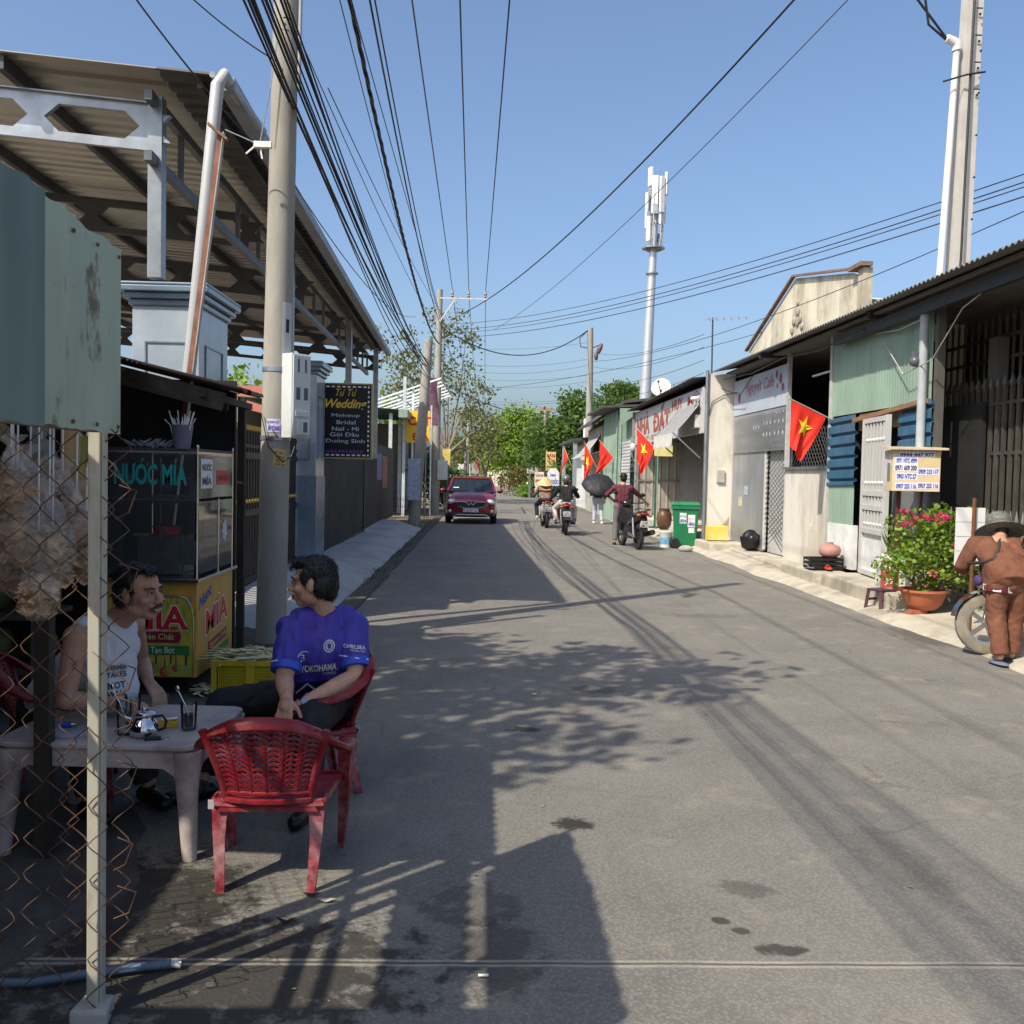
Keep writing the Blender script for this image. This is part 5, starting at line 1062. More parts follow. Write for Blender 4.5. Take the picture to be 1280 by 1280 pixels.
board(682, 695, 565, 588, 60, M('yellow red board', (.60,.50,.20), .7), 'yellow and red hoarding high beside the far trees', (('BÁN',.08,.92,.72,.95),('CƠM',.1,.9,.45,.62),('PHỞ',.1,.9,.12,.3)), redp)
sh = AY(675, 607, 64); t = thing('roadside_shelter', 'small grey roadside shelter on thin posts before the far trees', 'shelter', (sh.x-.7, 64, 0)); z1 = AY(672, 562, 64).z
MB().box((-.15,0,z1-1.6),(1.6,1.2,z1-.25)).build('box_body', M('shelter grey', (.45,.44,.42), .8), t); MB().box((-.4,-.3,z1-.25),(1.85,1.5,z1)).build('roof', M('shelter roof', (.10,.10,.10), .7), t); MB().bar((0,.1,0),(0,.1,z1-1.5),.12).bar((1.4,.1,0),(1.4,.1,z1-1.5),.12).build('post', galv, t)
fw = MB(); 
fa = G(613, 610); t = thing('boundary_wall', 'pale concrete panel wall closing the far end of the road', 'wall', (3, 118, 0))
wl_ = MB(); wp = MB()
for i in range(9): x = -2.6+i*1.15; wl_.box((x,0,0),(x+1.05,.12,2.0)); wp.box((x-.1,-.05,0),(x+.0,.17,2.1))
wl_.build('panel', M('wall panel cream', (.58,.52,.40), .9), t); wp.build('wall_post', M('wall post grey', (.36,.33,.28), .9), t)

# ================================================================== flags
def flag(lab, top, tip_dir, n0, wd, ht, foldsd, fall=.0, pole_len=.5, star=True, face=None):
    """cloth hung along a slanted pole; top = where the pole leaves the wall"""
    t = thing('national_flag', lab, 'flag', top, group='red flags along the shops'); d = V(tip_dir).normalized(); tip = d*(pole_len+wd)
    MB().tube([(0,0,0), tip+d*.06], .011, 6).build('pole', M('flag pole', (.45,.36,.28), .5), t)
    rnd = random.Random(foldsd); dn = V((0,0,-1)); n_ = V(face).normalized() if face else V((.1,-1,0)).normalized()
    def f(u, v):
        p = d*(pole_len+wd*u); q = .05*math.sin(u*8+v*2+foldsd)*v + .022*math.sin(u*19-v*4)*v
        sw = V((d.x, d.y, 0)).normalized()*(fall*v**1.15*(1-u)*wd)
        return p + dn*(ht*v*(1-.28*(1-u)*0)) + n_*q + sw
    mb = MB(); mb.grid(28, 22, f); mb.build('cloth', red_flag, t, 80)
    if star:
        bv = BVHTree.FromPolygons([tuple(p) for p in mb.v], mb.f); sm = MB(); n = 14
        pts = []
        def sf(x, y):
            u = .5+x*.5; v = .42+y*.5; return f(u, v)
        vs2 = []; 
        for side in (-1, 1):
            for i in range(10):
                a = math.pi/2+i*math.pi/5; r_ = .56 if i % 2 == 0 else .215; a2 = math.pi/2+(i+1)*math.pi/5; r2 = .215 if i % 2 == 0 else .56
                P0 = (r_*math.cos(a), -r_*math.sin(a)*wd/ht); P1 = (r2*math.cos(a2), -r2*math.sin(a2)*wd/ht); K = 5
                for k in range(K):
                    k0, k1 = k/K, (k+1)/K; quad = [sf(P0[0]*k0,P0[1]*k0), sf(P0[0]*k1,P0[1]*k1), sf(P1[0]*k1,P1[1]*k1), sf(P1[0]*k0,P1[1]*k0)]
                    nn = (quad[1]-quad[0]).cross(quad[2]-quad[1]); 
                    if nn.length < 1e-9: nn = (quad[2]-quad[1]).cross(quad[3]-quad[2])
                    off = n_*(.014*side); sm.add([q+off for q in quad], [(0,1,2,3)])
        sm.build('star', yellow_flag, t)
    return t
ft = AY(1043, 526, 15.2); fp = AY(974, 492, 15.0)
flag('largest red flag with a yellow star beside the blue sheet patch', ft, fp-ft, 0, .66, .72, 1.0, .66, .16)
ft = AY(826, 567, 26.5); fp = AY(791, 530, 26.8); flag('red starred flag hanging at the roller shutter of the land office', ft, fp-ft, 0, .70, .80, 2.2, .5, .25)
ft = AY(773, 580, 34); fp = AY(741, 540, 34.0); flag('folded red flag showing no star beside the green house', ft, fp-ft, 0, .75, .75, 3.1, .9, .3, False)
ft = AY(746, 585, 37); fp = AY(724, 538, 37.2); flag('red flag with a bright yellow star left of the folded flag', ft, fp-ft, 0, .80, .95, 4.4, .45, .3, True)
ft = AY(714, 582, 44); fp = AY(701, 548, 44.4); flag('narrow red flag drooping before the dark green tree', ft, fp-ft, 0, .55, .80, 5.2, .9, .4, False)
ft = AY(594, 590, 52); fp = AY(602, 562, 52); flag('small far red flag over the brown board on the left side', ft, fp-ft, 0, .5, .8, .4, .6, .4, False)

# ================================================================== kerbside things, right
# bin
b0 = G(856, 684); t = thing('wheelie_bin', 'green wheeled bin with white stickers at the kerb', 'bin', b0, R(-12)); gm = M('green bin plastic', (.012,.155,.065), .4, var=.12, dirt=(.03,.10,.05), damt=.4, dscale=3)
def taper(a, b_, z0, z1): return MB().add([(-a[0],-a[1],z0),(a[0],-a[1],z0),(a[0],a[1],z0),(-a[0],a[1],z0),(-b_[0],-b_[1],z1),(b_[0],-b_[1],z1),(b_[0],b_[1],z1),(-b_[0],b_[1],z1)], [(0,3,2,1),(4,5,6,7),(0,1,5,4),(1,2,6,5),(2,3,7,6),(3,0,4,7)])
taper((.24,.28),(.30,.36),.03,.96).build('bin_body', gm, t, None, .02); taper((.34,.40),(.31,.37),.96,1.05).build('lid', gm, t, None, .025); MB().box((-.325,-.38,.88),(.325,.38,.96)).build('rim', gm, t, None, .01)
MB().lathe((-.29,.2,.09), [(.02,-.03),(.09,-.03),(.09,.03),(.02,.03)], 16, (1,0,0)).lathe((.29,.2,.09), [(.02,-.03),(.09,-.03),(.09,.03),(.02,.03)], 16, (1,0,0)).build('wheel', rubber, t, 40)
sk = MB(); 
def bst(x0, x1, z0, z1): 
    f = lambda z: -.28-.08*(z-.03)/.93-.004
    return [(x0,f(z0),z0),(x1,f(z0),z0),(x1,f(z1),z1),(x0,f(z1),z1)]
for q in ((-.13,.02,.56,.80),(.05,.21,.48,.76),(.07,.2,.35,.46)): sk.add(bst(*q), [(0,1,2,3)])
sk.build('sticker', whitep, t); tm = MB(); tm.text('HÚT CẦU', (-.12,-.345,.70), (.13,0,0), (0,.005,.07), .03); tm.text('0978 44', (-.12,-.34,.58), (.13,0,0), (0,.005,.08), .03); tm.text('KHOAN', (.06,-.338,.66), (.14,0,0), (0,.005,.07), .03); tm.text('GIẾNG', (.06,-.334,.52), (.14,0,0), (0,.005,.09), .03); tm.build('lettering', bluep, t)
b0 = G(832, 684); t = thing('paint_bucket', 'white paint bucket with a blue and yellow label beside the green bin', 'bucket', b0); MB().lathe((0,0,0), [(.125,0),(.15,.33),(.158,.34),(.158,.36),(.14,.36)], 22).build('bucket_body', whitep, t, 50); MB().lathe((0,0,0), [(.135,.08),(.147,.24)], 22, sq=(1.004,1.004)).build('label', M('bucket label', (.16,.36,.55), .5, var=.5, scale=8, dirt=(.6,.5,.1), dscale=5, damt=.8), t, 50)
b0 = G(843, 685); mb = MB().lathe((b0.x,b0.y,.11), [(.05,-.05),(.11,-.05),(.12,0),(.11,.05),(.05,.05)], 18, (.3,-.95,.1)); solo('old_wheel', mb, rubber, 'small black rubber wheel leaning between bucket and bin', 'wheel', smooth=50)
b0 = G(857, 689); mb = MB().ell((b0.x,b0.y,.05),(.16,.11,.08)); solo('kerb_stone', mb, conc, 'rounded grey stone lying before the green bin', 'stone', smooth=60)
b0 = AY(895, 676, 21.0); 
t = thing('carton_box', 'bright yellow carton box standing on the doorstep before the white wall', 'box', (5.18, 20.95, .24)); MB().box((-.22,-.15,0),(.22,.15,.31)).build('carton', M('yellow carton', (.72,.50,.10), .7, var=.1, dirt=(.66,.58,.38), damt=.6, dscale=2.5), t, None, .006)
bt = MB().ell((5.45,19.2,.36),(.20,.18,.20), n=18, k=12)
for p in bt.v: p += V((noise.noise(p*9), noise.noise(p*9+V((5,0,0))), noise.noise(p*8+V((0,7,0)))))*.07
solo('rubbish_bag', bt, M('black bag', (.012,.012,.013), .25), 'crumpled black rubbish bag by the mesh door', 'bag', smooth=60)
b0 = G(873, 672, .12); mb = MB()
for k in range(4): mb.obox((b0.x+.02*(k % 2), b0.y+.3, .14+.06*k+.03), (.24,.18,.058), (0,0,.1*k))
solo('brick_stack', mb, M('brick red', (.36,.13,.07), .85, var=.2), 'short stack of red bricks behind the green bin', 'bricks', bev=.004)
# black crate with a pink gourd
b0 = AX(1029, 700, 5.25); t = thing('drink_crate', 'low black plastic crate on the doorstep by the half wall', 'crate', (b0.x, b0.y, .25)); mb = MB()
for z in (0,.065,.13): mb.box((-.25,-.17,z),(.25,-.155,z+.04)).box((-.25,.155,z),(.25,.17,z+.04)).box((-.25,-.155,z),(-.235,.155,z+.04)).box((.235,-.155,z),(.25,.155,z+.04))
for x in (-.25,-.12,0,.12,.235):
    for y in (-.168,.153): mb.box((x,y,.002),(x+.015,y+.013,.165))
mb.box((-.23,-.15,.01),(.23,.15,.02)); mb.build('crate_body', black, t)
g0 = (b0.x+.10, b0.y, .425); t = thing('clay_pot', 'round pinkish clay pot sitting on the black crate', 'pot', g0); MB().lathe((0,0,0), [(.10,0),(.15,.04),(.165,.11),(.14,.17),(.08,.195),(.045,.20),(.045,.23),(.03,.23)], 22).build('pot_body', M('pink clay', (.40,.20,.17), .7, var=.15), t, 60)
sl_ = G(1050, 708, .25)
for k, (dx, dy, c) in enumerate(((.0,.0,black),(.1,-.3,M('red slipper', (.5,.04,.03), .5)),(-.12,-.15,M('blue grey slipper', (.12,.13,.2), .6)))):
    x, y = 5.15+dx, 14.6+dy; mb = MB().ell((x,y,.27),(.05,.12,.02)).tube([(x-.045,y+.02,.275),(x,y+.05,.32),(x+.045,y+.02,.275)], .012, 6); solo('slipper', mb, c, ('black slipper by the black crate','red slipper lying nearest the gate','grey slipper on the step edge')[k], 'slipper', smooth=50)
# stool, printed carton, planter
b0 = G(1101, 764); t = thing('plastic_stool', 'small dark purple plastic stool on the kerb in front of the printed carton', 'stool', b0, R(20)); pm_ = M('purple plastic', (.07,.03,.045), .45)
MB().box((-.125,-.125,.25),(.125,.125,.28)).build('seat', pm_, t, None, .012)
for x in (-1,1):
    for y in (-1,1): MB().bar((x*.13,y*.13,0),(x*.105,y*.105,.255),.04,.04).build('leg', pm_, t)
MB().box((-.1,-.112,.13),(.1,-.1,.16)).box((-.1,.1,.13),(.1,.112,.16)).build('stretcher', pm_, t)
b0 = AX(1126, 735, 5.1); t = thing('printed_carton', 'red and white printed carton leaning behind the terracotta planter', 'box', (5.46, 12.0, .20), R(-8))
MB().box((-.36,0,0),(.40,.28,.40)).build('carton', M('white carton print', (.6,.58,.5), .6, var=.2, scale=4, dirt=(.14,.24,.3), damt=.9, dscale=5, dcut=(.5,.58)), t, None, .005); MB().box((-.362,-.006,.002),(-.14,.0,.398)).build('red_panel', M('carton red', (.36,.06,.035), .6), t)
tm = MB(); tm.text('VTC', (-.35,-.008,.25), (.19,0,0), (0,0,.12), .03); tm.text('JIG', (-.31,-.008,.08), (.10,0,0), (0,0,.09), .02); tm.build('lettering', whitep, t); MB().lathe((.04,-.004,.31), [(.07,0),(.07,.004)], 16, (0,-1,0)).build('printed_disc', M('carton red disc', (.5,.1,.05)), t)
b0 = G(1153, 774); PL = V((b0.x, b0.y, .12)); t = thing('terracotta_planter', 'wide terracotta basin planter resting on a brick', 'planter', PL); tc_ = M('terracotta', (.40,.125,.06), .7, var=.15, scale=5, dirt=(.25,.11,.07), damt=.4)
MB().lathe((0,0,0), [(.14,0),(.20,.06),(.255,.20),(.285,.21),(.285,.235),(.25,.235),(.23,.15)], 28).build('basin', tc_, t, 50); MB().lathe((0,0,.19), [(.24,0),(.001,.02)], 20).build('soil', M('dark soil', (.05,.038,.028), .95, bump=.5), t)
mb = MB().obox((PL.x-.1,PL.y-.05,.08),(.22,.12,.075),(0,0,.2)); solo('hollow_brick', mb, MATS['brick red'], 'orange hollow brick propping up the terracotta planter', 'brick', bev=.004)
# bougainvillea
LFG = LEAF('bright leaves', (.085,.17,.018), (.23,.33,.045)); LFR = LEAF('magenta bracts', (.50,.02,.10), (.62,.06,.16), .3)
bg_ = thing('bougainvillea', 'bushy bougainvillea with pink flowers growing in the terracotta planter', 'plant', (PL.x, PL.y, PL.z+.2)); bg_.scale = (1,1,.86); r2 = random.Random(31); br = MB(); lv = MB(); fl = MB()
bl = [(.02,.1,.62,.36),(.32,.05,.76,.34),(-.15,.1,.84,.28),(.52,-.05,.55,.32),(-.42,-.1,.34,.24),(.18,-.1,.40,.30),(.58,.0,.92,.26),(.22,.1,.98,.26),(-.02,-.05,.12,.18),(-.24,-.1,.46,.22),(.62,-.02,.35,.24),(.4,.0,.25,.22)]
for x, y, z, r_ in bl:
    br.tube([(.02*x,0,-.05),(x*.4,y*.4,z*.45),(x,y,z)], [.016,.01,.004], 6)
    pts = []
    for i in range(int(340*(r_/.3)**2)):
        d = V((r2.gauss(0,1), r2.gauss(0,1), r2.gauss(0,1))).normalized()*r_*r2.uniform(.45,1.05); pts.append(V((x,y,z))+d)
    lv.leaves(pts, .062, r2, aspect=.8)
for x, y, z in ((-.18,-.1,.97),(-.05,-.1,1.02),(-.28,-.08,.92),(.48,-.18,.98),(.53,-.15,.95),(.26,-.25,.68),(.42,-.2,.66),(.06,-.2,1.0),(.3,-.25,.36),(-.2,.05,1.10),(.12,-.15,1.04),(.64,-.15,1.02),(-.02,-.25,.28)):
    fl.leaves([V((x,y,z))+V((r2.gauss(0,.042), r2.gauss(0,.042), r2.gauss(0,.03))) for i in range(22)], .045, r2, aspect=.8)
br.tube([(0,0,.6),(-.28,.05,1.2)], [.01,.004], 5)
br.build('stem', brown_wood, bg_); lv.build('foliage', LFG, bg_); fl.build('flowers', LFR, bg_)
o_ = AX(1105, 668, 5.3); t = thing('potted_shrub', 'small leafy shrub in a white trough before the gate', 'plant', (5.5, 12.35, .28)); lv = MB(); r2 = random.Random(8)
MB().box((-.16,-.30,0),(.16,.30,.36)).build('trough', M('white trough', (.66,.64,.58), .8, dirt=(.45,.42,.35)), t, None, .01)
for i in range(60):
    a = r2.uniform(0,6.28); x0, y0 = r2.uniform(-.12,.12), r2.uniform(-.28,.28); p = V((x0,y0,.36)); q = p+V((math.cos(a)*.14, math.sin(a)*.14, r2.uniform(.15,.36))); x_, y_ = perp(q-p); s_ = .025
    lv.add([p, (p+q)/2+x_*s_, q, (p+q)/2-x_*s_], [(0,1,2,3)])
lv.build('foliage', LEAF('yellow green leaves', (.09,.15,.015), (.2,.26,.04)), t)
# plants by the right frame edge
t = thing('flower_shrub', 'dark leafy flowering shrub behind the parked motorbike at the frame edge', 'plant', (5.35, 8.7, .1)); lv = MB(); fl = MB(); br = MB(); r2 = random.Random(77)
for x, y, z, r_ in ((0,0,.5,.3),(.1,.3,.8,.3),(0,-.2,1.1,.25),(-.05,.1,1.35,.2),(.1,-.5,.5,.3),(.05,.5,.4,.25)):
    br.tube([(0,0,0),(x,y,z)], .012, 5); lv.leaves([V((x,y,z))+V((r2.gauss(0,1),r2.gauss(0,1),r2.gauss(0,1))).normalized()*r_*r2.uniform(.4,1) for i in range(260)], .07, r2, aspect=.6)
for c in ((-.1,.15,1.5),(-.1,-.1,1.42),(-.12,.3,.55),(0,-.3,.5)): fl.leaves([V(c)+V((r2.gauss(0,.05),r2.gauss(0,.05),r2.gauss(0,.04))) for i in range(30)], .045, r2)
br.build('stem', brown_wood, t); lv.build('foliage', LEAF('deep green leaves', (.03,.07,.01), (.08,.13,.025)), t); fl.build('flowers', LFR, t)
t = thing('tile_board', 'white tiled board on a rusty pipe behind the stooping person', 'board', (5.05, 9.75, 0)); MB().box((-.15,0,.75),(.15,.02,1.35)).build('tiles', whitep, t); MB().tube([(.02,-.02,0),(.02,-.02,1.45)], .02, 8).build('pipe', rust, t); tm = MB()
for z in (.9,1.05,1.2): tm.box((-.15,-.002,z),(.15,-.001,z+.005))
tm.build('tile_joint', conc, t)
# notice box on its pole
a0 = AY(1110, 612, 11.7); a1 = AY(1177, 612, 11.5); z0, z1 = 1.49, 1.99; bo = V((5.12, 11.6, 0)); t = thing('notice_box', 'wooden notice box plastered with phone numbers on a dark red pole', 'notice box', bo)
bm_ = M('buff painted box', (.60,.47,.27), .7, var=.12, scale=4, dirt=(.62,.58,.48), damt=.8, dscale=2)
rt = R(10); t.rotation_euler.z = -rt
MB().box((-.13,-.12,z0),(.42,.30,z1)).build('box_body', bm_, t, None, .004); MB().prism([(-.20,-.19,z1+.0),(.49,-.19,z1+.0),(.49,.37,z1+.03),(-.20,.37,z1+.03)], (0,0,.025)).build('box_lid', M('buff lid', (.52,.43,.3), .7), t); MB().bar((-.0,.1,0),(-.0,.1,z0),.05).bar((.2,.12,0),(.28,.12,z0),.03).build('pole', M('dark red pole', (.10,.02,.02), .6), t)
tb, tbk, tv = MB(), MB(), MB(); wp = MB()
fx0, fx1 = -.13, .42; fw = fx1-fx0
for body, u0, u1, v0, v1, mb in (('0944 447 977', .14,.86,.84,.93,tbk),('0971 NTC 4999',.07,.50,.68,.80,tb),('0971 609 200',.05,.50,.50,.63,tbk),('0903 NTC 27',.09,.50,.30,.42,tb),('0907 255 116',.08,.50,.06,.18,tb),('0909 233 117',.54,.96,.42,.54,tb),('0907 255 116',.54,.96,.08,.20,tv)):
    wp.add([(fx0+fw*(u0-.02),-.1215,z0+.5*(v0-.025)),(fx0+fw*(u1+.02),-.1215,z0+.5*(v0-.025)),(fx0+fw*(u1+.02),-.1215,z0+.5*(v1+.025)),(fx0+fw*(u0-.02),-.1215,z0+.5*(v1+.025))], [(0,1,2,3)])
    mb.text(body, (fx0+fw*u0,-.1235,z0+.5*v0), (fw*(u1-u0),0,0), (0,0,.5*(v1-v0)), .035, lift=.001)
wp.build('paper', M('pale lilac paper', (.66,.66,.74), .7), t); tb.build('lettering', bluep, t); tbk.build('lettering', M('navy lettering', (.035,.03,.09), .6), t); tv.build('lettering', M('violet lettering', (.12,.03,.20), .6), t)
pa = MB(); pa.box((-.133,.0,z0+.12),(-.131,.14,z0+.34)); pa.build('leaflet', M('green leaflet', (.16,.20,.11), .7), t); pa = MB(); pa.box((-.133,.17,z0+.05),(-.131,.26,z0+.44)).box((-.133,-.08,z0+.30),(-.131,.05,z0+.46)); pa.build('leaflet', MATS['lavender paper'], t)
# ================================================================== trees
barkm = M('grey bark', (.20,.17,.135), .9, var=.3, scale=8, bump=.5, stretch=(1,1,.3))
def tree(name, lab, base, trunk, blobs, leafmat, nleaf, size, seed, group=None, flat=0., stems=None, fill=(.35,1.05), sub=6):
    """trunk with limbs to every bough; leaves in small clumps through the boughs"""
    t = thing(name, lab, 'tree', base, group=group); r2 = random.Random(seed); tk = MB(); lv = MB()
    h, r0 = trunk; fork = V((r2.uniform(-.1,.1), 0, h)); tk.tube([(0,0,-.1),(fork.x*.4,0,h*.5),fork], [r0*1.3,r0,r0*.8], 10)
    vol = sum(b[3]**2 for b in blobs)
    for x, y, z, r_ in blobs:
        c = V((x,y,z)); mid = fork.lerp(c, .5)+V((r2.uniform(-.2,.2), r2.uniform(-.2,.2), r_*.15)); tk.tube([fork-V((0,0,.15)), mid, c], [r0*.5,r0*.28,r0*.08], 6)
        n = int(nleaf*r_**2/vol); nc = max(4, n//26); cl = []
        for i in range(nc):
            d = V((r2.gauss(0,1), r2.gauss(0,1), r2.gauss(0,1))).normalized(); k = r2.uniform(*fill); p = c+V((d.x*r_*k, d.y*r_*k, d.z*r_*k*(1-flat*.6))); cl.append(p)
            if i % sub == 0: tk.tube([c.lerp(p,.1), p], [r0*.1, r0*.03], 4)
        pts = []
        for i in range(n):
            p = cl[i % nc]; s_ = r_*.16+size*.5; pts.append(p+V((r2.gauss(0,s_), r2.gauss(0,s_), r2.gauss(0,s_*(.75-flat*.4)))))
        lv.leaves(pts, size, r2, aspect=.6)
    tk.build('trunk', barkm, t, 60); lv.build('crown', leafmat, t); return t
LG = LEAF('mid green leaves', (.09,.17,.018), (.24,.35,.045)); LD = LEAF('dark green leaves', (.045,.10,.02), (.13,.21,.04)); LO = LEAF('olive dry leaves', (.085,.10,.028), (.23,.24,.085))
# tree that shades the stall and dapples the road (its crown is over the stall, above the frame)
sh_b = [(-4.6,1.8,6,.8),(-4.5,3.0,6,.9),(-4.6,4.3,6,.9),(-4.2,5.0,5.8,.6),(-3.6,3.6,6.2,.7),(-2.8,3.2,6.1,.55),(-2.4,3.9,6.0,.5),(-3.2,4.5,6.2,.5),(-3.7,1.5,6,.5),(-3.9,2.4,6.1,.5),(-5.6,2.6,5.5,1.0),(-5.4,4.4,5.4,1.0),(-6,1.2,5,1)]
tree('shade_tree', 'leafy shade tree growing behind the drink stall', (-5.4, 2.9, 0), (3.6,.16), [(x+5.4,y-2.9,z,r_) for x,y,z,r_ in sh_b], LG, 4200, .22, 4, fill=(.1,1.0))
tree('dry_tree', 'sparse olive tree with pale branches behind the left utility poles', (-1.9, 50, 0), (2.6,.17), [(-1.2,0,5.0,1.3),(.1,0,6.6,1.5),(-1.6,.5,7.6,1.2),(-.2,0,9.0,1.2),(-2.3,0,6.2,1.3),(1.1,0,4.6,1.0),(1.5,.3,6.2,.9),(.9,.2,8.4,.9),(-3.0,.3,8.3,.9),(2.2,0,4.2,.8),(1.9,0,3.0,.9)], LO, 3300, .21, 12, fill=(.3,1.25), sub=2)
tree('dry_tree', 'lower olive tree over the car roof on the left verge', (.1, 56, 0), (1.6,.12), [(-.5,0,3.6,1.0),(.3,0,4.4,1.0),(-1.2,.5,2.8,.9),(.6,0,3.0,.8),(-1.0,0,4.9,.9)], LO, 1900, .2, 15, fill=(.3,1.2), sub=3)
tree('hedge_shrub', 'dark shrub on the verge behind the tall crossarm pole', (-2.0, 40.5, 0), (.5,.08), [(0,0,1.2,.9),(.5,.4,.7,.7),(-.5,.2,1.9,.7),(.9,.5,1.3,.5)], LD, 3000, .16, 18)
tree('leafy_tree', 'bright green broad tree over the pale end wall', (2.6, 84, 0), (2.0,.3), [(0,0,4.6,2.2),(1.6,0,3.6,2.0),(-1.2,0,3.2,1.8),(1.4,0,5.6,1.7),(3.2,.5,4.4,2.0),(-.2,0,6.2,1.3),(4.6,0,3.2,1.8),(2.6,0,2.4,1.6),(-1.9,0,4.4,1.1)], LG, 15000, .30, 20)
tree('leafy_tree', 'dark layered green tree spreading behind the flags', (6.6, 62, 0), (2.2,.3), [(-1.8,0,4.2,1.9),(.2,0,5.4,2.0),(2.4,0,6.0,1.9),(-2.6,0,2.8,1.6),(.4,0,3.4,2.0),(4.4,1,6.3,1.8),(-.8,0,6.2,1.2),(2.2,0,7.0,1.2),(5.6,1,6.6,1.3),(-1.2,-2,1.6,1.3)], LD, 18000, .27, 23, flat=.55)
tree('leafy_tree', 'small far green tree beyond the red car roof', (-.6, 120, 0), (1.5,.25), [(0,0,4.0,2.2),(2.0,0,3.4,1.9),(-2.0,0,4.4,2.0),(.5,0,5.4,1.6)], LD, 4200, .45, 25)
tree('leafy_tree', 'far hazy green tree behind the end wall', (6.5, 135, 0), (2,.3), [(0,0,5,3),(4,0,5.5,3),(-4,0,4.6,2.6),(8,0,5,3)], LD, 4500, .6, 26)
tree('flowering_shrub', 'roadside shrub flecked with orange flowers before the shelter', (3.4, 70, 0), (.6,.1), [(0,0,1.6,1.2),(.9,0,2.4,1.1),(-1.0,0,1.2,1.0),(.6,-.3,3.3,.7),(1.6,0,1.4,1.0)], LEAF('orange flecked leaves', (.07,.085,.02), (.20,.15,.045)), 4500, .2, 28)
tree('flowering_shrub', 'low green shrub at the foot of the far boards', (3.5, 66, 0), (.3,.06), [(0,0,.6,.7),(.8,0,.5,.6),(-.8,0,.5,.6)], LG, 1600, .16, 29)
tree('yard_tree', 'green tree standing beyond the covered yard', (-12, 46, 0), (2,.2), [(0,0,4,2.2),(-3,0,3.6,2),(3,0,4.2,2),(5.5,0,3.6,1.8),(7.6,0,3.2,1.6)], LG, 5000, .35, 33)
wg = MB(); r2 = random.Random(41)
for i in range(420):
    y = r2.uniform(9.8, 34); x = -1.56+r2.gauss(0,.05)-(.05*r2.random() if y < 28 else r2.uniform(0,.6)); 
    if noise.noise(V((y*.9, 3, 0))) < -.02 and y < 28: continue
    h = r2.uniform(.02,.10)*(1 if y < 28 else 1.6); a = r2.uniform(0,6.28); p = V((x,y,.0)); q = p+V((math.cos(a)*h*.6, math.sin(a)*h*.6, h)); sx = V((math.sin(a), -math.cos(a), 0))*.010
    wg.add([p-sx, p+sx, q], [(0,1,2)])
tag(wg.build('verge_weeds', LEAF('weeds', (.05,.08,.015), (.14,.17,.04))), 'thin weeds along the gutter of the left pavement', 'weeds', kind='stuff')
# litter on the road
lt = MB(); r2 = random.Random(51)
for i in range(170):
    y = r2.uniform(2.3, 14)**1.0; x = r2.uniform(-1.0, 4.2) if r2.random() < .5 else r2.uniform(-.9,.4); a = r2.uniform(0,6.28); s_ = r2.uniform(.006,.018); p = V((x,y,.006)); u = V((math.cos(a), math.sin(a), r2.uniform(-.2,.2)))*s_; v_ = V((-math.sin(a), math.cos(a), r2.uniform(-.2,.2)))*s_*r2.uniform(.3,.7)
    lt.add([p-u, p-v_, p+u, p+v_], [(0,1,2,3)])
tag(lt.build('leaf_litter', LEAF('dry leaf litter', (.06,.045,.03), (.35,.30,.22), .1)), 'dry leaf bits and paper scraps on the road', 'litter', kind='stuff')
for k, (px, py, lab) in enumerate(((604,1223,'white cigarette stub lying in the fence shadow'),(668,869,'small white scrap on the road before the dappled shade'))):
    g = G(px, py); solo('cigarette_stub', MB().tube([(g.x-.016,g.y,.010),(g.x+.016,g.y+.002,.010)], .0045, 8), whitep, lab, 'stub')
for k, (px, py, lab) in enumerate(((357,1156,'curled dark dead leaf in front of the near red chair'),(390,1121,'dead leaf beside the near chair leg'),(408,1128,'pale torn leaf right of the near chair leg'))):
    g = G(px, py); mb = MB(); mb.grid(6, 3, lambda u, v: V((g.x+(u-.5)*.075, g.y+(v-.5)*.03*math.sin(u*3.14), .008+.022*abs(u-.5)*2*(1 if k == 0 else .4)))); solo('dead_leaf', mb, M('dead leaf %d' % k, ((.02,.017,.015),(.03,.025,.02),(.4,.37,.3))[k], .8), lab, 'leaf')
hose = MB(); hp = [G(-40,1238), G(40,1237), G(110,1226), G(170,1218), G(214,1213)]; hose.tube([p+V((0,0,.022)) for p in hp], .0135, 10)
hs = tag(hose.build('garden_hose', M('blue hose', (.09,.14,.20), .5, dirt=(.05,.05,.05), damt=.5, dscale=12), None, 60), 'dull blue pipe lying on the dirty floor behind the fence post', 'pipe'); MB().tube([hp[-1]+V((-.012,0,.022)), hp[-1]+V((-.008,0,.022))], .0142, 10).tube([hp[-1]+V((0,0,.022)), hp[-1]+V((.03,.002,.018))], .011, 8).build('pipe_end', M('pale pipe end', (.4,.42,.42)), hs)

# ================================================================== overhead wires
def cat(p, q, sag, n=24):
    p, q = V(p), V(q); return [p.lerp(q, i/n)+V((0,0,-4*sag*(i/n)*(1-i/n))) for i in range(n+1)]
wirem = M('black cable', (.010,.010,.011), .5, var=.1); wireg = M('grey conductor', (.06,.06,.065), .5, .3)
def wire(p, q, sag, r, lab, grp, mat=None, n=24, back=None, bsag=.25):
    p, q = V(p), V(q); mb = MB().tube([x-p for x in (cat(back, p, bsag, 30)[:-1] if back is not None else [])+cat(p, q, sag, n)], r, 6); o = mb.build('overhead_cable', mat or wirem, None, 60, loc=p); return tag(o, lab, 'cable', grp)
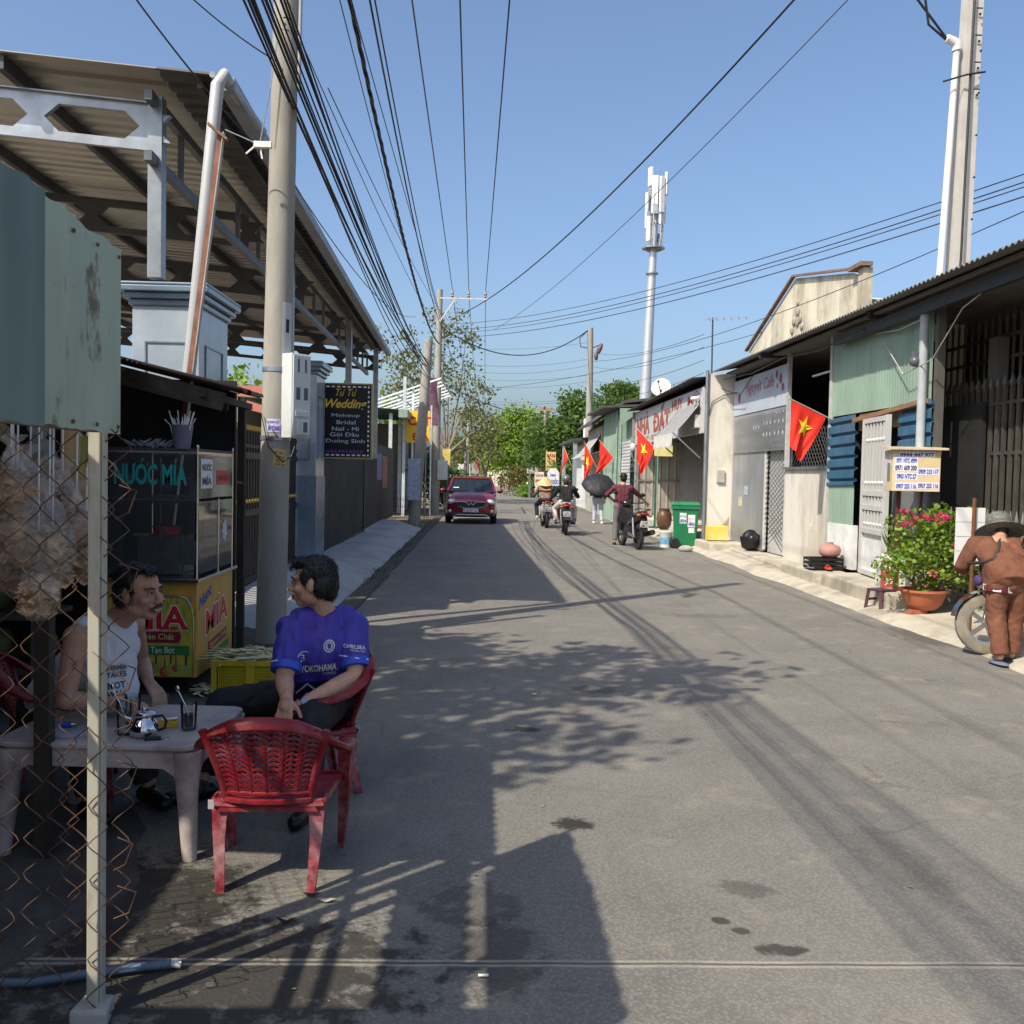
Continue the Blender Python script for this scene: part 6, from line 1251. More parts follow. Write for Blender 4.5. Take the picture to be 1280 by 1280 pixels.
# three conductors from above the camera to the crossarm and on
for k, (px, ins) in enumerate(zip((515,575,637), INS)):
    zz = INS[0].z+.5; d = ray(px, 0); Y = 14.0; p = CAM+d*(Y/d.y)
    wire(p+(p-ins)*1.5, ins, -.0, .013, ('leftmost of the three high conductors over the road','middle high conductor over the road','rightmost of the three high conductors over the road')[k], 'high conductors over the road', wirem)
    wire(ins, V((ins.x+.1, 82, 7.9)), .45, .012, ('leftmost far conductor beyond the crossarm','middle far conductor beyond the crossarm','rightmost far conductor beyond the crossarm')[k], 'far conductors beyond the crossarm', wireg)
# bundle: passes in front of the near pole at about 6.1 m and drops to the leaning pole
lt_ = lt0+V((0,0,-.35)); r2 = random.Random(61)
for i in range(11):
    px = 288+i*6.2+r2.uniform(-2,2); d0 = ray(px-10, -60); p = CAM+d0*(6.6/d0.y); q = V((lt_.x+.02*r2.uniform(-1,1), lt_.y, lt_.z+r2.uniform(-.9,.25)-(.3 if i < 4 else 0)))
    wire(p, q, .30+.05*r2.random()+(.12 if i < 4 else 0), r2.choice((.008,.010,.013)), 'black service cable in the sagging bundle crossing the concrete pole', 'cables of the sagging bundle', n=30, back=V((p.x-.35+.09*i, -22, p.z+1.9+.06*i)), bsag=.5)
# twisted mains cable and its companions on the pole bracket
pb_ = pp+pz(6.45)+V((.42,-.18,0)); tw = MB(); c_ = cat(pb_, V((fp0.x+.1, fp0.y-.4, ft0.z-2.2)), .75, 120)
for s_ in (0, 2.1, 4.2): tw.tube([p-pb_+V((.016*math.cos(i*1.1+s_), 0, .016*math.sin(i*1.1+s_))) for i, p in enumerate(c_)], .014, 6)
o = tw.build('overhead_cable', wirem, None, 60, loc=pb_); tag(o, 'thick twisted mains cable running from the pole bracket', 'cable')
for k, (dx, dz, sg, tx, r_, lab) in enumerate(((.10,.45,.55,.2,.013,'upper cable beside the twisted mains cable'),(.16,.42,.62,.3,.010,'thin cable nearest the twisted mains cable'),(.02,-.5,.4,-.3,.006,'thin grey wire below the twisted mains cable'))):
    p = pb_+V((dx, -.05, dz)); wire(p, V((fp0.x+tx, fp0.y-.5, ft0.z-1.6+.2*k)), sg, r_, lab, 'cables on the pole bracket', n=40)
    wire(p+V((-.1,-30,.9+.2*k)), p, .35, r_*.8, ('upper cable over the stall','middle cable over the stall','lower cable over the stall')[k], 'cables over the stall')
for k, (ax_, ay_, bx_, by_, Ya, Yb, lab) in enumerate(((436,-10,600,560,9,60,'long thin wire from the top edge left of the high conductors'),(380,60,553,420,9,38,'faint wire dropping from the pole bracket toward the trees'),(410,110,560,400,9,38,'second faint wire dropping from the pole bracket'))):
    wire(AY(ax_,ay_,Ya), AY(bx_,by_,Yb), .25, .006, lab, None, wireg)
# cables crossing from the left poles to the right
def cross(a, Ya, b, Yb, sag, r, lab, grp=None): wire(AY(*a, Ya), AY(*b, Yb), sag, r, lab, grp, wirem if r > .012 else wireg, n=40)
cross((1005,-14), 13, (578,392), 38, .55, .016, 'thick cable sweeping from the top right down to the crossarm pole')
cross((1075,-16), 14, (618,412), 50, .5, .009, 'thin cable passing in front of the mobile mast')
for k, (yy, y2, r_) in enumerate(((216,405,.009),(226,412,.010),(232,416,.009),(244,422,.011))): cross((1285,yy), 14, (560,y2), 42, .5, r_, ('highest line of the four crossing behind the right pole','second line of the four crossing behind the right pole','third line of the four crossing behind the right pole','lowest line of the four crossing behind the right pole')[k], 'four lines crossing to the right pole')
cross((1285,262), 15, (740,452), 46, .5, .009, 'single thin line from the right edge to the far pole'); cross((985,406), 30, (600,486), 52, .35, .010, 'line reaching the gable house from the far left')
wire(AY(556,412,38), FARP+V((-.1,0,-.1)), 1.1, .022, 'sagging black cable strung between the crossarm pole and the far pole', None)
cross((562,482), 40, (682,516), 62, .45, .018, 'low cable from the olive tree to the farthest pole'); cross((800,520), 50, (560,535), 55, .2, .008, 'lowest pale wire before the leafy trees')
for k in range(9):
    y1 = 432+k*11+(k % 3)*3; cross((555+k*4, y1+(k % 2)*6), 50+k*3, (735, y1-4+(k*7 % 13)), 46, .25+.05*(k % 3), .0075, 'faint far service line between the left trees and the far pole', 'faint far service lines')
for k in range(4): cross((740, 440+k*18), 46, (880, 418+k*16), 24, .3, .007, 'faint line from the far pole to the shop roofs', 'faint lines to the shop roofs')
cross((165,-8), 8.2, (330,192), 9.3, .05, .008, 'thin wire running down to the canopy gutter elbow'); cross((200,-40), 8.0, (348,78), 8.72, .05, .006, 'short thin wire coming in left of the pole')
cross((335,180), 8.8, (520,395), 32, .5, .007, 'thin wire below the bundle toward the olive tree')
# ================================================================== vehicles
carp = M('crimson car paint', (.21,.008,.022), .22, .25, .05, coat=1.); blk = M('car black trim', (.01,.01,.011), .4); cgl = M('car glass', (.012,.018,.02), .04, 0, .1, spec=.8)
lampm = M('clear lamp', (.62,.64,.66), .08, .4, .15, 20); platem = M('white plate', (.72,.72,.70), .5, var=.03); silver = M('silver trim', (.5,.5,.51), .3, .8)
def tyre(mb, c, r, w, axis=(1,0,0), n=26): return mb.lathe(c, [(r*.66,-w*.42),(r*.90,-w*.5),(r*.985,-w*.36),(r,-w*.12),(r,w*.12),(r*.985,w*.36),(r*.90,w*.5),(r*.66,w*.42),(r*.66,-w*.42)], n, axis, cap=False)
def rim(mb, c, r, w, axis=(1,0,0), spokes=5):
    c = V(c); ax = V(axis).normalized(); x, y = perp(ax)
    mb.lathe(c, [(r*.60,-w*.3),(r*.67,-w*.4),(r*.67,w*.4),(r*.60,w*.3),(r*.60,-w*.3)], 26, axis, cap=False); mb.lathe(c, [(.001,-w*.35),(r*.14,-w*.3),(r*.14,w*.3),(.001,w*.35)], 14, axis)
    for i in range(spokes): a = 2*math.pi*i/spokes; d = x*math.cos(a)+y*math.sin(a); mb.bar(c+d*r*.1, c+d*r*.63, r*.14, w*.3, ax)
    return mb
def plate(t, c, w_, h_, lines, tilt=0., nrm=-1):
    """plate facing -Y"""
    c = V(c); u = V((w_,0,0)); k = V((0, math.sin(tilt), math.cos(tilt)))*h_; o = c-u/2-k/2
    MBp = MB(); MBp.prism([o, o+u, o+u+k, o+k], (0,.012,0)); p = MBp.build('number_plate', platem, t); tm = MB()
    for body, v0, v1, u0, u1 in lines: tm.text(body, o+u*u0+k*v0, u*(u1-u0), k*(v1-v0), .025, lift=.002)
    tm.build('lettering', blackp, p)
cp = G(588, 656); car = thing('hatchback_car', 'dark red hatchback driving toward the camera in the left lane', 'car', (cp.x, cp.y+.35, 0))
# stations along the car (front at y=0): half width, then outline heights
St = [  # y, half-width bottom, half-width belt, half-width roof, z0, z belt, z top (body up to bonnet/roof)
 (-.02,.60,.66,.50,.26,.60,.70),(.10,.74,.76,.60,.22,.66,.82),(.35,.80,.81,.68,.20,.74,.93),(.75,.82,.825,.72,.20,.84,1.00),(1.05,.82,.83,.72,.20,.90,1.03),
 (2.2,.82,.83,.74,.20,.93,1.04),(3.0,.82,.82,.72,.22,.95,1.04),(3.55,.76,.78,.68,.30,.95,1.02),(3.66,.66,.70,.6,.4,.9,.98)]
b_ = MB(); prof = []
for y, wb, wm_, wt, z0, zb, zt in St: prof.append([V((0,y,z0))]+[V((wb*.9,y,z0)),V((wb,y,z0+.08)),V((wm_,y,(z0+zb)/2)),V((wm_*.985,y,zb)),V((wt+ (wm_-wt)*.55,y,zb+(zt-zb)*.72)),V((wt*.6,y,zt)),V((0,y,zt+.012))])
vs = []; k = len(prof[0])
for p in prof: vs += p+[V((-q.x,q.y,q.z)) for q in p[::-1][1:-1]]
rn = 2*k-2; fs = [(i*rn+j, i*rn+(j+1)%rn, (i+1)*rn+(j+1)%rn, (i+1)*rn+j) for i in range(len(prof)-1) for j in range(rn)]+[tuple(range(rn))[::-1], tuple((len(prof)-1)*rn+j for j in range(rn))]
b_.add(vs, fs); body = b_.build('body', carp, car, 50); ss = body.modifiers.new('round', 'SUBSURF'); ss.levels = ss.render_levels = 2
# cabin: dark glass hull and red roof with pillars
def cab(x, y, z): return V((x,y,z))
hull = MB(); A_ = [(.86,.74,.99),(1.62,.60,1.42),(2.9,.60,1.45),(3.45,.66,1.0)]
hull.add([V((sx*w_,y,z)) for y, w_, z in A_ for sx in (-1,1)], [(0,1,3,2),(2,3,5,4),(4,5,7,6),(0,2,4,6),(1,7,5,3),(0,6,7,1)]); hull.build('windows', cgl, car)
rf = MB(); rf.prism([(-.60,1.58,1.41),(.60,1.58,1.41),(.61,2.95,1.44),(-.61,2.95,1.44)], (0,0,.03)); rf.prism([(-.45,1.75,1.47),(.45,1.75,1.47),(.45,2.8,1.485),(-.45,2.8,1.485)], (0,0,.012))
for sx in (-1,1): rf.bar((sx*.755,.83,.99),(sx*.615,1.62,1.425),.075,.05).bar((sx*.61,1.6,1.435),(sx*.61,2.95,1.45),.05,.05).bar((sx*.70,2.05,1.0),(sx*.61,2.05,1.44),.05,.03).bar((sx*.68,3.3,1.0),(sx*.61,2.92,1.44),.10,.05)
rf.build('roof', carp, car, None, .012)
for sx in (-1,1): MB().bar((sx*.57,1.75,1.50),(sx*.57,2.85,1.51),.03,.03).build('roof_rail', blk, car)
for sx in (-1,1): MB().ell((sx*.93,1.02,1.03),(.10,.07,.075)).bar((sx*.83,1.05,.99),(sx*.9,1.03,1.0),.04).build('wing_mirror', carp, car, 60)
MB().prism([(-.50,-.035,.665),(-.30,-.045,.70),(.30,-.045,.70),(.50,-.035,.665),(.36,-.05,.545),(.20,-.055,.50),(-.20,-.055,.50),(-.36,-.05,.545)], (0,.06,0)).build('grille', blk, car)
MB().tube([(-.55,-.03,.70),(-.34,-.05,.70),(-.12,-.055,.685)], .010, 6).tube([(.55,-.03,.70),(.34,-.05,.70),(.12,-.055,.685)], .010, 6).tube([(-.40,-.045,.555),(-.2,-.055,.508),(.2,-.055,.508),(.40,-.045,.555)], .007, 6).build('chrome_strip', silver, car, 60)
em = MB(); 
for x0, x1 in ((-.155,-.06),(.155,.06),(-.06,.0),(.06,.0)):
    if abs(x0) > .1: em.bar((x0,-.066,.69),(x1,-.066,.60),.028,.02,(0,1,0))
    else: em.bar((x0,-.066,.60),(x1,-.066,.68),.024,.02,(0,1,0))
em.build('emblem', silver, car)
for sx in (-1,1):
    MB().ell((sx*.615,.085,.70),(.135,.13,.085),(0,sx*.25,sx*-.5)).build('headlight', lampm, car, 60); MB().ell((sx*.60,.035,.70),(.04,.06,.045)).build('headlight_reflector', M('lamp dark', (.10,.10,.11), .2), car, 60)
    MB().lathe((sx*.655,.035,.405), [(.001,.02),(.05,.015),(.055,-.02)], 16, (0,-1,0)).build('fog_lamp', lampm, car, 60)
MB().box((-.70,-.015,.245),(.70,.12,.37)).build('lower_grille', blk, car, None, .03); MB().bar((-.44,-.04,.30),(.44,-.04,.30),.03,.04).bar((-.44,-.04,.30),(-.56,.0,.245),.03,.04).bar((.44,-.04,.30),(.56,0,.245),.03,.04).build('bumper_strip', silver, car)
plate(car, (0,-.06,.435), .47, .11, (('51K-531.22',.18,.82,.06,.94),))
for sx in (-1,1):
    for y in (.70, 2.98):
        wt = tyre(MB(), (sx*.72,y,.29), .29, .19).build('wheel', rubber, car, 50); rim(MB(), (sx*.735,y,.29), .29, .17).build('rim', silver, wt, 50)
MB().bar((-.5,.84,1.005),(.05,1.02,1.06),.02,.012).bar((.05,.84,1.005),(.55,1.02,1.06),.02,.012).build('wiper', blk, car); MB().box((-.70,.79,.985),(.70,.90,1.0)).build('cowl', blk, car)
MB().add([(-.60,1.02,1.115),(-.42,1.02,1.115),(-.40,1.06,1.14),(-.57,1.06,1.14)],[(0,1,2,3)]).build('windscreen_sticker', whitep, car)

# ---- motorbikes: y is forward, the number plate looks back at the camera
def motorbike(lab, loc, rz_, col, seatc=blk, style='bike', pl=('71-B2','347.55'), lean_=0., steer=0., parked=False):
    t = thing('motorbike', lab, 'motorbike', loc, rz_); t.rotation_euler = (0, lean_, rz_)
    R0 = .285 if style == 'bike' else .24; yb, yf = -.62, .62; dk = M('bike dark metal', (.05,.05,.053), .4, .6)
    for y in (yb, yf):
        w_ = tyre(MB(), (0,y,R0), R0, .085 if style == 'bike' else .10).build('wheel', rubber, t, 50); rim(MB(), (0,y,R0), R0, .07).build('rim', dk if y == yb else silver, w_, 50)
    b = MB()   # body shell as a loft
    ST = [(-.92,.05,.78,.87),(-.75,.12,.66,.86),(-.45,.155,.56,.80),(-.15,.14,.50,.72),(.08,.11,.42,.55),(.22,.10,.40,.58)] if style == 'bike' else [(-.88,.09,.62,.80),(-.72,.17,.46,.80),(-.45,.20,.34,.78),(-.18,.17,.32,.72),(-.05,.14,.28,.40),(.22,.14,.26,.36)]
    vs = []; n = 10
    for y, w_, z0, z1 in ST:
        for j in range(n): a = 2*math.pi*j/n; vs.append(V((w_*math.cos(a)*(1.0 if abs(math.sin(a)) < .9 else .9), y, (z0+z1)/2+(z1-z0)/2*math.sin(a))))
    b.add(vs, [(i*n+j,i*n+(j+1)%n,(i+1)*n+(j+1)%n,(i+1)*n+j) for i in range(len(ST)-1) for j in range(n)]+[tuple(range(n))[::-1], tuple((len(ST)-1)*n+j for j in range(n))]); b.build('body', col, t, 50)
    MB().grid(6, 10, lambda u, v: V(((u-.5)*(.20+.12*math.sin(v*2.6)), -.72+v*.72, .835-.06*v+.05*math.sin(v*3.1)*0-.05*abs(u-.5)*2*abs(u-.5)*2+.02*math.cos(v*6)))).build('seat', seatc, t, 60)
    MB().prism([(-.15,.40,.35),(.15,.40,.35),(.19,.48,.62),(.13,.45,.90),(-.13,.45,.90),(-.19,.48,.62)], (0,.10,.0)).build('leg_shield', col, t, None, .02)
    MB().ell((0,.50,.98),(.15,.13,.09)).ell((0,.60,.80),(.10,.10,.14)).build('headlamp_cowl', col, t, 60); MB().ell((0,.62,.97),(.09,.06,.06)).build('headlight', lampm, t, 60)
    fk = MB().tube([(-.075,yf,R0),(-.07,.50,.80)], .022, 8).tube([(.075,yf,R0),(.07,.50,.80)], .022, 8); fk.build('fork', silver, t, 60)
    MB().tube([(-.36,.36,1.03),(-.2,.45,1.0),(0,.47,.99),(.2,.45,1.0),(.36,.36,1.03)], .014, 8).build('handlebar', dk, t, 60)
    for sx in (-1,1):
        MB().tube([(sx*.36,.36,1.03),(sx*.26,.42,1.015)], .02, 8).build('grip', rubber, t, 60); m_ = MB().tube([(sx*.25,.42,1.02),(sx*.30,.40,1.16)], .008, 6); m_.ell((sx*.32,.39,1.20),(.06,.018,.045)); m_.build('mirror', blk, t, 60)
        MB().tube([(sx*.12,.0,.30),(sx*.26,.0,.28)], .016, 8).build('footpeg', rubber, t, 60)
    # tail
    MB().ell((0,-.90,.79),(.095,.05,.04)).build('tail_light', M('red lamp', (.26,.008,.010), .2), t, 60)
    for sx in (-1,1): MB().ell((sx*.13,-.88,.76),(.05,.04,.03)).build('indicator', M('amber lamp', (.45,.14,.03), .2), t, 60)
    MB().prism([(-.075,-.86,.72),(.075,-.86,.72),(.085,-.96,.42),(-.085,-.96,.42)], (0,.015,.012)).build('rear_fender', blk, t)
    plate(t, (0,-.965,.575), .19, .14, ((pl[0],.54,.9,.18,.82),(pl[1],.1,.46,.08,.92)), -.25)
    MB().tube([(.17,-.1,.28),(.19,-.45,.34),(.20,-.95,.42)], [.03,.055,.06], 12).build('exhaust', dk if style == 'bike' else silver, t, 60)
    MB().box((-.11,-.30,.22),(.11,.12,.50)).ell((0,.0,.36),(.15,.16,.14)).build('engine', dk, t, 60, .0)
    MB().bar((-.11,-.62,R0),(-.10,-.15,.32),.035,.06).bar((.10,-.62,R0),(.10,-.15,.32),.035,.06).tube([(-.12,-.60,R0+.02),(-.14,-.50,.68)], .025, 8).tube([(.12,-.60,R0+.02),(.14,-.50,.68)], .025, 8).build('swing_arm', silver, t, 60)
    gr = MB().tube([(-.13,-.55,.86),(-.14,-.86,.90),(0,-.96,.90),(.14,-.86,.90),(.13,-.55,.86)], .012, 6); gr.build('grab_rail', dk, t, 60)
    MB().grid(8, 3, lambda u, v: V(((v-.5)*.12, yf+(R0+.03)*math.cos(.2+u*2.2), R0+(R0+.03)*math.sin(.2+u*2.2)))).build('front_fender', col, t, 60)
    if parked: MB().bar((-.12,0,.30),(-.30,-.08,.0),.02).build('side_stand', dk, t)
    return t
wb = M('white scooter shell', (.55,.56,.55), .3, coat=.5, var=.04); bb = M('black bike shell', (.012,.012,.014), .2, coat=.8); rb2 = M('black red bike shell', (.04,.012,.014), .25, coat=.7)
k1 = G(682, 660); k2 = G(708, 669); k3 = G(795, 687)
motorbike('white scooter ridden away by the person in the straw hat', (k1.x, k1.y+.62, 0), R(2), wb, blk, 'scooter', ('59-C1','204.88'))
motorbike('black and red motorbike carrying the rider in the grey helmet', (k2.x, k2.y+.62, 0), R(-2), rb2, blk, 'bike', ('61-D1','347.55'))
motorbike('black motorbike pushed along by the man in the maroon shirt', (k3.x-.05, k3.y+.62, 0), R(8), bb, blk, 'bike', ('71-B2','286.11'), R(4))
q = G(664, 621); motorbike('parked motorbike facing out by the far cream board', (q.x, q.y, 0), R(150), bb, blk, 'bike', parked=True)
q = G(673, 622); motorbike('dark parked motorbike nearest the far cream board', (q.x+.2, q.y-.3, 0), R(130), rb2, blk, 'bike', parked=True)
q = G(624, 608); motorbike('far small motorbike standing before the pale end wall', (q.x, q.y, 0), R(165), rb2, blk, 'bike', parked=True)
# near bike at the right frame edge
q = G(1212, 818); NB = motorbike('muddy old motorbike beside the stooping person, half outside the frame', (5.38, 8.74, 0), R(82), bb, blk, 'bike', ('65-H4','112.9'), R(3))
for ch in NB.children:
    if ch.name.startswith('wheel'):
        ch.data = ch.data.copy(); ch.data.materials[0] = M('muddy tyre', (.22,.195,.155), .95, var=.3, scale=9)
# ---- folded black umbrella dome carried by the walker: built with people
# ================================================================== cafe furniture
redc = M('faded red plastic', (.20,.008,.015), .42, var=.22, scale=5, dirt=(.32,.14,.14), damt=.55, dscale=7, dcut=(.46,.7))
redw = M('chalky red plastic', (.24,.02,.03), .5, var=.2, scale=6, dirt=(.45,.28,.28), damt=.75, dscale=9, dcut=(.45,.68))
def plastic_chair(lab, loc, rz_, grp='red plastic armchairs at the cafe table'):
    """+Y is the way a sitter faces"""
    t = thing('plastic_chair', lab, 'chair', loc, rz_, grp)
    s = MB()
    def sf(u, v):
        x = (u-.5); y = v-.5; w_ = .40+.06*v; return V((x*w_, -.19+.40*v, .335-.02*math.cos(x*3.1)*math.cos(y*2.6)+(-.02*max(0, v-.85)/.15)))
    s.grid(12, 12, sf); n0 = len(s.v)
    s.grid(12, 12, lambda u, v: sf(1-u, v)+V((0,0,-.012)))
    rimp = [sf(i/8, 0) for i in range(9)]+[sf(1, i/8) for i in range(1, 9)]+[sf(1-i/8, 1) for i in range(1, 9)]+[sf(0, 1-i/8) for i in range(1, 9)]
    s.tube([p+V((0,0,-.012)) for p in rimp], .016, 6, cap=False, up=(0,0,1)); s.build('seat', redc, t, 50)
    # back: fan shaped, lattice of zigzags between thin uprights
    bk = MB()
    def bf(u, v):
        w_ = .155+.075*v**1.3; x = (u-.5)*2*w_; return V((x, -.185-.085*v-.035*(1-(2*u-1)**2), .345+.285*v+.028*(1-(2*u-1)**2)*v))
    for e in (0, 1): bk.tube([bf(e, i/8) for i in range(9)], .013, 6, up=(0,1,0), sq=(1.3,.8))
    bk.tube([bf(i/10, 0) for i in range(11)], .020, 6, sq=(.6,1.2), up=(0,1,0)); bk.tube([bf(i/10, .10) for i in range(11)], .010, 6)
    NC = 6
    for c in range(1, NC): bk.tube([bf(c/NC, .1+.9*i/6) for i in range(7)], .006, 5)
    rows = 13
    for c in range(NC):
        for j in range(rows):
            v0 = .1+.9*j/rows; v1 = .1+.9*(j+1)/rows; um = (c+.5)/NC
            bk.bar(bf(c/NC, v0), bf(um, v1), .006, .006, (0,1,0)); bk.bar(bf(um, v1), bf((c+1)/NC, v0), .006, .006, (0,1,0)); bk.bar(bf(c/NC, v1), bf(um, (v0+v1)/2), .0045, .005, (0,1,0)); bk.bar(bf(um,(v0+v1)/2), bf((c+1)/NC, v1), .0045, .005, (0,1,0))
    bk.build('backrest', redc, t, 60)
    # top rail sweeping down into the arms
    half = [(.262,.17,.475),(.275,.08,.495),(.280,-.03,.505),(.272,-.12,.525),(.245,-.20,.570),(.195,-.262,.620),(.12,-.305,.655),(.04,-.322,.668)]
    pts = [V(p) for p in half]+[V((-x,y,z)) for x, y, z in half[::-1]]
    rl = MB(); k = len(pts); pr = [(-.024,-.011),(.024,-.011),(.024,.004),(.012,.012),(-.012,.012),(-.024,.004)]; vs = []
    for i, p in enumerate(pts):
        d = (pts[min(i+1,k-1)]-pts[max(i-1,0)]).normalized(); f_ = min(1, abs(p.x)/.27)**2; out = V((p.x, p.y+.08, 0)).normalized(); n_ = (V((0,0,1))*f_*.9+out*(1-f_)+V((0,0,.25))).normalized(); n_ = (n_-d*n_.dot(d)).normalized(); w_ = d.cross(n_)
        wd = 1.15 if abs(p.x) > .2 else 1.0
        for a, b in pr: vs.append(p+w_*a*wd+n_*b)
    m_ = len(pr); rl.add(vs, [(i*m_+j, i*m_+(j+1)%m_, (i+1)*m_+(j+1)%m_, (i+1)*m_+j) for i in range(k-1) for j in range(m_)]+[tuple(range(m_))[::-1], tuple((k-1)*m_+j for j in range(m_))]); rl.build('arm_rail', redc, t, 45, .002)
    def leg(pth, w_, d_):
        g = MB(); n = len(pth)
        for a in (0, 1):
            vs = []
            for (x, y, z, s1) in pth:
                sx = 1 if x > 0 else -1; W = w_*s1; D = d_*s1; th = .007
                q = [(0,0),(sx*-W,0),(sx*-W,th),(sx*-th,th),(sx*-th,D),(0,D)] if y < 0 else [(0,0),(sx*-W,0),(sx*-W,-th),(sx*-th,-th),(sx*-th,-D),(0,-D)]
                vs += [V((x+a_, y+b_, z)) for a_, b_ in q]
            if a == 0: g.add(vs, [(i*6+j, i*6+(j+1)%6, (i+1)*6+(j+1)%6, (i+1)*6+j) for i in range(n-1) for j in range(6)]+[tuple(range(6))[::-1], tuple((n-1)*6+j for j in range(6))])
        return g
    for sx in (-1, 1):
        leg([(sx*.185,-.235,0,.72),(sx*.205,-.20,.20,1.0),(sx*.215,-.185,.345,1.5)], .045, .05).build('leg', redw, t, 30)
        leg([(sx*.245,.235,0,.65),(sx*.265,.225,.22,1.0),(sx*.28,.205,.40,1.35),(sx*.285,.18,.49,1.3)], .05, .06).build('leg', redw, t, 30)
    MB().prism([(-.19,-.205,.30),(.19,-.205,.30),(.17,-.20,.335),(-.17,-.20,.335)], (0,.008,0)).build('apron', redc, t); MB().prism([(-.25,.205,.30),(.25,.205,.30),(.22,.20,.335),(-.22,.20,.335)], (0,-.008,0)).build('apron', redc, t)
    return t
c1a = G(277, 1120); c1b = G(379, 1117); m1 = (c1a+c1b)/2; ang = math.atan2(c1b.y-c1a.y, c1b.x-c1a.x)
CH1 = plastic_chair('red plastic armchair nearest the camera, its latticed back turned to us', (m1.x+.0, m1.y+.25, 0), ang-.06); 
MB().box((-.212,-.247,.325),(-.19,-.244,.36)).build('price_tag', M('grey tag', (.42,.36,.38), .6), CH1)
# the man in blue sits in the second chair, facing the table
C2 = V((-.86, 4.78, 0)); C2A = R(118)
plastic_chair('red plastic armchair under the man in the blue jersey', C2, C2A)
C3 = V((-2.02, 4.72, 0)); C3A = R(-72)
plastic_chair('red plastic armchair behind the mesh under the man in the white vest', C3, C3A)
# table
tbl = M('dusty pink plastic', (.47,.405,.375), .5, var=.12, scale=4, dirt=(.22,.16,.15), damt=.8, dscale=5, dcut=(.46,.66))
TB = thing('plastic_table', 'dusty pink plastic cafe table with arched apron and tapered legs', 'table', (-1.53, 4.22, 0), R(-3)); TH = .475
TX_, TY_ = .42, .34
def rr_(x, y, r, n=5):
    p = []
    for cx, cy, a0 in ((x-r,y-r,0),(-x+r,y-r,90),(-x+r,-y+r,180),(x-r,-y+r,270)):
        for i in range(n+1): a = R(a0+90*i/n); p.append((cx+r*math.cos(a), cy+r*math.sin(a)))
    return p
pt = rr_(TX_, TY_, .07); MB().prism([(x,y,TH-.022) for x,y in pt], (0,0,.022)).build('tabletop', tbl, TB, None, .005)
ap = MB()
def apron(p, q, inn):
    p, q = V(p), V(q); n = 16; up = []; lo_ = []
    for i in range(n+1):
        f_ = i/n; e = min(f_, 1-f_)*(q-p).length; z = TH-.022-.075-.10*max(0, 1-e/.09)**1.6; P = p.lerp(q, f_); up.append(P+V((0,0,TH-.022))); lo_.append(P+V((0,0,z)))
    for i in range(n): ap.prism([lo_[i], lo_[i+1], up[i+1], up[i]], V(inn)*.006)
apron((-TX_+.05,-TY_+.015,0),(TX_-.05,-TY_+.015,0),(0,1,0)); apron((-TX_+.05,TY_-.015,0),(TX_-.05,TY_-.015,0),(0,-1,0)); apron((-TX_+.015,-TY_+.05,0),(-TX_+.015,TY_-.05,0),(1,0,0)); apron((TX_-.015,-TY_+.05,0),(TX_-.015,TY_-.05,0),(-1,0,0)); ap.build('apron', tbl, TB)
for sx in (-1,1):
    for sy in (-1,1):
        MB().tube([(sx*(TX_-.035),sy*(TY_-.03),0),(sx*(TX_-.05),sy*(TY_-.045),.25),(sx*(TX_-.055),sy*(TY_-.05),TH-.03)], [.030,.043,.06], 10, up=(0,1,0)).build('leg', tbl, TB, 60)
# on the table
def on_t(px, py): return G(px, py, TH)
gcl = GLASS('drinking glass', (.85,.88,.88), .02, .03); coffee = M('black coffee', (.006,.004,.003), .08, var=.1); stl = M('polished steel', (.62,.62,.63), .08, 1., .04)
def glass_(lab, p, h, r, fill, spoon=False, grp=None):
    t = thing('drinking_glass', lab, 'glass', p, group=grp); MB().lathe((0,0,0), [(r*.80,0),(r*.86,.012),(r,h),(r*.94,h),(r*.80,.014),(.001,.012)], 24).build('glass_body', gcl, t, 50)
    if fill: MB().lathe((0,0,0), [(.001,.015),(r*.79,.016),(r*.79+r*.14*fill,h*fill),(.001,h*fill+.0005)], 24).build('drink', coffee, t, 50)
    if spoon:
        MB().tube([(.01,.005,.02),(-.012,.0,h*.85),(-.045,-.005,h+.055)], .0028, 6).build('spoon_handle', stl, t, 60); MB().ell((-.048,-.005,h+.062),(.009,.005,.014)).build('spoon_bowl', stl, t, 60)
    return t
glass_('tall glass half full of black coffee with a leaning spoon', on_t(236, 912), .115, .036, .58, True)
g1 = on_t(163, 918); glass_('empty clear tumbler behind the steel teapot', on_t(166, 905), .13, .035, 0, False)
glass_('slim clear glass with a milky rim beside the fence post', on_t(155, 918), .14, .032, 0, True)
p = on_t(180, 920); t = thing('teapot', 'small polished steel teapot with a black handle', 'teapot', p); MB().lathe((0,0,0), [(.045,0),(.058,.012),(.062,.035),(.05,.062),(.038,.075),(.037,.088),(.042,.094)], 26).build('pot_body', stl, t, 60)
MB().lathe((0,0,.094), [(.045,0),(.04,.008),(.012,.014),(.001,.015)], 22).lathe((0,0,.108), [(.006,0),(.010,.006),(.008,.013),(.001,.015)], 12).build('lid', stl, t, 60); MB().tube([(.04,0,.082),(.075,0,.088),(.092,0,.065),(.085,0,.035),(.06,0,.025)], .006, 8).build('handle', blk, t, 60); MB().tube([(-.045,0,.06),(-.075,0,.075),(-.088,0,.092)], [.014,.010,.007], 10).build('spout', stl, t, 60)
p = on_t(209, 908); t = thing('cigarette_pack', 'yellow cigarette pack with a white lighter lying on top', 'pack', p, R(15)); MB().box((-.043,-.027,0),(.043,.027,.023)).build('pack_body', M('amber pack', (.60,.36,.02), .4, var=.12), t, None, .002); 
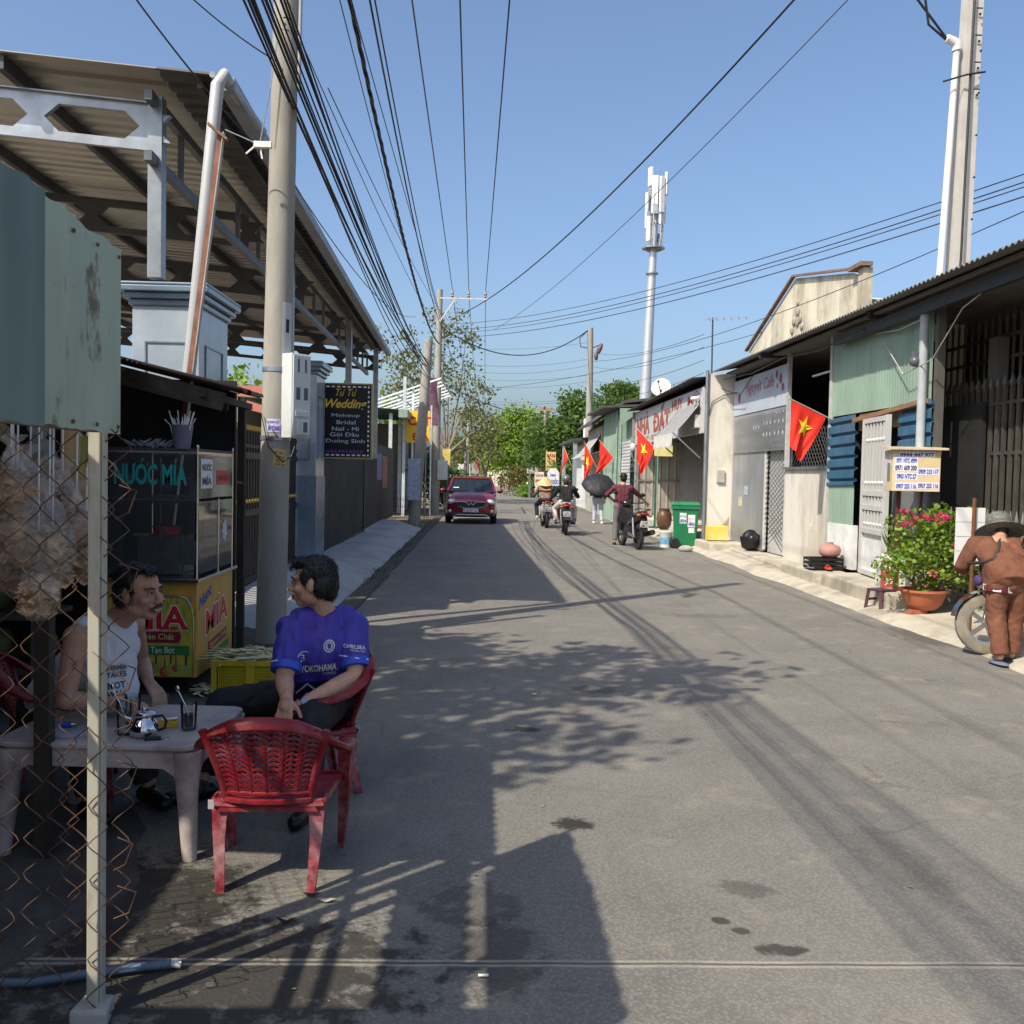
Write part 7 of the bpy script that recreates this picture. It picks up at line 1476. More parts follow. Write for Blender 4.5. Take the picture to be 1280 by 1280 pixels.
p2 = V((p.x+.005,p.y+.003,TH+.024)); t = thing('lighter', 'white lighter lying on the yellow cigarette pack', 'lighter', p2, R(22)); MB().tube([(-.03,0,.008),(.022,0,.008)], .008, 10, sq=(1,.8)).build('lighter_body', whitep, t, 60); MB().tube([(.022,0,.008),(.036,0,.008)], .0078, 10).build('lighter_head', stl, t, 60)
p = on_t(192, 925); t = thing('car_key', 'black car key with a steel ring on the table edge', 'key', p, R(12)); MB().box((-.035,-.012,0),(.03,.012,.013)).build('key_fob', blk, t, None, .004); MB().tube([(.048+.016*math.cos(a*.4), .016*math.sin(a*.4), .004) for a in range(17)], .0016, 5, cap=False).build('key_ring', stl, t, 60)
p = on_t(88, 918); t = thing('serving_tray', 'thin pale tray holding cups behind the mesh', 'tray', p); MB().lathe((0,0,0), [(.09,0),(.10,.012),(.095,.012)], 24, sq=(1.2,.8)).build('tray_body', M('pale tray', (.4,.4,.42), .4), t, 50)
p = on_t(84, 913); t = thing('blue_lighter', 'bright blue lighter on the pale tray', 'lighter', (p.x,p.y,TH+.013)); MB().tube([(-.04,0,.012),(.02,0,.012)], .012, 10).build('lighter_body', M('bright blue plastic', (.02,.09,.42), .3), t, 60); MB().tube([(.02,0,.012),(.04,0,.012)], .011, 10).build('lighter_head', stl, t, 60)
# ================================================================== people
skinA = M('warm skin', (.54,.30,.195), .5, var=.14, scale=14, bump=.2, bscale=160, dirt=(.30,.135,.09), damt=.4, dscale=5)
skinB = M('tanned skin', (.45,.24,.155), .5, var=.14, scale=14, bump=.2, bscale=160, dirt=(.22,.10,.06), damt=.4, dscale=5)
hairm = M('black hair', (.009,.008,.008), .42, var=.4, scale=60, bump=.5, bscale=130, stretch=(1,1,.3)); eyew = M('eye white', (.55,.52,.5), .2); lipm = M('lip', (.27,.125,.095), .5); toothm = M('teeth', (.62,.58,.5), .3)
def cap(mb, p, q, r1, r2=None, n=12):
    """tapered capsule"""
    p, q = V(p), V(q); r2 = r1 if r2 is None else r2; d = q-p; L = d.length
    if L < 1e-5: return mb.ell(p, r1, n=n, k=8)
    z = d/L; prof = [(1e-6 if a == 0 else r1*math.sin(a*math.pi/10), -r1*math.cos(a*math.pi/10)) for a in range(0, 6)]+[(r2*math.cos(a*math.pi/10) if a < 5 else 1e-6, L+r2*math.sin(a*math.pi/10)) for a in range(0, 6)]
    x, y = perp(z); k = len(prof); vs = [p+x*(math.cos(2*math.pi*j/n)*r)+y*(math.sin(2*math.pi*j/n)*r)+z*h for r, h in prof for j in range(n)]
    return mb.add(vs, [(i*n+(j+1)%n, i*n+j, (i+1)*n+j, (i+1)*n+(j+1)%n)[::-1] for i in range(k-1) for j in range(n)])
def cone(mb, p, q, r1, r2, n=16):
    """flat ended sleeve or trouser leg"""
    return mb.tube([p, V(p).lerp(V(q), .5), q], [r1, (r1+r2)/2, r2], n)
def remesh(mb, vox, smooth=3, fac=.5, wrinkle=0., wscale=14., wst=(1,1,1), seed=0):
    me = bpy.data.meshes.new('tmp'); me.from_pydata([tuple(p) for p in mb.v], [], mb.f); bm = bmesh.new(); bm.from_mesh(me); bmesh.ops.remove_doubles(bm, verts=bm.verts, dist=1e-5); bmesh.ops.recalc_face_normals(bm, faces=bm.faces); bm.to_mesh(me); bm.free()
    ob = bpy.data.objects.new('tmp', me); COL.objects.link(ob); m_ = ob.modifiers.new('r', 'REMESH'); m_.mode = 'VOXEL'; m_.voxel_size = vox
    if smooth: s_ = ob.modifiers.new('s', 'SMOOTH'); s_.iterations = smooth; s_.factor = fac
    dg = bpy.context.evaluated_depsgraph_get(); dg.update(); out = bpy.data.meshes.new_from_object(ob.evaluated_get(dg)); r = MB()
    if wrinkle:
        for v in out.vertices:
            p = v.co; n_ = noise.noise(V((p.x*wscale*wst[0]+seed, p.y*wscale*wst[1], p.z*wscale*wst[2])))+.5*noise.noise(V((p.x*wscale*2.1*wst[0], p.y*wscale*2.1*wst[1]+seed, p.z*wscale*2.1*wst[2]))); n2 = 1-2*abs(n_)
            r.v.append(p+v.normal*wrinkle*(n2-.4))
    else: r.v = [v.co.copy() for v in out.vertices]
    r.f = [tuple(p.vertices) for p in out.polygons]; r.mi = [0]*len(r.f)
    bpy.data.objects.remove(ob); bpy.data.meshes.remove(me); bpy.data.meshes.remove(out); return r
def head_frame(c, f, up=(0,0,1)):
    f = V(f).normalized(); r = f.cross(V(up)).normalized(); u = r.cross(f); m_ = Matrix((r, f, u)).transposed(); return lambda x, y, z, s=1.: V(c)+m_ @ (V((x,y,z))*s), m_
def head_prims(mb, H, m_, s, neck, nr=.05):
    E = lambda c, r: mb.ell(H(*c), V(r)*s, m_, n=18, k=12)
    E((0,-.015,.035),(.074,.094,.080)); E((0,.022,-.025),(.060,.064,.088)); E((0,.052,-.090),(.032,.030,.022)); E((0,.072,.028),(.050,.018,.014)); E((0,.080,-.060),(.028,.018,.022))
    for x in (-1,1): E((x*.034,.005,-.068),(.030,.048,.032)); E((x*.041,.058,-.024),(.024,.026,.022)); E((x*.076,-.004,-.006),(.011,.021,.034)); E((x*.012,.098,-.032),(.009,.010,.008))
    cap(mb, H(0,.082,.018), H(0,.107,-.026), .0085*s, .0125*s); E((0,.094,-.058),(.022,.010,.006)); E((0,.090,-.071),(.019,.010,.007))
    cap(mb, H(0,-.022,-.05), neck, nr*s, nr*1.12)
def face_parts(t, o, H, m_, s, mous=False, smile=True, squint=.7):
    b = lambda name, mb, mat: mb.build(name, mat, t, 60, origin=o)
    for x in (-1,1):
        b('eye', MB().ell(H(x*.031,.0835,.006), V((.0135,.006,.0065*squint))*s, m_), eyew); b('pupil', MB().ell(H(x*.030,.0880,.006), V((.0062,.004,.0062*squint))*s, m_), blackp)
        b('eyelid', MB().tube([H(x*.016,.086,.008), H(x*.031,.0905,.0155*squint+.001), H(x*.047,.081,.006)], .0022*s, 6), blackp)
        b('eyebrow', MB().tube([H(x*.012,.0905,.024), H(x*.032,.0905,.031), H(x*.052,.074,.025)], [.0035*s,.0045*s,.002*s], 6), hairm)
    if smile:
        b('mouth', MB().ell(H(0,.0935,-.066), V((.026,.006,.0075))*s, m_), M('mouth dark', (.06,.015,.012), .5)); b('teeth', MB().ell(H(0,.0950,-.0645), V((.021,.006,.0042))*s, m_), toothm)
    b('lips', MB().tube([H(-.031,.080,-.054), H(-.014,.0985,-.0585), H(0,.1015,-.060), H(.014,.0985,-.0585), H(.031,.080,-.054)], .0032*s, 6).tube([H(-.030,.080,-.057), H(-.013,.0955,-.0725), H(0,.0985,-.0755), H(.013,.0955,-.0725), H(.030,.080,-.057)], .0036*s, 6), lipm)
    if mous:
        mm = MB().tube([H(-.032,.084,-.060), H(-.016,.102,-.049), H(0,.108,-.0465), H(.016,.102,-.049), H(.032,.084,-.060)], [.003*s,.006*s,.0055*s,.006*s,.003*s], 8); b('moustache', mm, M('greying hair', (.035,.03,.028), .6))
def strands(surf, n_, ln, wd, down, seed, H, m_):
    r2 = random.Random(seed); mb = MB(); bmx = [surf.f[r2.randrange(len(surf.f))] for _ in range(n_)]
    for f in bmx:
        ps = [surf.v[i] for i in f]; c = sum(ps, V((0,0,0)))/len(ps); nn = (ps[1]-ps[0]).cross(ps[2]-ps[0])
        if nn.length < 1e-12: continue
        nn.normalize(); g = V(down)+V((r2.gauss(0,.35), r2.gauss(0,.35), r2.gauss(0,.25))); g = g-nn*g.dot(nn)
        if g.length < .05: continue
        g.normalize(); sd = g.cross(nn)*wd*r2.uniform(.6,1.4); l = ln*r2.uniform(.5,1.4); mb.add([c-sd, c+sd, c+g*l*.6+nn*(.003+.3*wd), c+g*l+nn*r2.uniform(.0,.004)], [(0,1,2),(0,2,3)])
    return mb
def hand_prims(mb, w_, d, n_, thumb=1, curl=.5, s=1.):
    w_, d = V(w_), V(d).normalized(); n_ = (V(n_)-d*V(n_).dot(d)).normalized(); t = d.cross(n_)*thumb
    ax_ = d.cross(-n_)
    for off, ln, bc in ((.031,.070,0),(.010,.080,.06),(-.011,.074,.12),(-.031,.058,.18)):
        k = w_+d*.088*s+t*off*s; cap(mb, w_+t*off*.55*s, k, .0135*s, .0115*s, 10); q = k; a = .12+bc*.4
        for i, f_ in enumerate((.46,.31,.23)):
            a += (curl+bc)*(.55,.85,.6)[i]; dr = d*math.cos(a)-n_*math.sin(a); dr = (dr+t*off*1.2).normalized(); e = q+dr*ln*f_*s; cap(mb, q, e, (.0096,.0088,.0080)[i]*s, (.0088,.0080,.0070)[i]*s, 10); q = e
    b0 = w_+d*.022*s+t*.022*s-n_*.006*s; d1 = (d*.62+t*.72-n_*.25).normalized(); e = b0+d1*.042*s; cap(mb, b0, e, .0145*s, .0110*s, 10); d2 = (d*.85+t*.35-n_*.35).normalized(); cap(mb, e, e+d2*.034*s, .0105*s, .0085*s, 10)
    cap(mb, w_-d*.02*s, w_+d*.04*s, .022*s, .026*s)
def decal(t, o, name, mat, surf, items, N, lift=.004, maxe=.009):
    """print pressed on cloth: every vertex is dropped along -N on the cloth"""
    bv = BVHTree.FromPolygons([tuple(p) for p in surf.v], surf.f); N = V(N).normalized(); bm = bmesh.new()
    for vs, fs in items:
        bl_ = [bm.verts.new(p) for p in vs]
        for f in fs:
            try: bm.faces.new([bl_[i] for i in f])
            except ValueError: pass
    bmesh.ops.triangulate(bm, faces=bm.faces)
    for it in range(4):
        es = [e for e in bm.edges if e.calc_length() > maxe]
        if not es: break
        bmesh.ops.subdivide_edges(bm, edges=es, cuts=1); bmesh.ops.triangulate(bm, faces=bm.faces)
    mb = MB(); ok = {}
    for v in bm.verts:
        h = bv.ray_cast(v.co+N*.35, -N, .9)
        if h[0] is not None: ok[v] = len(mb.v); mb.v.append(h[0]+N*lift)
    for f in bm.faces:
        if all(v in ok for v in f.verts):
            ps = [mb.v[ok[v]] for v in f.verts]
            if max((ps[0]-ps[1]).length, (ps[1]-ps[2]).length) < .05: mb.f.append(tuple(ok[v] for v in f.verts)); mb.mi.append(0)
    bm.free()
    if mb.f: mb.build(name, mat, t, 60, origin=o)
def titem(body, o, U, W, bold=.02): m_ = MB().text(body, o, U, W, bold, lift=0); return (m_.v, m_.f)
def shoe_prims(mb, a, toe, s=1., r=.045):
    d = V((toe[0]-a[0], toe[1]-a[1], 0)).normalized(); z = r*.85
    cap(mb, V((a[0],a[1],z))-d*.045*s, V((a[0],a[1],z))+d*.15*s, r*.95, r*.8); cap(mb, V((a[0],a[1],z)), V(a), r*.95, r*.8)

# ---------------------------------------------------------------- man in the blue jersey
o = V((-.86, 4.78, 0)); t = thing('person', 'seated man in a blue football jersey and black trousers, laughing toward the juice cart', 'person', o)
Hc = V((-.825, 4.745, 1.045)); H, m_ = head_frame(Hc, (-1,.04,-.06)); s = 1.06
Hs = lambda x, y, z: H(x*s, y*s, z*s)
nk = V((-.775, 4.80, .875)); SL_, SR_ = V((-.645,4.885,.825)), V((-.915,4.715,.825)); EL, ER = V((-.605,4.73,.585)), V((-.925,4.57,.60)); WL, WR = V((-.845,4.50,.487)), V((-.872,4.37,.560))
HL, HR = V((-.725,4.90,.44)), V((-.895,4.95,.44)); KL, KR = V((-.775,4.43,.43)), V((-1.27,4.78,.42)); AL, AR = V((-.775,4.36,.09)), V((-1.33,4.62,.09))
b = MB(); head_prims(b, Hs, m_, s, nk, .056)
cap(b, SL_-V((0,0,.02)), SR_-V((0,0,.02)), .052); cap(b, (HL+HR)/2+V((0,0,.02)), (SL_+SR_)/2-V((0,0,.07)), .10, .09); cap(b, nk, (SL_+SR_)/2-V((0,0,.03)), .055, .05)
for S_, E_, W_ in ((SL_,EL,WL),(SR_,ER,WR)): cap(b, S_, E_, .056, .044); cap(b, E_, E_.lerp(W_,.35), .044, .043); cap(b, E_.lerp(W_,.35), W_, .043, .029)
hand_prims(b, WR, V((-.02,-.10,-.30)), V((-.35,-.9,.25)), -1, .42, 1.05); hand_prims(b, WL, V((-.30,-.45,-.55)), V((.25,-.75,.4)), 1, .55, 1.02)
cap(b, HL, KL, .07, .055); cap(b, HR, KR, .07, .055); cap(b, KL, AL, .05, .035); cap(b, KR, AR, .05, .035)
remesh(b, .0052, 2).build('body', skinA, t, 180, origin=o)
face_parts(t, o, Hs, m_, s)
hr = MB(); E = lambda c, r: hr.ell(Hs(*c), V(r)*s, m_, n=18, k=12)
E((0,-.026,.052),(.082,.092,.076)); E((0,-.055,.0),(.076,.066,.082)); E((0,.040,.098),(.056,.044,.026)); E((0,-.072,-.045),(.058,.042,.045)); E((0,.062,.088),(.048,.028,.020))
for x in (-1,1): E((x*.072,.016,.030),(.012,.026,.040)); E((x*.066,-.045,-.02),(.022,.032,.05))
for k in range(16): a = -1.0+k*.13; cap(hr, Hs(.05*math.sin(a), .055+.02*math.cos(a), .103), Hs(.058*math.sin(a), .086+.008*math.cos(a), .066+.006*(k % 3)), .006*s, .003*s, 6)
hs_ = remesh(hr, .006, 2, wrinkle=.005, wscale=60, wst=(1,1,.35)); h_o = hs_.build('hair', hairm, t, 180, origin=o); strands(hs_, 3000, .018, .0009, (0,0,-1), 5, Hs, m_).build('hair_strands', hairm, h_o, origin=o)
jersey = M('blue jersey', (.052,.042,.34), .6, var=.15, scale=5, dirt=(.12,.025,.23), damt=.75, dscale=5, dcut=(.48,.62), stretch=(1,1,.4)); cuffm = M('jersey cuff', (.035,.08,.55), .55)
cn = V((-.54,-.84,0)).normalized(); ct = (SL_-SR_).normalized()
j = MB(); cap(j, SL_+V((0,0,-.015)), SR_+V((0,0,-.015)), .080); cap(j, nk-V((0,0,.035)), SL_.lerp(nk,.3)-V((0,0,.0)), .074, .074); cap(j, nk-V((0,0,.030)), SR_.lerp(nk,.3), .080, .080); cap(j, (SL_+SR_)/2-V((0,0,.09)), (HL+HR)/2+V((0,0,.09)), .135, .150)
for f_ in (-.5, .5): cap(j, (SL_+SR_)/2+ct*.13*f_*1.7-V((0,0,.09)), (HL+HR)/2+ct*.2*f_+V((0,0,.06)), .100, .118)
cap(j, (SL_+SR_)/2+cn*.035-V((0,0,.12)), (HL+HR)/2+cn*.055+V((0,0,.15)), .115, .135)
cone(j, nk+V((0,0,-.05)), nk+(Hs(0,-.02,-.06)-nk)*.24, .110, .070)
cone(j, SL_+V((0,0,.005)), SL_.lerp(EL,.84), .074, .067); cone(j, SR_+V((0,0,.005)), SR_.lerp(ER,.84), .074, .067)
js = remesh(j, .008, 3, wrinkle=.011, wscale=9, wst=(1.4,1.4,.5), seed=3); js.build('jersey', jersey, t, 180, origin=o)
for S_, E_ in ((SL_,EL),(SR_,ER)): MB().tube([S_.lerp(E_,.72), S_.lerp(E_,.855)], [.0735,.0715], 20).build('sleeve_cuff', cuffm, t, 60, origin=o)
cl_ = MB(); Kn = nk+V((0,0,-.005)); dH = (Hs(0,-.02,-.06)-nk)*.27
ringp = [Kn+dH+(ct*math.cos(a)*.074+cn*(math.sin(a)*.072))+V((0,0,-.05*max(0,math.sin(a))**2)) for a in [i*math.pi/12 for i in range(24)]]
cl_.tube(ringp+[ringp[0]], .009, 6, cap=False, sq=(1,1.4), up=(0,0,1)); cl_.build('collar', cuffm, t, 60, origin=o)
# prints on the jersey
ctr = (SL_+SR_)/2
cv = V((.14,-.97,.12)).normalized()
def jp(x, z): return ctr+ct*x+V((0,0,z))+cv*.12        # x toward his left, z from shoulder level
Ux = ct
cr = [( [jp(.035,-.10)+Ux*(.030*math.cos(a))+V((0,0,.032*math.sin(a))) for a in [i*.349 for i in range(18)]], [tuple(range(18))])]
decal(t, o, 'crest', whitep, js, cr, cv); 
ri = ([jp(.035,-.10)+Ux*(r_*math.cos(a))+V((0,0,r_*1.06*math.sin(a))) for r_ in (.0235,.019) for a in [i*.349 for i in range(18)]], [(i,(i+1)%18,18+(i+1)%18,18+i) for i in range(18)])
lion = ([jp(.035+x,-.10+z) for x, z in ((-.004,-.014),(.002,-.013),(.001,-.006),(.006,-.012),(.009,-.010),(.005,-.002),(.006,.003),(.011,.006),(.010,.010),(.004,.008),(.003,.013),(-.004,.014),(-.008,.010),(-.005,.008),(-.010,.004),(-.009,.001),(-.003,.003),(-.004,-.005))], [tuple(range(18))])
decal(t, o, 'crest_print', bluep, js, [ri, lion], cv, .007, .006)
decal(t, o, 'lettering', whitep, js, [titem('YOKOHAMA', jp(-.115,-.225), Ux*.19, V((0,0,.036)), .03), titem('TYRES', jp(.0,-.245), Ux*.07, V((0,0,.012)), .01)], cv)
decal(t, o, 'lettering', M('red jersey print', (.55,.04,.03), .5), js, [([jp(-.138,-.222), jp(-.120,-.222), jp(-.120,-.195), jp(-.138,-.195)], [(0,1,2,3)])], cv)
decal(t, o, 'chest_panel', M('navy jersey print', (.012,.014,.06), .6), js, [([jp(-.14,-.42), jp(.10,-.42), jp(.13,-.275), jp(-.14,-.275)], [(0,1,2,3)])], cv, .003)
zz = []
for k in range(3):
    for q, (x0, z0) in enumerate(((-.14,-.33-.05*k),(-.08,-.285-.05*k),(-.02,-.335-.05*k),(.05,-.285-.05*k))):
        x1, z1 = ((-.08,-.285-.05*k),(-.02,-.335-.05*k),(.05,-.285-.05*k),(.11,-.325-.05*k))[q]; w2 = V((0,0,.006)); zz.append(([jp(x0,z0)-w2, jp(x1,z1)-w2, jp(x1,z1)+w2, jp(x0,z0)+w2], [(0,1,2,3)]))
zz.append(([jp(-.095,-.145)+Ux*(r_*math.cos(a))+V((0,0,r_*math.sin(a))) for r_ in (.03,.026) for a in [.8+i*.2 for i in range(12)]], [(i,i+1,13+i,12+i) for i in range(11)])); zz.append(titem('3', jp(-.112,-.165), Ux*.02, V((0,0,.035)), .0))
decal(t, o, 'chest_print', whitep, js, zz, cv, .005)
sn = V((.28,-.93,.12)).normalized(); su = V((.93,.30,-.14)).normalized(); sw = (EL-SL_).normalized()*-1
so2 = SL_.lerp(EL,.60)+sn*.10
decal(t, o, 'lettering', whitep, js, [titem('CHELSEA', so2-su*.066+sw*.035, su*.115, sw*.020+su*-.004, .02), titem('FOOTBALL CLUB', so2-su*.035+sw*.02, su*.075, sw*.009, .01)], sn, .009, .005)
decal(t, o, 'sleeve_stripe', whitep, js, [([so2-su*.085-sw*.014, so2+su*.07-sw*.020, so2+su*.07-sw*.013, so2-su*.085-sw*.008], [(0,1,2,3)])], sn)
sn2 = V((-.6,-.8,.1)).normalized(); so3 = SR_.lerp(ER,.6)+sn2*.1; su2 = ct; decal(t, o, 'sleeve_stripe', whitep, js, [([so3-su2*.07-V((0,0,.012)), so3+su2*.06-V((0,0,.012)), so3+su2*.06-V((0,0,.005)), so3-su2*.07-V((0,0,.005))], [(0,1,2,3)])], sn2)
trouser = M('black trousers', (.013,.013,.015), .75, var=.25, scale=9)
p_ = MB(); cap(p_, HL, HR, .128); cap(p_, HL, KL, .105, .084); cap(p_, HR, KR, .105, .084); cone(p_, KL, AL.lerp(KL,.10), .083, .066); cone(p_, KR, AR.lerp(KR,.10), .083, .066); cap(p_, KL, KL.lerp(AL,.4), .083, .078); cap(p_, KR, KR.lerp(AR,.4), .083, .078); cap(p_, (HL+HR)/2, (HL+HR)/2+V((0,0,.10)), .13, .13)
remesh(p_, .009, 4, wrinkle=.007, wscale=11, seed=8).build('trousers', trouser, t, 180, origin=o)
for A_, toe in ((AL, AL+V((-.03,-.2,0))), (AR, AR+V((-.15,-.15,0)))):
    f_ = MB(); shoe_prims(f_, A_, toe); 
    for p in f_.v: p.z = max(p.z, .004)
    remesh(f_, .008, 2).build('shoe', M('black shoe leather', (.012,.011,.011), .35), t, 60, origin=o)
wt = MB(); wd = (WL-EL).normalized(); wt.tube([WL-wd*.036, WL-wd*.012], .0345, 18); x_, y_ = perp(wd); fd = V((.3,-.8,.5)).normalized(); fd = (fd-wd*fd.dot(wd)).normalized(); wt2 = MB().lathe(WL-wd*.024, [(.018,.030),(.018,.040),(.001,.041)], 16, fd); w0 = wt.build('watch', blk, t, 50, origin=o); wt2.build('watch_face', M('watch steel', (.35,.4,.5), .15, .6), w0, 50, origin=o)

# ---------------------------------------------------------------- man in the white vest
o = V((-2.0, 4.68, 0)); t = thing('person', 'seated man with a moustache in a white sleeveless vest leaning over the table', 'person', o)
Hc = V((-1.50, 4.27, 1.045)); H, m_ = head_frame(Hc, (.93,-.40,-.05), (-.1,.0,1)); s = 1.05; Hs = lambda x, y, z: H(x*s, y*s, z*s)
nk = V((-1.63,4.36,.905)); SR_, SL_ = V((-1.735,4.17,.855)), V((-1.625,4.53,.86)); ER, WR = V((-1.735,4.06,.61)), V((-1.585,4.33,.535)); EL, WL = V((-1.66,4.74,.65)), V((-1.575,4.60,.575))
HR, HL = V((-2.08,4.62,.43)), V((-1.95,4.75,.43)); KR, KL = V((-1.80,4.36,.385)), V((-1.64,4.52,.385)); AR, AL = V((-1.74,4.34,.085)), V((-1.55,4.55,.085))
b = MB(); head_prims(b, Hs, m_, s, nk, .053); cap(b, SL_, SR_, .058); cap(b, (HL+HR)/2+V((0,0,.03)), (SL_+SR_)/2-V((0,0,.08)), .10, .088); cap(b, nk, (SL_+SR_)/2-V((0,0,.03)), .052, .055)
for S_, E_, W_ in ((SL_,EL,WL),(SR_,ER,WR)): cap(b, S_, E_, .053, .041); cap(b, E_, E_.lerp(W_,.35), .041, .040); cap(b, E_.lerp(W_,.35), W_, .040, .027)
hand_prims(b, WR, V((.75,.5,-.30)), V((-.1,-.2,1)), 1, .32, 1.03); hand_prims(b, WL, V((.62,-.45,-.55)), V((.45,-.2,.8)), -1, .42, 1.03)
cap(b, HL, KL, .07, .052); cap(b, HR, KR, .07, .052); cap(b, KL, AL, .048, .034); cap(b, KR, AR, .048, .034)
remesh(b, .0052, 2).build('body', skinB, t, 180, origin=o); face_parts(t, o, Hs, m_, s, True, True, .65)
hr = MB(); E((0,0,0),(0,0,0)) if False else None
E = lambda c, r: hr.ell(Hs(*c), V(r)*s, m_, n=18, k=12)
E((0,-.030,.056),(.081,.086,.070)); E((0,-.056,.0),(.075,.062,.078)); E((.01,.030,.103),(.050,.042,.020)); E((0,-.07,-.035),(.056,.042,.04))
for x in (-1,1): E((x*.072,.010,.025),(.011,.022,.034)); E((x*.066,-.045,-.015),(.020,.030,.045))
for k in range(14): a = -.9+k*.13; cap(hr, Hs(.045*math.sin(a)+.01, .045+.02*math.cos(a), .108), Hs(.055*math.sin(a)+.015, .078+.010*math.cos(a), .080+.008*(k % 3)), .0055*s, .003*s, 6)
hs_ = remesh(hr, .006, 2, wrinkle=.005, wscale=60, wst=(1,1,.35)); h_o = hs_.build('hair', hairm, t, 180, origin=o); strands(hs_, 3000, .018, .0009, (0,0,-1), 6, Hs, m_).build('hair_strands', hairm, h_o, origin=o)
cn = (SL_-SR_).cross(V((0,0,1))).normalized(); cn = V((.93,-.30,.12)).normalized(); ct = (SL_-SR_).normalized()
cv2 = V((.75,-.65,.12)).normalized(); vest = M('white vest cotton', (.60,.61,.64), .8, var=.05); j = MB(); mid = (SL_+SR_)/2; cap(j, mid-V((0,0,.075)), (HL+HR)/2+V((0,0,.04)), .125, .145); cap(j, mid+ct*.06+cn*.012-V((0,0,.012)), mid-ct*.06+cn*.012-V((0,0,.012)), .084); 
for f_ in (-.42, .42): cap(j, mid+ct*.19*f_-V((0,0,.085)), (HL+HR)/2+ct*.2*f_+V((0,0,.05)), .098, .118); cap(j, mid+ct*.28*f_+V((0,0,.022)), mid+ct*.24*f_-V((0,0,.10)), .060, .075)
cap(j, mid+cn*.03-V((0,0,.14)), mid+cn*.04-V((0,0,.26)), .105, .11)
js = remesh(j, .008, 3, wrinkle=.011, wscale=9, wst=(1.4,1.4,.5), seed=13); js.build('vest', vest, t, 180, origin=o)
vu = (V((.50,.86,.0))).normalized()
def vp(x, z): return mid+vu*x*.8+V((0,0,z-.02))+cv2*.14
decal(t, o, 'lettering', blackp, js, [titem('WINNER', vp(-.075,-.155), vu*.085, V((0,0,.025)), .02), titem('TAKES', vp(-.075,-.185), vu*.08, V((0,0,.025)), .02), titem('NOT', vp(-.07,-.235), vu*.07, V((0,0,.03)), .02), titem('WEAK', vp(-.075,-.27), vu*.08, V((0,0,.026)), .02), titem('ALL', vp(-.05,-.30), vu*.06, V((0,0,.02)), .02)], cv2)
p_ = MB(); cap(p_, HL, HR, .12); cap(p_, HL, KL, .10, .078); cap(p_, HR, KR, .10, .078); cone(p_, KL, AL.lerp(KL,.1), .076, .062); cone(p_, KR, AR.lerp(KR,.1), .076, .062); cap(p_, KL, KL.lerp(AL,.3), .078, .072); cap(p_, KR, KR.lerp(AR,.3), .078, .072)
remesh(p_, .010, 3, wrinkle=.006, wscale=11).build('trousers', M('dark grey trousers', (.03,.03,.033), .8), t, 180, origin=o)
for A_ in (AL, AR):
    f_ = MB(); shoe_prims(f_, A_, A_+V((.15,-.15,0)))
    for p in f_.v: p.z = max(p.z, .004)
    remesh(f_, .009, 2).build('shoe', MATS['black shoe leather'], t, 60, origin=o)

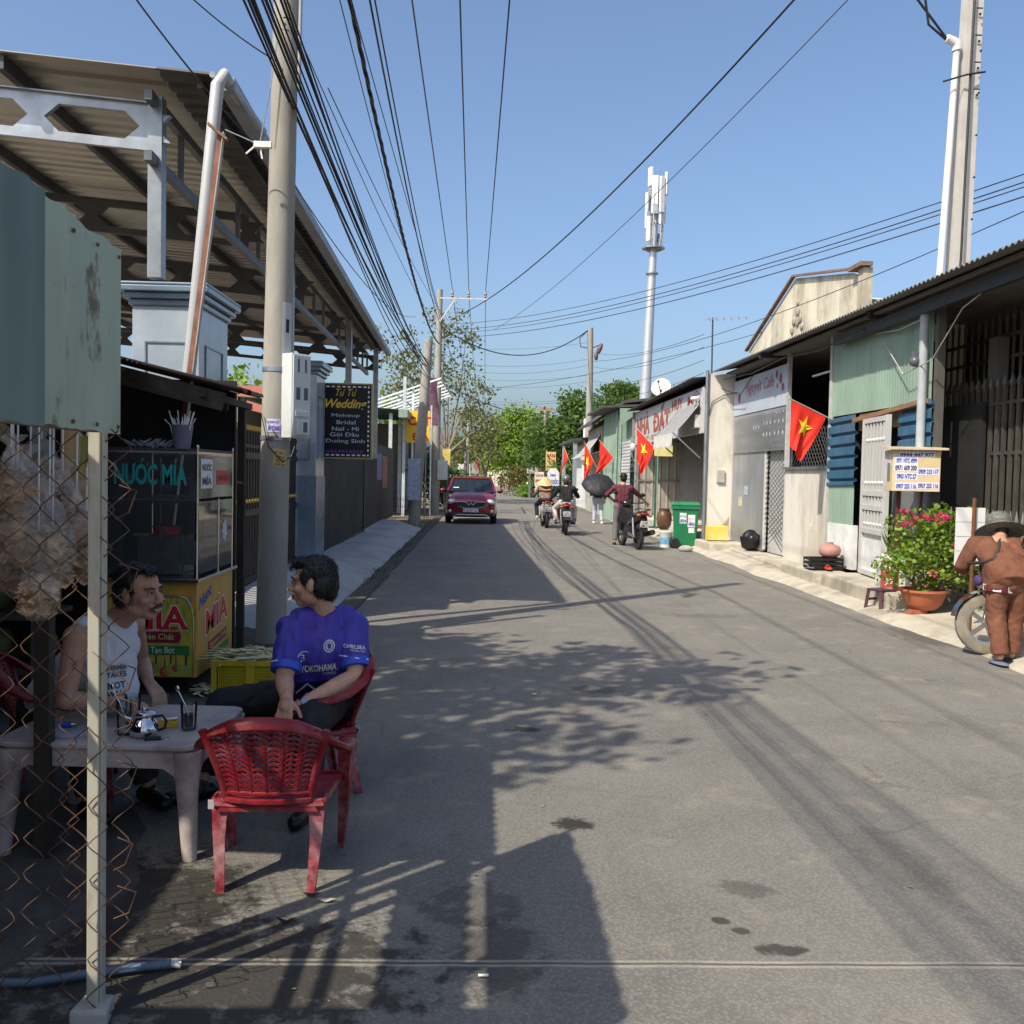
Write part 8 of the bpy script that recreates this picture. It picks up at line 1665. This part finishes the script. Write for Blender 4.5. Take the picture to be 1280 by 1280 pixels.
# ---------------------------------------------------------------- generic standing or riding figure
def figure(lab, o, J, top, bottom, skin, sleeve=1., vox=.016, shoes=None, hair=True, hd=(0,1,0), w=1., hands=True, topname='jacket', trlen=1., hemdrop=0., sl_mat=None):
    """J: joints in the figure's own space (y forward)"""
    t = thing('person', lab, 'person', o[0], o[1]); J = {k: V(v) for k, v in J.items()}
    H, m_ = head_frame(J['head'], hd); b = MB(); head_prims(b, H, m_, 1., J['neck'], .05); mid = (J['sl']+J['sr'])/2; hip = (J['hl']+J['hr'])/2
    cap(b, J['sl'], J['sr'], .055*w); cap(b, hip, mid-V((0,0,.07)), .085*w, .07*w)
    for a in 'lr':
        cap(b, J['s'+a], J['e'+a], .048*w, .038); cap(b, J['e'+a], J['w'+a], .038, .027); cap(b, J['h'+a], J['k'+a], .07*w, .05); cap(b, J['k'+a], J['a'+a], .05, .033)
        d = (J['w'+a]-J['e'+a]).normalized(); 
        if hands: hand_prims(b, J['w'+a], d, V((0,.3,1)) if abs(d.z) < .7 else V((0,-1,.2)) , 1 if a == 'l' else -1, .9)
        cap(b, J['a'+a], V((J['a'+a].x, J['a'+a].y+.12, J['a'+a].z-.04)), .033, .03)
    remesh(b, min(vox, .010), 2).build('body', skin, t, 180)
    j = MB(); cap(j, J['sl'], J['sr'], .082*w); cap(j, mid-V((0,0,.08)), hip+V((0,0,.05)), .108*w, .115*w); 
    for f_ in (-.4,.4): cap(j, mid+(J['sl']-J['sr'])*f_*.55-V((0,0,.07)), hip+(J['hl']-J['hr'])*f_*.75+V((0,0,.05-hemdrop)), .105*w, .118*w)
    cap(j, J['neck']-V((0,0,.03)), mid, .062, .08)
    for a in 'lr':
        E_, W_ = J['e'+a], J['w'+a]
        if sleeve > 1: cap(j, J['s'+a], E_, .070*w, .056); cone(j, E_, E_.lerp(W_, sleeve-1), .056, .044)
        else: cone(j, J['s'+a], J['s'+a].lerp(E_, sleeve), .075*w, .066)
    remesh(j, vox*.8, 3, wrinkle=.006, wscale=10).build(topname, top, t, 180)
    p_ = MB(); cap(p_, J['hl'], J['hr'], .112*w)
    for a in 'lr': cap(p_, J['h'+a], J['k'+a], .100*w, .074); cap(p_, J['k'+a], J['k'+a].lerp(J['a'+a],.4), .074, .068); cone(p_, J['k'+a], J['k'+a].lerp(J['a'+a],.93*trlen), .074, .058)
    remesh(p_, vox*.8, 3, wrinkle=.005, wscale=11).build('trousers', bottom, t, 180)
    if shoes:
        for a in 'lr':
            A_ = J['a'+a]; f_ = MB(); z = A_.z-.045; cap(f_, V((A_.x,A_.y-.05,z)), V((A_.x,A_.y+.14,z-.005)), .042, .036); cap(f_, V((A_.x,A_.y-.03,z)), A_, .04, .036)
            for p in f_.v: p.z = max(p.z, A_.z-.082)
            remesh(f_, .010, 2).build('shoe', shoes, t, 60)
    if hair:
        hr = MB(); hr.ell(H(0,-.026,.048), (.084,.094,.080), m_, n=18, k=12).ell(H(0,-.055,-.005), (.078,.066,.085), m_, n=18, k=12).ell(H(0,.040,.098), (.056,.044,.03), m_)
        for x in (-1,1): hr.ell(H(x*.072,.012,.03), (.014,.03,.04), m_)
        remesh(hr, .010, 1, wrinkle=.006, wscale=45).build('hair', hairm, t, 180)
    return t, H, m_
# man pushing the motorbike
q = G(776, 681); maroon = M('maroon shirt', (.115,.022,.036), .75, var=.1)
t, H, m_ = figure('standing man in a maroon shirt and grey trousers pushing a black motorbike', ((q.x, q.y, 0), R(0)), dict(head=(.03,.04,1.55), neck=(.02,.0,1.40), sl=(-.17,0,1.33), sr=(.20,.02,1.32), el=(-.34,.10,1.16), wl=(-.16,.30,1.02), er=(.42,.12,1.16), wr=(.62,.30,.99), hl=(-.09,0,.90), hr=(.10,.02,.90), kl=(-.13,.03,.48), kr=(.12,.10,.48), al=(-.15,-.05,.085), ar=(.10,.16,.085)), maroon, M('grey trousers', (.135,.125,.135), .8, var=.12), skinA, 1.25, .014, None, topname='shirt', hemdrop=.06)
for ax_, ay_ in ((-.15,-.05),(.10,.16)): MB().ell((ax_, ay_+.06, .014), (.05,.135,.014)).tube([(ax_-.045,ay_+.08,.02),(ax_,ay_+.10,.065),(ax_+.045,ay_+.08,.02)], .012, 6).build('sandal', M('brown sandal', (.04,.025,.02), .6), t, 50)
# rider in the grey helmet
q = V((k2.x, k2.y+.62, 0))
RJ = dict(head=(.0,-.16,1.45), neck=(0,-.22,1.30), sl=(-.19,-.22,1.23), sr=(.19,-.22,1.23), el=(-.34,-.06,1.02), wl=(-.35,.26,1.02), er=(.34,-.06,1.02), wr=(.35,.26,1.02), hl=(-.10,-.28,.86), hr=(.10,-.28,.86), kl=(-.27,.08,.70), kr=(.27,.08,.70), al=(-.25,-.06,.34), ar=(.25,-.06,.34))
t, H, m_ = figure('rider in a grey helmet, black jacket and pale trousers on the red tailed motorbike', (q, 0), RJ, M('black jacket', (.012,.012,.014), .8), M('pale pink trousers', (.56,.47,.46), .8, var=.08), skinA, 1.95, .015, M('dark shoes', (.03,.025,.025), .6), hair=False)
MB().ell(H(0,-.01,.045), (.118,.138,.120), m_, n=22, k=14).build('helmet', M('grey helmet shell', (.16,.165,.17), .18, .3), t, 60); MB().tube([H(-.10,.06,.0), H(0,.15,.0), H(.10,.06,.0)], .012, 6).build('visor', blk, t, 60); MB().ell(H(0,-.05,-.07), (.075,.07,.09), m_).build('hair', hairm, t, 60)
# rider in the straw hat
q = V((k1.x, k1.y+.62, 0)); RJ2 = {k: (v[0]*.92, v[1], v[2]*.97+(-.02 if k in ('head',) else 0)) for k, v in RJ.items()}
t, H, m_ = figure('rider in a wide conical straw hat and brown top on the white scooter', (q, 0), RJ2, M('brown patterned top', (.22,.155,.12), .85, var=.4, scale=25), M('black cotton trousers', (.012,.012,.013), .85), skinB, 1.9, .015, M('pale sandals', (.4,.36,.3), .7), hair=True)
hm = MB().lathe(H(0,-.03,-.02), [(.235,-.03),(.20,.005),(.10,.10),(.012,.185),(.001,.19),(.005,.178),(.19,-.012)], 30, (m_ @ V((0,-.42,1)))); hm.build('straw_hat', M('straw', (.62,.47,.23), .8, var=.12, scale=30), t, 60); MB().tube([H(-.09,.03,.05), H(-.085,0,-.08), H(0,.06,-.12), H(.085,0,-.08), H(.09,.03,.05)], .008, 6).build('chin_scarf', M('orange scarf', (.55,.20,.05), .8), t, 60); MB().tube([(-.2,-.33,1.15),(0,-.36,1.12),(.2,-.33,1.15)], .03, 8).build('orange_band', MATS['orange scarf'], t, 60)
# umbrella walker
q = G(747, 655); t, H, m_ = figure('walker in pale blue jeans and a dark top under the black umbrella', ((q.x, q.y, 0), 0), dict(head=(.02,.10,1.42), neck=(0,.06,1.28), sl=(-.17,.03,1.21), sr=(.17,.03,1.21), el=(-.22,.12,.98), wl=(-.12,.25,.98), er=(.24,.05,.98), wr=(.22,.1,.78), hl=(-.09,0,.84), hr=(.09,0,.84), kl=(-.10,.10,.46), kr=(.10,-.03,.46), al=(-.12,.05,.085), ar=(.12,-.16,.085)), M('dark brown top', (.05,.035,.022), .8), M('pale jeans', (.36,.42,.50), .85, var=.15, dirt=(.2,.22,.26), damt=.4), skinA, 1.8, .015, M('pale shoes', (.6,.57,.5), .7), hair=True)
u0 = V((q.x-.02, q.y-.02, 1.17)); ut = thing('umbrella', 'open black umbrella tilted toward the camera over the walker', 'umbrella', (u0.x, u0.y, u0.z)); ax = V((0,-.62,.78)).normalized(); uc = V((0,-.08,.14)); um = MB(); n = 8; x_, y_ = perp(ax); k = 10; vs = []
for i in range(k+1):
    f_ = i/k
    for jx in range(n*6):
        a = 2*math.pi*jx/(n*6); sc_ = abs(math.sin(a*n/2)); r_ = .56*math.sin(f_*1.35)/math.sin(1.35)*(1-.05*sc_*f_); vs.append(uc+(x_*math.cos(a)+y_*math.sin(a))*r_+ax*(.27*(math.cos(f_*1.45)-math.cos(1.45))-.02*sc_*f_))
um.add(vs, [(i*n*6+jx, i*n*6+(jx+1)%(n*6), (i+1)*n*6+(jx+1)%(n*6), (i+1)*n*6+jx) for i in range(k) for jx in range(n*6)]); um.build('canopy', M('black umbrella cloth', (.018,.019,.024), .6, var=.2), ut, 40)
MB().bar(uc+ax*.30, uc-ax*.55, .012).build('shaft', blk, ut)
# stooping person in brown
o0 = V((4.46, 8.36, 0)); t = thing('person', 'stooping person in a rust brown suit and checked hat, back to the camera', 'person', o0+V((.24,0,0)))
brown = M('rust brown cloth', (.145,.055,.030), .9, var=.2, scale=7, bump=.3, bscale=220, dirt=(.19,.09,.055), damt=.5, dscale=5); L = lambda x, y, z: V((x-.0, y, z))
hl, hr_ = V((4.365,8.36,.72)), V((4.545,8.36,.72)); kl, kr = V((4.365,8.40,.39)), V((4.555,8.42,.39)); al, ar = V((4.37,8.30,.075)), V((4.525,8.40,.075))
sl_, sr_ = V((4.33,8.72,1.04)), V((4.75,8.72,1.03)); el_, er_ = V((4.24,8.78,.84)), V((4.87,8.80,.80)); wl_, wr_ = V((4.36,9.0,.78)), V((4.84,9.02,.68)); nk = V((4.60,8.80,1.09)); Hc = V((4.66,8.92,1.17)); H, m_ = head_frame(Hc, (.15,.75,-.55))
b = MB(); head_prims(b, H, m_, .96, nk, .05); cap(b, sl_, sr_, .06); cap(b, (hl+hr_)/2, (sl_+sr_)/2, .11, .10)
for S_, E_, W_ in ((sl_,el_,wl_),(sr_,er_,wr_)): cap(b, S_, E_, .045, .037); cap(b, E_, W_, .037, .026); hand_prims(b, W_, (W_-E_), V((0,.2,1)), 1, .8, .95)
for h_, k_, a_ in ((hl,kl,al),(hr_,kr,ar)): cap(b, h_, k_, .06, .045); cap(b, k_, a_, .045, .033); cap(b, a_, a_+V((0,.12,-.045)), .033, .028)
remesh(b, .008, 2).build('body', skinB, t, 180, origin=o0)
j = MB(); mid = (sl_+sr_)/2; hip = (hl+hr_)/2; cap(j, sl_, sr_, .076)
for f_ in (-.5,0,.5): cap(j, mid+(sl_-sr_)*f_*.55+V((0,-.02,-.03)), hip+(hl-hr_)*f_*.9+V((0,-.02,.06)), .105, .120)
cone(j, mid.lerp(hip,.5), hip+V((0,-.03,-.065)), .185, .215)
for S_, E_, W_ in ((sl_,el_,wl_),(sr_,er_,wr_)): cap(j, S_, E_, .074, .066); cone(j, E_, E_.lerp(W_,.8), .066, .058)
js = remesh(j, .010, 4, wrinkle=.011, wscale=6, wst=(1.2,1.2,.7), seed=5); js.build('blouse', brown, t, 180, origin=o0)
hem = MB(); zc = hip.z-.062; nn = 36
bv = BVHTree.FromPolygons([tuple(p) for p in js.v], js.f)
ring = []
for i in range(nn):
    a = 2*math.pi*i/nn; d = V((math.cos(a), math.sin(a), 0)); h = bv.ray_cast(V((hip.x,hip.y,hip.z-.03-.02*math.cos(a)))+d*.6, -d, .6); ring.append((h[0] if h[0] is not None else V((hip.x,hip.y,hip.z-.03))+d*.2)+d*.002)
for i in range(nn):
    hem.cur = (i//2) % 2; p, q = ring[i], ring[(i+1) % nn]; hem.add([p+V((0,0,-.055)), q+V((0,0,-.055)), q, p], [(0,1,2,3)])
hem.build('striped_hem', [whitep, M('maroon hem', (.10,.012,.022), .8)], t, origin=o0)
p_ = MB(); cap(p_, hl, hr_, .118); 
for h_, k_, a_ in ((hl,kl,al),(hr_,kr,ar)): cap(p_, h_, k_, .102, .078); cone(p_, k_.lerp(h_,.2), a_+V((0,0,.015)), .082, .072)
remesh(p_, .010, 3, wrinkle=.008, wscale=7, wst=(1,1,1.3), seed=2).build('trousers', brown, t, 180, origin=o0)
for a_, c in ((al, M('blue sandal', (.14,.17,.24), .6)), (ar, M('dark sandal', (.06,.07,.09), .6))): MB().ell((a_.x, a_.y+.03, .016), (.058,.15,.016)).tube([(a_.x-.05,a_.y+.06,.025),(a_.x,a_.y+.08,.075),(a_.x+.05,a_.y+.06,.025)], .014, 6).build('sandal', c, t, 50, origin=o0)
hat = M('checked hat cloth', (.13,.13,.115), .9, var=.55, scale=40); up_ = m_ @ V((0,-.10,1)); MB().lathe(H(0,-.01,.03), [(.225,-.065),(.215,-.055),(.125,.0),(.118,.03),(.105,.105),(.07,.13),(.001,.135),(.06,.12),(.10,.0),(.21,-.066)], 30, up_).build('hat', hat, t, 60, origin=o0); MB().lathe(H(0,-.01,.03), [(.127,.004),(.122,.03)], 30, up_).build('hat_band', M('hat band', (.09,.09,.085), .9), t, 60, origin=o0)
hm2 = MB().ell(H(0,-.03,.02), V((.082,.09,.085)), m_).ell(H(0,-.06,-.04), V((.06,.05,.06)), m_); hm2.build('hair', hairm, t, 60, origin=o0)
st = []; bv = BVHTree.FromPolygons([tuple(p) for p in js.v], js.f)
for i in range(13):
    f_ = i/12; pt_ = V((4.60,8.72,1.07)).lerp(V((4.26,8.52,.78)), f_); h = bv.ray_cast(pt_+V((0,-.6,.12)), V((0,1,-.05)), 1.2); st.append((h[0] if h[0] is not None else pt_)+V((0,-.008,0)))
MB().tube(st, .024, 8, sq=(1,.35), up=(0,1,0)).build('bag_strap', M('brown leather strap', (.09,.065,.05), .45), t, 60, origin=o0); MB().ell((4.28,8.56,.72), (.03,.06,.05)).build('shoulder_bag', M('violet bag cloth', (.06,.035,.12), .8), t, 60, origin=o0)
# far walkers
q = G(645, 619); figure('far walker in dark clothes on the sunny road', ((q.x, q.y, 0), R(170)), dict(head=(0,.03,1.53), neck=(0,0,1.38), sl=(-.18,0,1.3), sr=(.18,0,1.3), el=(-.24,.06,1.05), wl=(-.14,.22,1.08), er=(.24,.06,1.05), wr=(.14,.22,1.08), hl=(-.09,0,.88), hr=(.09,0,.88), kl=(-.10,.12,.48), kr=(.10,-.02,.47), al=(-.10,.10,.085), ar=(.10,-.2,.10)), M('dark shirt', (.025,.028,.03), .8), M('dark trousers', (.03,.03,.034), .8), skinA, 1.5, .03, MATS['pale shoes'])
q = G(626, 611); figure('far rider in black riding away beyond the red car', ((q.x, q.y, 0), 0), RJ, M('black jacket', (.012,.012,.014), .8), M('dark trousers', (.03,.03,.034), .8), skinA, 1.9, .03, blk)
motorbike('small far motorbike under the rider in black', (q.x, q.y, 0), 0, bb, blk, 'bike')
